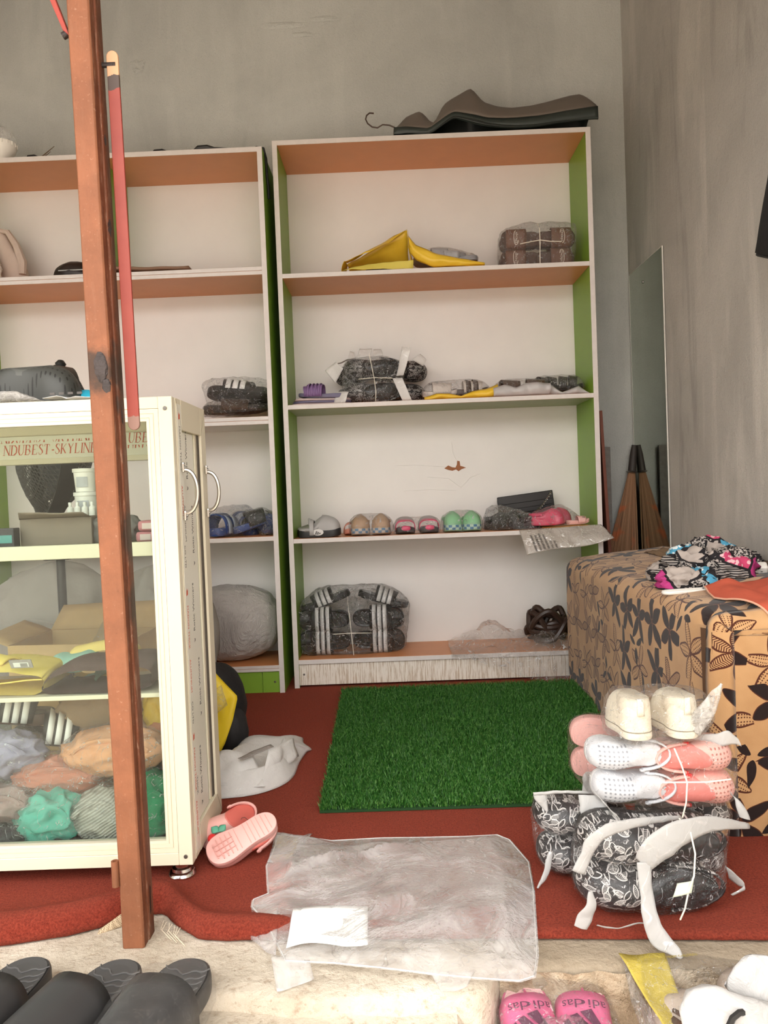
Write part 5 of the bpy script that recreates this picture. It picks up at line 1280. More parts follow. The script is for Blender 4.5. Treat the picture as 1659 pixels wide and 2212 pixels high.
def bottombag():
    r = thing('clear_bag', 'empty clear plastic bag spilling over the front of the bottom shelf beside the bench', 'bag', (.45, 3.0, Z4+.001)); l = r.location
    def fn(u, v):
        x = .205+.475*u; y = 3.20-.235*v; z = Z4+.004
        if v > .86: y = 3.00-.03*math.sin((v-.86)/.14*PI/2); z = Z4+.004-(v-.86)/.14*(.02+.125*min(1, max(0, (u-.15)*1.5)))
        k = .045*abs(sn((x, y, z), 8, 3))+.022*abs(sn((x, y, z), 22, 4)); e = math.sin(PI*min(1, u*1.4+.05))
        z += k*(1 if v < .86 else .1)+(.075*math.exp(-((x-.38)/.09)**2-((y-3.16)/.07)**2))+.05*math.exp(-((x-.58)/.08)**2-((y-3.06)/.09)**2); y -= (k*.8 if v >= .8 else 0)
        return Vector((x, y, z))-l
    MB().grid(fn, 60, 44).build('film', film('loose clear film', .17, .8, hazecol=(.84, .77, .70), bump=1.0, scale=18), r, smooth='all')
bottombag()
bl = thing('coiled_belts', 'coil of dark brown braided belts on the bottom shelf, half behind the bench', 'belt', (.60, 3.10, Z4+.02)); M_belt = plain('dark brown leather', (.035, .018, .012), .4, var=.3)
for k in range(7):
    c = Vector((.0+.015*math.sin(k*2), .01*math.cos(k*3), .052+.009*k-.02)); A = .078-.006*k; tl = .5*math.sin(k*1.7)
    pts = [(c.x+A*math.cos(t)*(1+.1*math.sin(3*t+k)), c.y+A*.55*math.sin(t), max(.006, c.z+.042*math.sin(t+k*1.1)*(1 if k % 2 else -1)+.02*math.cos(2*t+k))) for t in [2*PI*i/28 for i in range(28)]]
    MB().tube(pts, .0125, 8, closed=True).build('belt_loop', M_belt, bl)
# ================================================================= left bookcase, lower shelves
ZL2, ZL3, ZL4 = 1.0565, .6055, .1175
k1 = slide('black slide with three white stripes on top of the bags on the left bookcase', (-.585, 3.06, ZL2+.085), rotz(-PI/2) @ rotx(-.02) @ roty(.0), .25, .10, M_kblk, M_kblk, M_kblk2, (M_stripe, 3), 1, .030, .060, -.22, .20)
k1.rotation_euler = (axes((0, .75, -.66), (1, -.10, -.10), (.1, .66, .75)).normalized()).to_euler() if False else (rotz(-PI/2) @ roty(-.45) @ rotx(-.12)).to_euler()
k2 = slide('black slide underneath the striped one on the left bookcase', (-.60, 3.08, ZL2+.028), rotz(-PI/2+.1), .25, .10, M_kblk, M_brnd, M_kblk2, None, 1, .03, .05, -.2, .2)
M_fdark = film('grey brown crinkled film', .22, .6, hazecol=(.34, .27, .23), bump=1.2)
wrap('clear_bag', points([k2]), M_fdark, 'grey crinkled bag of slides on the left bookcase, under a striped slide', amp=.007, freq=22, grow=.008, seed=31, floor=ZL2+.0005, tips=[(-.72, 3.0, ZL2+.01), (-.47, 2.99, ZL2+.03)])
wrap('clear_bag', points([k1]), M_film, 'clear bag round the striped slide on the left bookcase', amp=.005, freq=28, grow=.006, seed=33, tips=[(-.735, 3.02, ZL2+.16), (-.70, 3.02, ZL2+.02), (-.57, 3.1, ZL2+.175), (-.468, 3.1, ZL2+.17)], floor=ZL2+.001)
M_blu = M_rub('royal blue foam', (.018, .055, .22), rough=.35); M_blul = plain('pale blue line', (.45, .52, .65), .5)
B1 = slide('blue slide with pale lines, nearest the display case on the left bookcase', (-.655, 3.06, ZL3+.004), rotz(-.3), .20, .095, M_blu, M_blu, M_blu, (M_blul, 2), 1, .028, .075, -.42, .1)
B2 = slide('blue slide standing behind the first, its strap showing', (-.60, 3.15, ZL3+.015), rotz(.6) @ rotx(.25), .18, .09, M_blu, M_blu, M_kblk, (M_blul, 1), 1, .026, .07, -.3, .2)
B3 = slide('blue slide lying tilted in the middle of the left bookcase shelf', (-.545, 3.05, ZL3+.030), rotz(-1.25) @ rotx(.30), .17, .085, M_blu, M_kblk, M_kblk, None, 1, .026, .06, -.1, .3)
B4 = slide('blue slide standing on its edge against the side panel of the left bookcase', (-.512, 3.06, ZL3+.052), axes((.3, 0, .95), (.5, -.85, -.16), (.81, .52, -.25)), .15, .085, M_blu, M_kblk, M_kblk, None, 1, .026, .05, -.1, .3)
wrap('clear_bag', points([B1, B2]), M_film, 'clear bag with a raised corner round two blue slides on the left bookcase', amp=.005, freq=30, grow=.006, seed=35, floor=ZL3+.0005, tips=[(-.566, 3.06, ZL3+.135), (-.71, 3.02, ZL3+.12)])
wrap('clear_bag', points([B3]), M_film, 'clear bag round the tilted blue slide on the left bookcase', amp=.005, freq=30, grow=.006, seed=36, floor=ZL3+.0005, tips=[(-.62, 2.99, ZL3+.01)])
wrap('clear_bag', points([B4]), film('glinting film', .12, .9, bump=1.3), 'clear bag round the blue slide standing against the side panel', amp=.005, freq=30, grow=.006, seed=37, floor=ZL3+.0005, tips=[(-.50, 2.965, ZL3-.0+.001)])
# big woven sack at the bottom
def m_sack():
    g = G('silver grey woven sack'); v = g.co(); w = g.mix(g.noise(g.co(scale=(1, 1, .25)), 240, 3, .7), (.34, .31, .29), (.50, .465, .44))
    cr_ = g.noise(g.co(scale=(1, 1, .6)), 9, 6, .7, 1.0)
    return g.end(g.pbr(w, .38, .0, g.bump(cr_, .9, .035), .5, Sheen_Weight=.2))
sk = thing('woven_sack', 'full silver grey woven sack on the bottom shelf of the left bookcase', 'sack', (-.648, 3.07, ZL4))
def sackfn(u, v):
    a = 2*PI*v; b = PI*(u-.5); cb = abs(math.cos(b))**.62; d = Vector((math.copysign(abs(math.cos(a))**.8, math.cos(a))*cb, math.copysign(abs(math.sin(a))**.7, math.sin(a))*cb, math.copysign(abs(math.sin(b))**.75, math.sin(b))))
    k = 1+.035*sn(d, 2.2, 3)-.045*abs(sn(d, 4.5, 5))+.02*sn(d, 9, 6)
    return Vector((d.x*.19*k, d.y*.125*k, max(.001, .147+d.z*.147*k*(1-.10*max(0, d.x)) )))
MB().grid(sackfn, 60, 110, True).build('sack_body', m_sack(), sk, smooth='all')
MB().tube([(-.15+.02*i, -.112+.02*abs(i-7)/7, .19+.008*math.sin(i)) for i in range(15)], .0018, 5).build('seam', plain('sack seam', (.33, .3, .28), .6), sk)

# ================================================================= between the case and the bookcases
def fan():
    r = thing('standing_fan', 'black mesh standing fan behind the display case', 'fan', (-1.0, 2.33, .0125)); m = plain('black fan plastic', (.018, .018, .016), .4); wire = plain('dark grille wire', (.06, .06, .052), .5)
    head = bpy.data.objects.new('head', None); C.objects.link(head); head.parent = r; head.location = (0, 0, .93); head.rotation_euler = (-.12, 0, -.95)
    Rg = .222
    for s in (-1, 1):
        rings = []
        def dome(t, a): rr = Rg*t; return (rr*math.cos(a), s*(.018+.085*(1-t**2.4)), rr*math.sin(a))
        mb = MB(); N = 84
        for k in range(N):
            a = 2*PI*k/N; tw_ = .55
            mb.tube([dome(.22+.78*i/7, a+tw_*i/7) for i in range(8)], .0013, 4, cap=False)
            mb.tube([dome(.22+.78*i/7, a-tw_*i/7) for i in range(8)], .0013, 4, cap=False)
        o = mb.build('grille', wire, head); o['kind'] = 'stuff'
        for t in (.22, .5, .78): MB().tube([dome(t, 2*PI*i/40) for i in range(40)], .002, 5, closed=True).build('grille_ring', wire, head)
        MB().loft([[(.046*math.cos(2*PI*i/24), s*y, .046*math.sin(2*PI*i/24)) for i in range(24)] for y in (.095, .108)]).build('cap', m, head)
    MB().loft([[(rr*math.cos(2*PI*i/48), y, rr*math.sin(2*PI*i/48)) for i in range(48)] for rr, y in ((Rg-.004, -.022), (Rg+.006, -.022), (Rg+.006, .022), (Rg-.004, .022))], True, False).build('rim', m, head)
    for k in range(5):
        a0 = 2*PI*k/5
        MB().grid(lambda u, v: ((.03+.145*u)*math.cos(a0+(v-.5)*.75*(.6+u*.5)), .035*(v-.5)+.0, (.03+.145*u)*math.sin(a0+(v-.5)*.75*(.6+u*.5))), 8, 6).build('blade', plain('grey fan blade', (.05, .055, .052), .3), head, smooth='all', solid=.0025)
    MB().lathe([(0, 0), (.045, 0), (.05, .03), (.045, .10), (.02, .13), (0, .13)], 20).build('motor', m, head).rotation_euler = (-PI/2, 0, 0)
    MB().tube([(0, 0, -.20), (0, .02, -.235), (0, .02, -.26)], .018, 10).build('neck', m, head)
    b = MB().lathe([(0, -.0), (.012, 0), (.016, .012), (.008, .022), (0, .024)], 14).build('clip', m, head); b.location = (0, 0, Rg+.004)
    MB().tube([(0, 0, .03), (0, 0, .68)], .013, 12).build('pole', m, r); MB().lathe([(0, 0), (.15, 0), (.155, .01), (.14, .028), (.05, .04), (0, .042)], 32).build('base', m, r)
    MB().box(-.045, -.04, .58, .045, .03, .69).build('control_box', m, r, bevel=.01)
fan()
M_card = plain('brown cardboard', (.50, .33, .16), .85, var=.1, scale=40)
def carton():
    r = thing('cardboard_box', 'open brown cardboard box standing behind the display case', 'box', (-.81, 2.02, .0125), (0, 0, -.06)); w, d, h, t = .15, .11, .40, .004
    for nm, b in (('side', (-w, -d, 0, w, -d+t, h)), ('side', (-w, d-t, 0, w, d, h)), ('side', (-w, -d+t, 0, -w+t, d-t, h)), ('side', (w-t, -d+t, 0, w, d-t, h)), ('bottom', (-w, -d, 0, w, d, t))): MB().box(*b).build(nm, M_card, r, smooth=False)
    flap('flap', [(-w, d, h), (w, d, h), (w-.01, d+.06, h+.065), (-w+.015, d+.05, h+.06)], M_card, r, 6, 3, .002, thick=.004); flap('flap', [(-w, -d, h), (-w, d, h), (-w-.07, d-.01, h+.03), (-w-.06, -d+.01, h+.02)], M_card, r, 6, 3, .002, thick=.004)
    MB().box(-w-.0005, -d-.0006, .17, w+.0005, -d, .215).build('parcel_tape', plain('parcel tape', (.42, .30, .17), .3), r, smooth=False)
    l = r.location
    p = wrap('clear_bag', [(-.80, 1.98, .36), (-.70, 2.0, .36), (-.70, 2.06, .40), (-.80, 2.06, .40), (-.72, 2.02, .54), (-.755, 1.97, .46)], M_film, 'clear bag poking out of the open cardboard box', amp=.008, freq=24, seed=41)
carton()
M_gsack = plain('grey sacking', (.30, .275, .25), .85, var=.2, scale=14, bump=.5, bscale=25)
for i, (x, y, z, r_, sq, lab) in enumerate([(-1.16, 2.64, .27, .25, (1.05, .6, 1.05), 'grey sack behind the cardboard box, standing on the carpet'), (-.82, 2.68, .26, .235, (.8, .6, 1.05), 'grey sack behind the cardboard box, nearer the black backpack')]):
    s = thing('grey_sack', lab, 'sack', (x, y, .013)); blob('sack_body', (x, y, z), r_, M_gsack, s, s, sq, .10, 1.6, 50+i, floor=.0135)
    MB().tube([(-.14, -.165, .34), (0, -.18, .38), (.13, -.165, .35)], .006, 6).build('hem', M_gsack, s)
for i, (x, w_, z) in enumerate([(-1.20, .13, 0), (-1.19, .12, .11)]):
    c = thing('shoe_carton', 'dark shoe carton left of the cardboard box behind the display case, %s one' % ('lower' if i == 0 else 'upper'), 'box', (x+.08, 2.05, .0125+z)); m = plain('dark carton', (.05, .075, .06), .5); MB().box(-w_, -.09, 0, w_, .09, .085).build('body', m, c, smooth=False, bevel=.002); MB().box(-w_-.003, -.093, .085-.02, w_+.003, .093, .1085).build('lid', plain('carton lid', (.14, .16, .15), .5), c, smooth=False, bevel=.002)
bp = thing('backpack', 'black backpack on the carpet behind the display case', 'backpack', (-.58, 2.36, .0125))
blob('body', (-.575, 2.33, .130), .135, plain('black nylon', (.012, .011, .012), .7, bump=.3), bp, bp, (.85, .8, 1.0), .06, 1.5, 61, floor=.0135, ridge=False)
blob('front_pocket', (-.500, 2.27, .078), .072, plain('black nylon pocket', (.016, .015, .016), .65, bump=.3), bp, bp, (.75, .6, .95), .06, 1.7, 62, floor=.0135, ridge=False)
MB().grid(lambda u, v: (.085+.045*math.cos(PI*1.1*(u-.35))*1.1-.02, -.06+.018*(v-.5)+.0, .015+.055*math.sin(PI*u)+.004), 14, 2).build('strap', plain('black webbing', (.014, .014, .014), .8), bp, smooth='all', solid=.003)
yb = thing('yellow_bag', 'yellow plastic bag leaning on the black backpack behind the display case', 'bag', (-.53, 2.17, .0125))
def ybf(u, v):
    z = .012+.24*v; xr = float(np.interp(v, [0, .2, .45, .72, 1], [-.520, -.492, -.470, -.455, -.515])); x = -.66+(xr+.66)*u
    return (x+.53, -.015-.05*(1-abs(2*u-1))*.4+.010*sn((u*4, v*3, 0), 1.5, 2)+.03*v, z+.02*(1-u))
MB().grid(ybf, 26, 26).build('bag_body', plain('yellow carrier plastic', (.70, .50, .02), .4, var=.06, bump=.3, bscale=14), yb, smooth='all', solid=.0015)
flap('clear_window', [(-.09, -.06, .07), (.06, -.055, .18), (.045, -.05, .235), (-.10, -.06, .16)], film('yellowish film', .2, .6, hazecol=(.75, .65, .25)), yb, 10, 6, .006, 20, 4)
# crumpled white carrier bag on the carpet
def carrier():
    r = thing('carrier_bag', 'crumpled white carrier bag lying open on the carpet beside the display case', 'bag', (-.385, 2.04, .0125)); l = Vector((-.385, 2.04, 0))
    m = film('white carrier film', .95, .15, hazecol=(.80, .785, .76), rough=.35, bump=.3, scale=12)
    OUTP = [(-.497, 2.20), (-.475, 2.33), (-.40, 2.365), (-.31, 2.38), (-.292, 2.32), (-.262, 2.26), (-.275, 2.23), (-.285, 2.15), (-.288, 2.05), (-.31, 1.985), (-.36, 1.935), (-.42, 1.915), (-.475, 1.92), (-.50, 2.0)]
    pts = cr([(a-l.x, b-l.y) for a, b in OUTP], 60)
    def fn(u, v):
        p = pts[int(round(v*60)) % 60]; k = 1-u; x, y = p.x*k+.01*u, p.y*k
        z = .0145+.060*math.sin(min(1, u*1.9)*PI/2)*(1-.75*max(0, u-.45)/.55) + .022*(abs(sn((x, y*.6, 0), 6, 3))*2-.5)*min(1, u*5) + .003*sn((x, y, 1), 18, 6)*min(1, u*5)
        return (x, y, max(.002, z-.0125))
    MB().grid(fn, 22, 60, True).build('bag_body', m, r, smooth='all', solid=.0008)
    flap('mouth_fold', [(.03, -.09, .02), (.10, .08, .03), (.085, .10, .075), (.04, -.02, .085)], m, r, 10, 6, .010, 22, 5)
    flap('mouth_fold', [(-.10, -.10, .02), (.04, -.10, .015), (.0, -.03, .075), (-.09, -.02, .085)], m, r, 12, 6, .012, 20, 7)
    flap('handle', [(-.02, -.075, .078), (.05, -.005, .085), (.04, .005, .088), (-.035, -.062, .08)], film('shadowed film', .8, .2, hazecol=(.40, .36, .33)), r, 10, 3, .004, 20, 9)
carrier()

# ================================================================= pink clogs with cherries on the carpet
M_pk = M_rub('pale pink foam', (.74, .40, .36)); M_pkd = M_rub('coral lining', (.62, .14, .11)); M_cher = M_rub('cherry red', (.62, .03, .03), rough=.3); M_leaf = M_rub('cherry leaf green', (.10, .36, .24))
p1 = clog('pale pink clog with a cherry charm, behind its mate on the carpet', (-.398, 1.672, .044), axes((.25, .28, .93), (-.78, -.62, 0), (.57, -.73, -.06)).normalized(), .135, .066, .062, M_pk, M_pk, M_pkd, strapmat=M_pk)
p1.rotation_euler = (rotz(2.55) @ roty(-.75) @ rotx(-.18)).to_euler(); p1.location = (-.393, 1.685, .032)
p2 = clog('pale pink clog lying sole up on the carpet in front of its mate', (-.345, 1.605, .066), axes((0, 1, 0), (1, 0, 0), (0, 0, -1)), .152, .068, .055, M_pk, M_pk, M_pkd, strapmat=M_pk, tread=plain('tread shade', (.60, .30, .26), .6), flip=-1)
_n = Vector((.05, -.66, .75)).normalized(); _t = Vector((-.82, -.40, -.32)); _t = (_t-_n*_t.dot(_n)).normalized(); _z = -_n
p2.rotation_euler = axes(_t.cross(_z), _t, _z).to_euler(); p2.location = (-.333, 1.578, .066)
def charm(par, loc, rot):
    for dx in (-.009, .008):
        o = MB().lathe([(0, -.0), (.007, .001), (.0095, .004), (.007, .0075), (0, .009)], 16).build('cherry_charm', M_cher, par); o.location = Vector(loc)+rot.to_matrix() @ Vector((-.006, dx, 0)); o.rotation_euler = rot
    mb = MB(); mb.grid(lambda u, v: ((u-.5)*.020, .011*math.sin(PI*u)*(v-.5)*1.6, .002*math.sin(PI*v)), 8, 4)
    for a in (.5, 2.2):
        o = MB().grid(lambda u, v: (u*.020, .011*math.sin(PI*u)*(v-.5)*1.6, .002*math.sin(PI*v)), 8, 4).build('leaf_charm', M_leaf, par, solid=.002); o.location = Vector(loc)+rot.to_matrix() @ Vector((.006, -.004, .004)); o.rotation_euler = (rot.to_matrix() @ rotz(a-1.2)).to_euler()
_m = world(p1).inverted(); _q = (_m.to_3x3() @ axes((0, .72, .69), (-1, 0, 0), (0, -.69, .72))).to_euler()
charm(p1, _m @ Vector((-.392, 1.606, .056)), _q)
bt = MB().lathe([(0, 0), (.009, 0), (.009, .003), (.007, .0045), (0, .0045)], 16).build('strap_button', M_wht, p2); bt.location = (-.030, -.03, .034); bt.rotation_euler = (0, -PI/2, 0)
bt = MB().lathe([(0, .0046), (.004, .0046), (.004, .0056), (0, .0056)], 12).build('button_face', M_tblk, bt)
tagm = thing('tag_pin', 'tangled thin plastic tag strings tying the two pale pink clogs', 'string', (-.36, 1.67, .05))
MB().tube([(0, 0, 0), (.008, .004, .014), (.016, -.004, .018), (.02, .006, .008), (.03, 0, .012), (.024, -.01, .002)], .0006, 4).build('strand', M_tblk, tagm)

# ================================================================= large clear bag at the threshold with a sheet of paper
def bigbag():
    r = thing('clear_bag', 'large empty clear plastic bag lying across the threshold, a white sheet inside', 'bag', (-.03, 1.42, .014)); l = r.location
    m = film('large milky film', .34, .4, hazecol=(.92, .91, .90), rough=.2, bump=.35, scale=8)
    O = [(-.285, 1.705), (-.262, 1.69), (-.16, 1.655), (-.05, 1.66), (.06, 1.655), (.13, 1.652), (.20, 1.655), (.222, 1.63), (.245, 1.53), (.235, 1.42), (.22, 1.32), (.205, 1.22), (.19, 1.165), (.165, 1.155), (.10, 1.165), (.05, 1.175), (-.03, 1.195), (-.12, 1.215), (-.20, 1.225), (-.215, 1.26), (-.25, 1.34), (-.285, 1.395), (-.287, 1.42), (-.262, 1.44), (-.283, 1.55), (-.279, 1.64)]
    pts = []
    n = len(O)
    for i in range(n):
        a, b = Vector(O[i]), Vector(O[(i+1) % n]); pts += [a.lerp(b, k/4) for k in range(4)]
    N = len(pts); cx_, cy_ = -.02, 1.43
    def under(y, x): return .0135 if y > float(np.interp(x, KX, KE)) else (.001 if y > 1.22 else .001-.0*(1.22-y))
    def fn(u, v, lift=1.0, seed=0):
        p = pts[int(round(v*N)) % N]; k = 1-u; x, y = cx_+(p.x-cx_)*k, cy_+(p.y-cy_)*k
        e = min(1, u*4.5)
        z = .016 + lift*(.012*e + .016*abs(sn((x, y, 0), 5.5, seed+3))*e + .012*max(0, 1-abs((y-(1.535+.42*(x+.15))))/.016)*(1 if -.26 < x < .0 else 0)*e + .007*sn((x, y, 2), 17, seed+5)*e + .010*max(0, 1-abs(y-(1.245-.16*(x+.2)))/.02)*e*.9)
        return Vector((x, y, z))-l
    MB().grid(lambda u, v: fn(u, v, .25, 4), 22, N, True).build('lower_sheet', m, r, smooth='all'); MB().grid(fn, 40, N, True).build('upper_sheet', m, r, smooth='all')
    rim = [Vector(fn(.012, i/N)) for i in range(N)]
    MB().tube(rim, .0011, 4, closed=True).build('sealed_edge', film('sealed edge film', .75, .6, hazecol=(.95, .94, .92)), r)
    def loose(p, nm='loose_corner', s=0): flap(nm, [Vector(q)-l for q in p], m, r, 10, 6, .006, 22, s)
    loose([(-.285, 1.405, .018), (-.235, 1.41, .024), (-.215, 1.235, .020), (-.268, 1.30, .016)], 'side_gusset', 3)
    loose([(-.225, 1.245, .016), (-.16, 1.225, .020), (-.150, 1.19, .014), (-.205, 1.172, .006)], 'loose_corner', 5)
    loose([(.03, 1.19, .016), (.10, 1.18, .018), (.085, 1.155, .010), (.045, 1.148, .008)], 'loose_corner', 7)
    loose([(-.285, 1.705, .016), (-.20, 1.672, .02), (-.24, 1.55, .022), (-.28, 1.56, .017)], 'side_gusset', 9)
    pa = thing('paper_sheet', 'white sheet of paper inside the large clear bag at the threshold', 'paper', (-.135, 1.305, .018), (0, 0, .03))
    MB().grid(lambda u, v: ((u-.5)*.132, (v-.5)*.118+.004*u, .010+.004*math.sin(u*5)+.004*sn((u, v, 0), 2)), 16, 10).build('sheet', plain('white paper', (.86, .86, .85), .6, var=.01), pa, smooth='all', solid=.0006)
bigbag()

# ================================================================= foreground stack
FY = 1.285
FB = clog_set([('black leaf-print clog in the front stack, toe away from the wall, lower one', (.418, FY+.105, .056), TOE_L @ roty(.06)), ('black leaf-print clog in the front stack, toe away from the wall, upper one', (.424, FY+.110, .138), TOE_L @ roty(-.04))], .240, .086, .092, M_dood, M_kblk2, group=None, heelz=.75, op=(-.2, .27, .37))
FB2 = clog_set([('black leaf-print clog behind the front pair, toe sticking out towards the pillar, lower one', (.345, 1.52, .052), TOE_L), ('black leaf-print clog behind the front pair, toe sticking out towards the pillar, upper one', (.340, 1.52, .126), TOE_L)], .18, .076, .080, M_dood, M_kblk2, strap=False)
FB3 = clog_set([('black leaf-print clog behind the front pair, toe sticking out towards the bench, lower one', (.518, 1.50, .054), TOE_R), ('black leaf-print clog behind the front pair, toe sticking out towards the bench, upper one', (.530, 1.50, .130), TOE_R)], .17, .078, .080, M_dood, M_kblk2, strap=False)
for s, lab, sd_, tips in ((FB, 'clear bag with frosted edges round the front pair of leaf-print clogs', 51, []), (FB2, 'clear bag round the leaf-print clogs sticking out towards the pillar', 52, []), (FB3, 'clear bag round the leaf-print clogs sticking out towards the bench', 53, [])):
    wrap('clear_bag', points(s), M_filmc, lab, amp=.003, freq=34, grow=.005, seed=sd_, floor=.0135, tips=tips)
M_fr = film('frosted wrap', .72, .3, hazecol=(.58, .575, .565), rough=.35, bump=.25, scale=12)
def frost2(name, label, loc, strips):
    t = thing(name, label, 'bag', loc)
    for i, P_ in enumerate(strips): flap('flap', [Vector(p)-Vector(loc) for p in P_], M_fr, t, 16, 6, .004, 26, i+3, .0008)
def curvy(parent, name, path, w, seed=0):
    """ribbon of frosted film along a path; w is a list of half-width vectors"""
    n = 28; P_ = [Vector(p) for p in path]; Wd = [Vector(p) for p in w]
    def at(L_, t):
        k = t*(len(L_)-1); i = min(len(L_)-2, int(k)); f = k-i
        a, b = L_[max(0, i-1)], L_[i]; c, d = L_[i+1], L_[min(len(L_)-1, i+2)]
        return .5*((2*b)+(c-a)*f+(2*a-5*b+4*c-d)*f*f+(3*b-a-3*c+d)*f**3)
    def fn(u, v):
        p, q = at(P_, u), at(Wd, u); r_ = p+q*(v*2-1); return r_+Vector((.002*sn(r_, 60, seed), -.003*abs(sn(r_, 40, seed+1))-.0015*math.sin(PI*v), .002*sn(r_, 50, seed+2)))-parent.location
    return MB().grid(fn, n, 6).build(name, M_fr, parent, smooth='all', solid=.0008)
fw = thing('frosted_wrap', 'frosted white wrap edges curling round the front pair of leaf-print clogs', 'bag', (.43, 1.33, .014))
curvy(fw, 'flap', [(0.282, 1.268, 0.123), (0.295, 1.268, 0.151), (0.306, 1.265, 0.175), (0.334, 1.268, 0.193), (0.371, 1.28, 0.196), (0.425, 1.3, 0.194), (0.468, 1.32, 0.186)], [(0.009, 0, -0.0038), (0.0098, 0, -0.003), (0.009, 0, -0.0067), (0.0045, 0, -0.009), (0.0023, 0, -0.0076), (0.0008, 0, -0.0054), (0.0, 0, -0.0031)], 1)
curvy(fw, 'flap', [(0.385, 1.262, 0.136), (0.395, 1.255, 0.156), (0.417, 1.255, 0.173), (0.455, 1.262, 0.189), (0.511, 1.285, 0.19), (0.59, 1.33, 0.163)], [(0.0105, 0, -0.012), (0.0126, 0, -0.0178), (0.0104, 0, -0.0223), (0.006, 0, -0.0187), (0.0023, 0, -0.0122), (0.0008, 0, -0.0047)], 4)
curvy(fw, 'flap', [(0.387, 1.258, 0.142), (0.386, 1.255, 0.118), (0.388, 1.25, 0.087), (0.39, 1.242, 0.057), (0.399, 1.232, 0.03), (0.417, 1.222, 0.017), (0.426, 1.213, 0.009)], [(0.0119, 0, 0.0), (0.0104, 0, 0.0), (0.0111, 0, 0.0015), (0.0125, 0, 0.0044), (0.0124, 0, 0.0088), (0.0087, 0, 0.0058), (0.0029, 0, 0.0014)], 8)
curvy(fw, 'flap', [(0.302, 1.272, 0.09), (0.3, 1.268, 0.069), (0.291, 1.268, 0.05), (0.282, 1.266, 0.033)], [(0.003, 0, 0.0), (0.009, 0, -0.0015), (0.0128, 0, -0.003), (0.0112, 0, -0.0045)], 12)
curvy(fw, 'flap', [(0.31, 1.275, 0.031), (0.34, 1.272, 0.027), (0.368, 1.272, 0.032), (0.4, 1.275, 0.034)], [(0.0, 0.003, -0.0023), (0.0, 0.003, -0.0023), (0.0, 0.003, -0.0023), (0.0, 0.003, -0.0023)], 14)
curvy(fw, 'flap', [(0.572, 1.38, 0.058), (0.584, 1.37, 0.05), (0.593, 1.362, 0.04), (0.572, 1.365, 0.026)], [(0.0033, 0, -0.0114), (0.0016, 0, -0.0097), (0.0008, 0, -0.004), (0.0024, 0, -0.0016)], 16)
fw2 = thing('frosted_wrap', 'frosted white wrap edges round the leaf-print clogs sticking out towards the pillar', 'bag', (.29, 1.45, .014))
curvy(fw2, 'flap', [(0.241, 1.435, 0.189), (0.282, 1.435, 0.191), (0.325, 1.435, 0.19), (0.361, 1.435, 0.188)], [(0.0, 0, -0.0025), (0.0, 0, -0.0025), (0.0, 0, -0.0025), (0.0, 0, -0.0025)], 21)
curvy(fw2, 'flap', [(0.253, 1.435, 0.188), (0.257, 1.435, 0.173), (0.264, 1.435, 0.156)], [(0.0119, 0, 0.0), (0.0093, 0, 0.0), (0.0025, 0, 0.0)], 22)
curvy(fw2, 'flap', [(0.344, 1.41, 0.195), (0.342, 1.4, 0.17), (0.342, 1.395, 0.143), (0.334, 1.39, 0.12)], [(0.0259, 0, 0.0), (0.0232, 0, 0.0), (0.019, 0, -0.005), (0.0099, 0, -0.0082)], 23)
curvy(fw2, 'flap', [(0.271, 1.44, 0.079), (0.264, 1.435, 0.058), (0.257, 1.432, 0.038), (0.242, 1.43, 0.015)], [(0.0043, 0, 0.0), (0.0068, 0, 0.0), (0.0051, 0, -0.0017), (0.0017, 0, -0.0008)], 24)
curvy(fw2, 'flap', [(0.354, 1.46, 0.178), (0.35, 1.46, 0.193), (0.345, 1.46, 0.207), (0.353, 1.46, 0.219)], [(0.0173, 0, 0.0), (0.0121, 0, 0.0), (0.0078, 0, 0.0), (0.0069, 0, 0.0)], 25)
# crumpled tissue and print inside the opening
ins = thing('paper_stuffing', 'printed white paper label tucked into the front leaf-print clogs', 'paper', (.452, 1.272, .082)); g_ = M_wht
flap('label', [(-.018, -.006, -.004), (.012, -.008, .004), (.018, -.004, .022), (-.008, -.002, .016)], plain('label paper', (.55, .58, .46), .6), ins, 8, 5, .003, 40, 2)
strings('string', 'white string tied round the black leaf-print clogs', [[(.461, 1.30, .193), (.465, 1.262, .186), (.470, 1.258, .153), (.467, 1.258, .116), (.459, 1.262, .089), (.453, 1.264, .059), (.447, 1.27, .038)]], .0014)
# pink and white clogs on top
M_wh = m_holes('white foam with holes', (.64, .65, .68), (.28, .29, .32), .13, .066, -.02, .42, .0075, .24, .36); M_pkh = m_holes('pink foam with holes', (.80, .42, .36), (.42, .15, .12), .145, .068, .16, .43, .0075, .24, .36)
M_whl = M_rub('white lining', (.72, .72, .74)); M_pkl = M_rub('coral pink lining', (.70, .20, .17)); PY = 1.352
PK = []
for z, row in ((.2115, 'lower'), (.271, 'upper')):
    PK.append(clog('white child clog with small holes in the stack, %s row' % row, (.408-.008*(row == 'upper'), PY+.075, z), TOE_L @ roty(.05) @ rotx(.0), .135, .060, .066, M_wh, M_wht, M_whl, th=.014, op=(-.24, .24, .33)))
    PK.append(clog('pale pink child clog with small holes in the stack, %s row' % row, (.523-.004*(row == 'upper'), PY+.075, z-.002), TOE_R @ roty(.08), .148, .061, .066, M_pkh, M_pk, M_pkl, th=.014, op=(-.12, .28, .36), charms=M_cher))
    PK.append(clog('pale pink child clog showing behind the white one, %s row' % row, (.402, PY+.16, z+.004), TOE_L_B, .14, .060, .06, M_pk, M_pk, M_pkl, th=.014, strap=False))
wrap('clear_bag', points(PK), M_filmc, 'clear bag round the white and pink child clogs in the front stack', amp=.0035, freq=34, grow=.005, seed=71, tips=[(.322, 1.37, .285), (.335, 1.38, .215), (.60, 1.40, .20)], floor=.176)
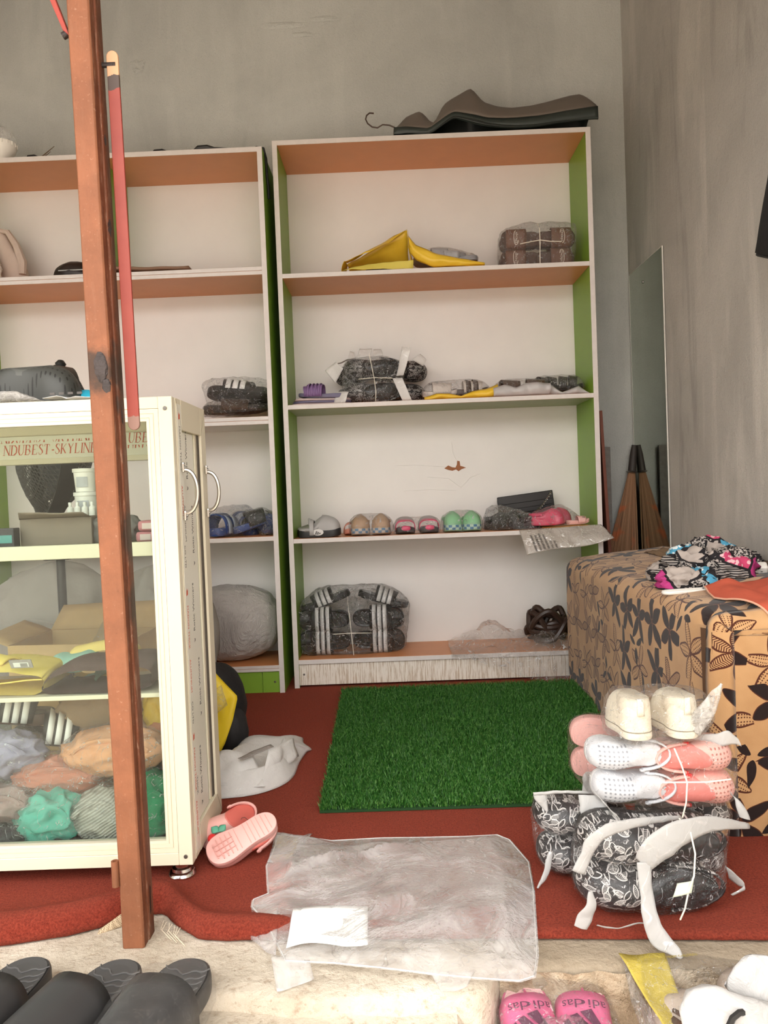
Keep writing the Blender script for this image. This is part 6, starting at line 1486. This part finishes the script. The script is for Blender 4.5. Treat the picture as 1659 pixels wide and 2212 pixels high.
fw3 = thing('frosted_wrap', 'frosted white bag tails beside the white and pink child clogs', 'bag', (.59, 1.40, .18))
curvy(fw3, 'flap', [(0.527, 1.4, 0.29), (0.559, 1.385, 0.294), (0.581, 1.38, 0.301), (0.599, 1.38, 0.291)], [(0.0, 0, -0.0099), (0.0, 0, -0.0131), (0.0033, 0, -0.0123), (0.0033, 0, -0.0082)], 31)
curvy(fw3, 'flap', [(0.576, 1.37, 0.206), (0.584, 1.365, 0.197), (0.591, 1.36, 0.182), (0.597, 1.36, 0.163)], [(0.0016, 0, -0.0032), (0.004, 0, -0.0016), (0.0089, 0, -0.0032), (0.0097, 0, -0.0032)], 33)
curvy(fw3, 'flap', [(0.335, 1.345, 0.222), (0.345, 1.34, 0.211), (0.355, 1.335, 0.198), (0.368, 1.335, 0.186)], [(0.0056, 0, -0.008), (0.0071, 0, -0.0079), (0.0071, 0, -0.0071), (0.0047, 0, -0.0055)], 35)
strings('string', 'white string tied round the white and pink child clogs', [[(.405, 1.34, .247), (.44, 1.328, .2445), (.483, 1.322, .2455), (.52, 1.326, .243), (.565, 1.34, .241)], [(.468, 1.335, .300), (.475, 1.322, .275), (.483, 1.320, .246), (.481, 1.322, .21), (.477, 1.33, .182)]], .0014)
# cream canvas shoes topmost
CS = []
for x, s in ((.4185, 'one further from the bench'), (.5005, 'one nearer the bench')):
    sh = clog('cream canvas shoe topmost on the front stack, %s' % s, (x, 1.425, .3045), AWAY @ rotz(.04), .125, .070, .074, M_cream, M_cream, plain('cream lining', (.72, .64, .50), .8), th=.014, strap=False, name='canvas_shoe', cat='shoe', heelz=.97, op=(-.19, .28, .34), low=.92)
    MB().tube([(p.x*.0700*1.003, p.y*.125*1.003, .0145) for p in OUTL], .0008, 4, closed=True).build('welt_line', M_seam, sh)
    flap('heel_tab', [(-.006, -.0635, .045), (.006, -.0635, .045), (.005, -.061, .074), (-.005, -.061, .074)], M_cream, sh, 4, 3, .001, thick=.003)
    CS.append(sh)
wrap('clear_bag', points(CS), M_film, 'clear bag round the cream canvas shoes topmost on the front stack', amp=.005, freq=24, grow=.008, seed=77, tips=[(.36, 1.37, .315), (.37, 1.36, .295), (.58, 1.40, .335), (.555, 1.40, .385)], floor=.291)
tl = thing('bag_tail', 'twisted clear bag tail rising from the cream canvas shoes', 'bag', (.55, 1.385, .36)); curvy(tl, 'tail', [(.510, 1.368, .320), (.535, 1.366, .352), (.552, 1.368, .378), (.566, 1.370, .400)], [(.014, 0, -.010), (.012, 0, -.010), (.008, 0, -.006), (.0015, 0, -.001)], 41)
tl.children[0].data.materials[0] = film('milky tail film', .5, .5, hazecol=(.85, .83, .78))

# ================================================================= at the street edge
M_psl = M_rub('candy pink foam', (.66, .13, .27), rough=.4); M_pin = M_rub('pale pink insole', (.80, .52, .50)); M_pprint = plain('dark purple print', (.10, .02, .055), .5)
def pinkmark(r, L, W, th, h, ya, yb, flip, mat):
    z0 = th*.35
    wrap_text(r, 'adidas', .019, L, W, z0, h, .5, .175, mat, up=-1)
    for k, hh in enumerate((.014, .021, .028)):
        x = -.020+.0135*k; wrap_poly(r, [[(x, -.015), (x+.0095, -.015), (x+.0095-hh*.42, -.015+hh), (x-hh*.36, -.015+hh*.82)]], L, W, z0, h, .5, .065, mat, 'logo_bar')
    yield None
PS = []
for x, a, s in ((.1785, .06, 'left one'), (.2590, -.12, 'right one')):
    q = slide('candy pink slide with dark print at the street edge, %s' % s, (x, 1.152, -.086), rotz(a) @ rotx(.40), .185, .080, M_psl, M_psl, M_pin, None, 1, .020, .046, -.20, .27, 'candy pink slides at the street edge', mark=pinkmark, markmat=M_pprint)
    MB().tube([(.002, .073, .030), (.004, .060, .036), (.006, .052, .044)], .0022, 6).build('toe_seam', M_psl, q); PS.append(q)
wrap('clear_bag', points(PS), M_filmc, 'clear bag round the candy pink slides at the street edge', amp=.004, freq=30, grow=.006, seed=81, floor=-.119, tips=[(.255, 1.235, -.012), (.14, 1.22, -.05), (.32, 1.17, -.07)])
stf = thing('paper_stuffing', 'crumpled clear film between the candy pink slides', 'paper', (.22, 1.12, -.06)); blob('stuffing', (.222, 1.118, -.045), .030, M_film, stf, stf, (1.3, .7, .8), .3, 3, 7, n=14)
# yellow and clear bag plus white bag, lower right
M_tiger = plain('dark brown print', (.09, .045, .03), .6)
HND = [(.423, 1.033, .022), (.430, 1.033, .037), (.439, 1.033, .044), (.445, 1.036, .042)]
LOBE = [(.376, 1.06, .068), (.390, 1.06, .076), (.409, 1.06, .057), (.367, 1.06, .043), (.369, 1.06, .012), (.430, 1.045, .038), (.445, 1.04, .02), (.375, 1.02, -.11), (.56, 1.0, -.11), (.56, 1.06, .03), (.40, 1.12, .02), (.54, 1.12, -.05), (.50, 1.02, .0)]
FLAP = [(.424, 1.10, .031), (.495, 1.10, .091), (.515, 1.10, .085), (.60, 1.11, .06), (.60, 1.10, .0), (.453, 1.085, .020), (.471, 1.105, .063), (.52, 1.13, .06), (.50, 1.075, .02)]
def corner_bags():
    sl = [slide('pale slide with dark brown print in the yellow-edged bag at the street corner, %s' % s, (x, y, z), rotz(a), .22, .095, M_offw, plain('pale printed strap', (.60, .50, .42), .5), M_dkb, None, 1, .022, .055, -.12, .30) for x, y, z, a, s in ((.425, 1.10, -.07, .35, 'left one'), (.535, 1.14, -.06, .2, 'right one'))]
    for q in sl:
        for k in range(9):
            a = .14+.085*k; strap_mb(.22, .095, .008, .055, -.10+.06*(k % 3)*1.4, .0+.06*(k % 3)*1.5+.05*(k % 2), .0042, 1, .01, 5, 1, a, a+.05+.02*(k % 2)).build('print_patch', M_tiger, q, smooth='all', solid=.0006)
        for k in range(4): MB().tube([(-.03+.02*i, .06+.011*k+.012*math.sin(i*1.5+k), .0245+.001) for i in range(4)], .0022, 5).build('print_line', M_tiger, q)
    r = thing('yellow_bag', 'clear bag with a yellow edge round printed slides at the street corner', 'bag', (.44, 1.12, -.10)); l = r.location
    w = wrap('window', points(sl), M_filmc, None, None, amp=.004, freq=24, grow=.006, seed=84, base=(0, 0, 0), floor=-.115, tips=[(.335, 1.235, .020), (.33, 1.05, -.08)]); w.parent = r; w.location = -l
    flap('yellow_edge', [Vector(p)-l for p in ((.332, 1.225, .012), (.405, 1.225, .012), (.402, 1.09, -.035), (.372, 1.05, -.04))], film('yellow film', .8, .35, hazecol=(.74, .60, .13), bump=.3), r, 14, 8, .005, 22, 2)
    flap('clear_edge', [Vector(p)-l for p in ((.332, 1.225, .010), (.365, 1.06, -.045), (.352, 1.03, -.07), (.338, 1.10, -.06))], M_film, r, 10, 6, .006, 24, 3)
    text('lettering', 'KEEP AWAY FROM CHILDREN', .0065, plain('olive print', (.36, .28, .06), .6), r, Vector((.366, 1.205, .0125))-l, rotz(.10) @ rotx(.15), ext=.0001)
    b = thing('carrier_bag', 'white plastic bag of shoes with a black handle at the street corner', 'bag', (.53, 1.10, -.10)); l = b.location
    m = film('white bag film', .93, .25, hazecol=(.62, .61, .60), rough=.35, bump=.4, scale=12)
    for nm, P_, sd_ in (('bag_body', LOBE, 88), ('bag_flap', FLAP, 89)):
        w = wrap(nm, P_, m, None, None, amp=.007, freq=16, grow=.003, seed=sd_, base=(0, 0, 0), subdiv=4); w.parent = b; w.location = -l
    hd = wb(MB().tube(HND, .0045, 6), 'handle', M_kblk, b, b); hd['label'] = 'black handle'
corner_bags()
# black slides in the corner nearest the camera
M_bk2 = M_rub('dusty black rubber', (.030, .029, .029), rough=.5); M_bkin = M_rub('dusty grey black footbed', (.065, .063, .062), rough=.65); M_grv = plain('footbed groove grey', (.10, .097, .095), .6)  # grooves are a lighter grey than the footbed
BS = []
for (x, y, a, s, z) in ((-.645, 1.165, -.18, 'first from the frame edge', .0), (-.540, 1.135, -.50, 'second from the frame edge', .0), (-.405, 1.125, -.36, 'nearest the middle of the sill', .0), (-.60, 1.06, -.35, 'lowest one, its grey strap cut by the frame edge', -.0)):
    if s.startswith('lowest'): continue
    BS.append(slide('black rubber slide on the sill, heel to the shop, %s' % s, (x, y, .004), rotz(PI+a*0.0-(.12 if s.startswith('first') else (.32 if s.startswith('second') else .18))) @ rotx(.0), .27, .115, M_bk2, M_bk2, M_bkin, None, 1, .034, .072, -.06, .34, scallop=M_grv))
BS[0].location = (-.612, 1.095, .001); BS[1].location = (-.483, 1.085, .001); BS[2].location = (-.362, 1.078, .001)
wrap('clear_bag', points([BS[2]]), film('calm clear film', .03, .12, bump=.3), 'clear bag round the black rubber slide nearest the middle of the sill', amp=.004, freq=24, grow=.008, seed=91, floor=-.01, tips=[(-.285, 1.14, .01)])
# white chair foot at the right edge
cf = thing('white_stool', 'foot of a white stool at the very edge, in front of the bench', 'stool', (.752, 1.545, .0125)); MB().loft([[(x*k+dx, y*k, z) for x, y in ((-.016, -.016), (.016, -.016), (.016, .016), (-.016, .016))] for z, k, dx in ((0, .8, 0), (.02, 1, .003), (.07, 1, .06), (.40, 1.3, .24))]).build('leg', M_wplas, cf, smooth=False, bevel=.004)
MB().box(.20, -.20, .40, .264, .02, .425).build('seat', M_wplas, cf, smooth=False, bevel=.008)

# ================================================================= inside and on the display case
def folded(name, label, cat, loc, w, d, h, mat, layers=3, seed=0, taper=0):
    r = thing(name, label, cat, loc)
    def fn(u, v):
        a = 2*PI*v; x = math.copysign(abs(math.cos(a))**.42, math.cos(a)); z = math.copysign(abs(math.sin(a))**.6, math.sin(a))
        y = -d/2+d*u; hh = h*(1-.25*abs(2*u-1)**3); X = x*w/2*(1-.03*abs(2*u-1)**4); t = taper*max(0, -x)
        zz = hh*(.5+.5*z)*(1-t*.55) + .004*math.sin(x*5+seed) + .003*sn((X*9, y*9, z), 2, seed)
        if abs(x) > .75: zz += .0
        return (X+.004*sn((y*8, z*3, 1), 2, seed), y, max(.0008, zz))
    MB().grid(fn, 14, 64, True).build('fold', mat, r, smooth='all')
    m2 = MB()
    for k in range(1, layers): MB().tube([(-w*.48+.96*w*i/12, -d/2-.001+.002*sn((i, k, 0), .7), h*k/layers*.8+.004+.003*math.sin(i*.6+k)) for i in range(13)], .0016, 5).build('fold_edge', mat, r)
    return r
M_ysh = cloth('yellow cotton', (.72, .55, .13)); M_bsh = cloth('dark brown cotton', (.085, .048, .042)); M_mint = cloth('mint cotton', (.30, .52, .43))
ys = folded('folded_shirt', 'folded yellow shirt with a collar and paper tag on the lower glass case shelf', 'shirt', (-.815, 1.62, .3795), .215, .15, .062, M_ysh, 2, 1)
MB().grid(lambda u, v: (-.035+.05*u+.02*v, -.06+.05*v, .062+.022*math.sin(PI*v)*(.4+.6*(1-u))), 8, 8).build('collar', M_ysh, ys, smooth='all', solid=.004)
pt = MB().box(-.022, -.001, 0, .022, .001, .020).build('price_tag', plain('grey tag', (.30, .28, .27), .5), ys, smooth=False); pt.location = (.068, -.082, .058); pt.rotation_euler = (.5, 0, 0)
q = MB().box(-.015, -.0016, .003, .015, -.001, .014).build('tag_print', plain('tag label', (.7, .7, .68), .5), pt, smooth=False)
for k in range(9): MB().box(-.001+.0016*k, -.0021, .004, -.001+.0016*k+.0007, -.0016, .013).build('tag_bar', M_tblk, pt, smooth=False)
bsn = folded('folded_shirt', 'folded dark brown shirt beside the yellow one in the glass case', 'shirt', (-.60, 1.615, .3795), .225, .15, .066, M_bsh, 1, 4, .45)
mt = folded('folded_shirt', 'mint green shirt just showing between the yellow and brown shirts', 'shirt', (-.69, 1.675, .3795), .10, .08, .058, M_mint, 2, 6)
yc = folded('folded_shirt', 'yellow shirt with pink edging behind the brown one in the glass case', 'shirt', (-.64, 1.70, .3800), .15, .045, .075, cloth('yellow edged cotton', (.70, .52, .16)), 2, 8)
ZB = .0785
def bundle(label, col, c, r_, sq, seed, bag=None, tips=(), rot=0, amp=.12, mat=None, ribs=False, film_=None):
    amp *= 1.5
    r = thing('rolled_garment', label, 'garment', (c[0], c[1], ZB)); m = mat or cloth('cloth '+label[:18], col)
    blob('roll', c, r_, m, r, r, sq, amp, 1.7, seed, floor=ZB+.0006, rot=rot, n=44)
    def fold_path(k): return [(sq[0]*r_*.96*math.cos(t)*(.75+.1*k), -sq[1]*r_*(.86-.12*k)-.002*k, max(.004, c[2]-ZB+sq[2]*r_*(.75*math.sin(t)*(1-.3*k)+.05*k))) for t in [PI*.1+PI*.8*i/10 for i in range(11)]]
    for k in range(2): MB().tube(fold_path(k), .005, 6).build('fold', m, r)
    if bag: wrap('clear_bag', points([r]), film_ or M_film, bag, amp=.009, freq=20, grow=.010, seed=seed, tips=tips, floor=ZB+.0003)
    return r
bundle('rolled teal garment in a clear bag on the case floor', (.13, .50, .40), (-.722, 1.585, .118), .056, (1.15, .8, .85), 3, 'clear bag round the teal garment in the glass case', [(-.64, 1.56, .14)], amp=.16)
def m_rib():
    g = G('grey white ribbed knit'); v = g.co(rot=(0, .55, 0)); w = g.n('TexWave', {'Vector': v, 'Scale': 55.0, 'Distortion': .8}, bands_direction='Z').outputs[0]
    return g.end(g.pbr(g.mix(w, (.36, .34, .30), (.60, .57, .52)), .9, 0, g.bump(w, .5, .003)))
bundle('grey white ribbed knit garment on the case floor beside the teal one', None, (-.615, 1.585, .116), .062, (1.1, .75, .90), 5, 'clear bag round the ribbed knit in the glass case', rot=-.3, mat=m_rib(), amp=.06)
bundle('green garment in a clear bag at the right end of the case floor', (.015, .24, .10), (-.512, 1.60, .130), .060, (.9, .9, 1.0), 7, 'clear bag round the green garment in the glass case', [(-.50, 1.57, .195)])
bundle('salmon garment in a clear bag, second layer in the glass case', (.58, .22, .15), (-.715, 1.63, .185), .062, (1.5, .7, .62), 9, 'clear bag round the salmon garment in the glass case', [(-.80, 1.57, .18), (-.63, 1.57, .20)], rot=.1)
bundle('peach garment in a clear bag on top of the heap in the glass case', (.78, .38, .20), (-.605, 1.63, .235), .066, (1.6, .75, .72), 11, 'clear bag round the peach garment in the glass case', [(-.70, 1.575, .235), (-.58, 1.58, .305), (-.50, 1.6, .285)], amp=.07, film_=M_film)
bundle('rust garment at the back of the heap in the glass case, by the corner post', (.50, .20, .10), (-.515, 1.68, .215), .055, (.8, .8, 1.0), 13)
bundle('mauve garment in a clear bag at the left of the heap in the glass case', (.38, .26, .25), (-.815, 1.585, .150), .055, (1.1, .75, .60), 15, 'clear bag round the mauve garment in the glass case', [(-.77, 1.55, .15)])
bundle('black garment in a clear bag under the mauve one', (.03, .028, .035), (-.815, 1.575, .098), .046, (1.2, .8, .42), 17, 'clear bag round the black garment in the glass case')
bundle('lavender garment in a clear bag above the mauve one', (.36, .33, .46), (-.835, 1.63, .235), .062, (1.15, .7, .72), 19, 'clear bag round the lavender garment in the glass case', [(-.77, 1.58, .285)], film_=M_film)
for i, (x, z, s) in enumerate([(-.765, .235, 'right one'), (-.855, .285, 'left one')]):
    slide('dark striped slide at the back of the heap in the glass case, %s' % s, (x, 1.70, z), rotz(-1.2) @ rotx(-.2), .17, .08, M_brnd, M_kblk, M_kblk, (M_stripe, 3), 1, .026, .06, -.15, .25)
yb2 = thing('yellow_bag', 'yellow bag at the back of the glass case beside the corner post', 'bag', (-.52, 1.70, .26)); blob('bag_body', (-.52, 1.705, .30), .05, M_yel, yb2, yb2, (.8, .4, 1.25), .2, 2.2, 23)
bb = thing('brown_bag', 'brown paper bag at the back of the glass case above the heap', 'bag', (-.66, 1.70, .27)); blob('bag_body', (-.665, 1.705, .30), .058, plain('brown paper bag', (.26, .17, .10), .8, bump=.3), bb, bb, (1.5, .4, 1.0), .15, 2.2, 25)
# upper compartment things standing on the glass shelf
ZS = .6745
ct = thing('carton', 'flat grey brown carton on the upper glass shelf under small white bottles', 'box', (-.70, 1.66, ZS)); m = plain('grey brown carton', (.24, .19, .15), .85)
MB().box(-.075, -.045, 0, .075, .06, .0575).build('body', m, ct, smooth=False, bevel=.002); flap('flap', [(-.075, -.045, .058), (.075, -.045, .058), (.07, -.075, .066), (-.06, -.08, .070)], m, ct, 6, 3, .002, thick=.002)
for i in range(4):  # bottles and the tubs below are added for a reflection in the glass
    t = thing('reflection_bottle', 'small white bottle standing in for a reflection, on the carton, %s' % ('farthest from the pillar', 'second towards the pillar', 'third towards the pillar', 'nearest the pillar')[i], 'bottle', (-.680+.0155*i, 1.645, ZS+.0585), (0, 0, 0), 'bottles standing in for a reflection')
    MB().lathe([(0, 0), (.0062, 0), (.0066, .002), (.0066, .017), (.003, .021), (.003, .023), (0, .023)], 14).build('body', M_wplas, t); MB().lathe([(0, .023), (.0036, .023), (.0036, .029), (0, .029)], 12).build('cap', M_wplas, t)
for i, lab in enumerate(('lower white tub of two behind the bottles, standing in for a reflection', 'upper white tub of two behind the bottles, standing in for a reflection')):
    t = thing('reflection_tub', lab, 'tub', (-.664, 1.695, ZS+.0585+.051*i)); MB().lathe([(0, 0), (.021, 0), (.0245, .042), (0, .042)], 24).build('body', M_wplas, t); MB().lathe([(0, .0422), (.0268, .0422), (.0268, .050), (0, .0505)], 24).build('lid', M_wplas, t)
    MB().grid(lambda u, v: (.0238*math.sin((u-.5)*1.1), -.0240*math.cos((u-.5)*1.1), .010+.022*v), 6, 2).build('print', plain('grey print', (.45, .45, .47), .5), t)
gb = thing('grey_bag', 'dark grey cloth bag on the upper glass shelf beside the carton, behind the pillar', 'bag', (-.59, 1.64, ZS)); blob('bag_body', (-.585, 1.645, ZS+.026), .045, plain('grey cloth', (.17, .155, .145), .9), gb, gb, (1.2, .7, .75), .15, 1.8, 71, floor=ZS+.0006)
for i, (x, z, lab) in enumerate(((-.505, 0, 'lower pink packet on the upper glass shelf by the corner post'), (-.500, .0225, 'upper pink packet on the upper glass shelf by the corner post'))):
    k = thing('pink_packet', lab, 'packet', (x, 1.62, ZS+z)); MB().box(-.022, -.03, .0005, .022, .03, .022).build('body', plain('pink packet film', (.55, .22, .24), .35), k, bevel=.006, seg=2)
    MB().box(-.012, -.0306, .005, .010, -.0302, .017).build('print', plain('pale print', (.7, .55, .52), .5), k, smooth=False)
for i, x in enumerate((-.815, -.775)):
    k = thing('dark_packet', 'dark packet with a teal label on the upper glass shelf, %s' % ('nearest the frame edge' if i == 0 else 'next to the carton'), 'packet', (x-.012, 1.59, ZS)); MB().box(-.018, -.014, .0005, .018, .014, .040).build('body', plain('dark packet', (.05, .045, .05), .4), k, smooth=False, bevel=.002)
    MB().box(-.014, -.0146, .010, .014, -.0142, .026).build('label_patch', plain('teal label', (.10, .30, .28), .5), k, smooth=False)
# on top of the case
ZT = .9595
def cap_shoe(label, loc, rot, k):
    r = thing('rubber_clog', label, 'clog', loc, rot); m = M_rub('dark grey rubber', (.045, .047, .043), rough=.55)
    return r
cs1 = clog('big dark grey rubber clog with slots on top of the display case', (-.735, 1.63, ZT+.002), rotz(-PI/2-.10) @ roty(.0), .20, .09, .085, m_holes('dark grey rubber with slots', (.050, .052, .047), (.015, .015, .013), .2, .09, -.5, .5, .010, .2, .6), M_rub('grey rubber sole', (.06, .062, .056)), M_rub('grey lining', (.085, .088, .08)), th=.012, heelz=.95, op=(-.08, .30, .30), strap=False, low=.9)
cs2 = clog('dark grey rubber clog at the frame edge on top of the display case', (-.86, 1.62, ZT+.002), rotz(PI/2+.2), .18, .085, .07, M_rub('dark rubber', (.04, .042, .038)), None, M_kblk2, th=.012, strap=False)
wrap('clear_bag', [(-.86, 1.54, ZT), (-.66, 1.54, ZT), (-.72, 1.54, ZT+.028), (-.82, 1.56, ZT+.032), (-.80, 1.60, ZT), (-.88, 1.6, ZT), (-.84, 1.53, ZT+.012), (-.76, 1.53, ZT+.030), (-.70, 1.6, ZT+.0)], film('loose white film', .45, .5, hazecol=(.78, .76, .73)), 'loose clear film heaped along the top edge of the display case', amp=.009, freq=20, seed=95, floor=ZT+.0005)
bt = thing('blue_cap', 'bright blue swimming cap on top of the display case, half behind the pillar', 'cap', (-.64, 1.65, ZT)); blob('shell', (-.64, 1.65, ZT+.008), .034, plain('bright blue', (.02, .38, .55), .45), bt, bt, (1.1, .9, .9), .03, 1.2, 1, floor=ZT+.004, ridge=False)
blob('badge', (-.663, 1.626, ZT+.018), .010, M_blk, bt, bt, (1, .4, .9), .05, 1, 2, ridge=False, n=10)
wp = thing('white_paper', 'crumpled white papers under the blue cap on top of the display case', 'paper', (-.60, 1.60, ZT)); MB().grid(lambda u, v: ((u-.5)*.17, (v-.5)*.10, .004+.014*abs(sn((u*3, v*2, 0), 1.2, 5))+.006*(1-u)), 18, 10).build('sheet', plain('printed paper', (.66, .66, .66), .6), wp, smooth='all', solid=.001)
for k in range(4): MB().box(-.07+.018*k, -.05, .017, -.06+.018*k, -.048, .0215).build('print_mark', M_tblk, wp, smooth=False)
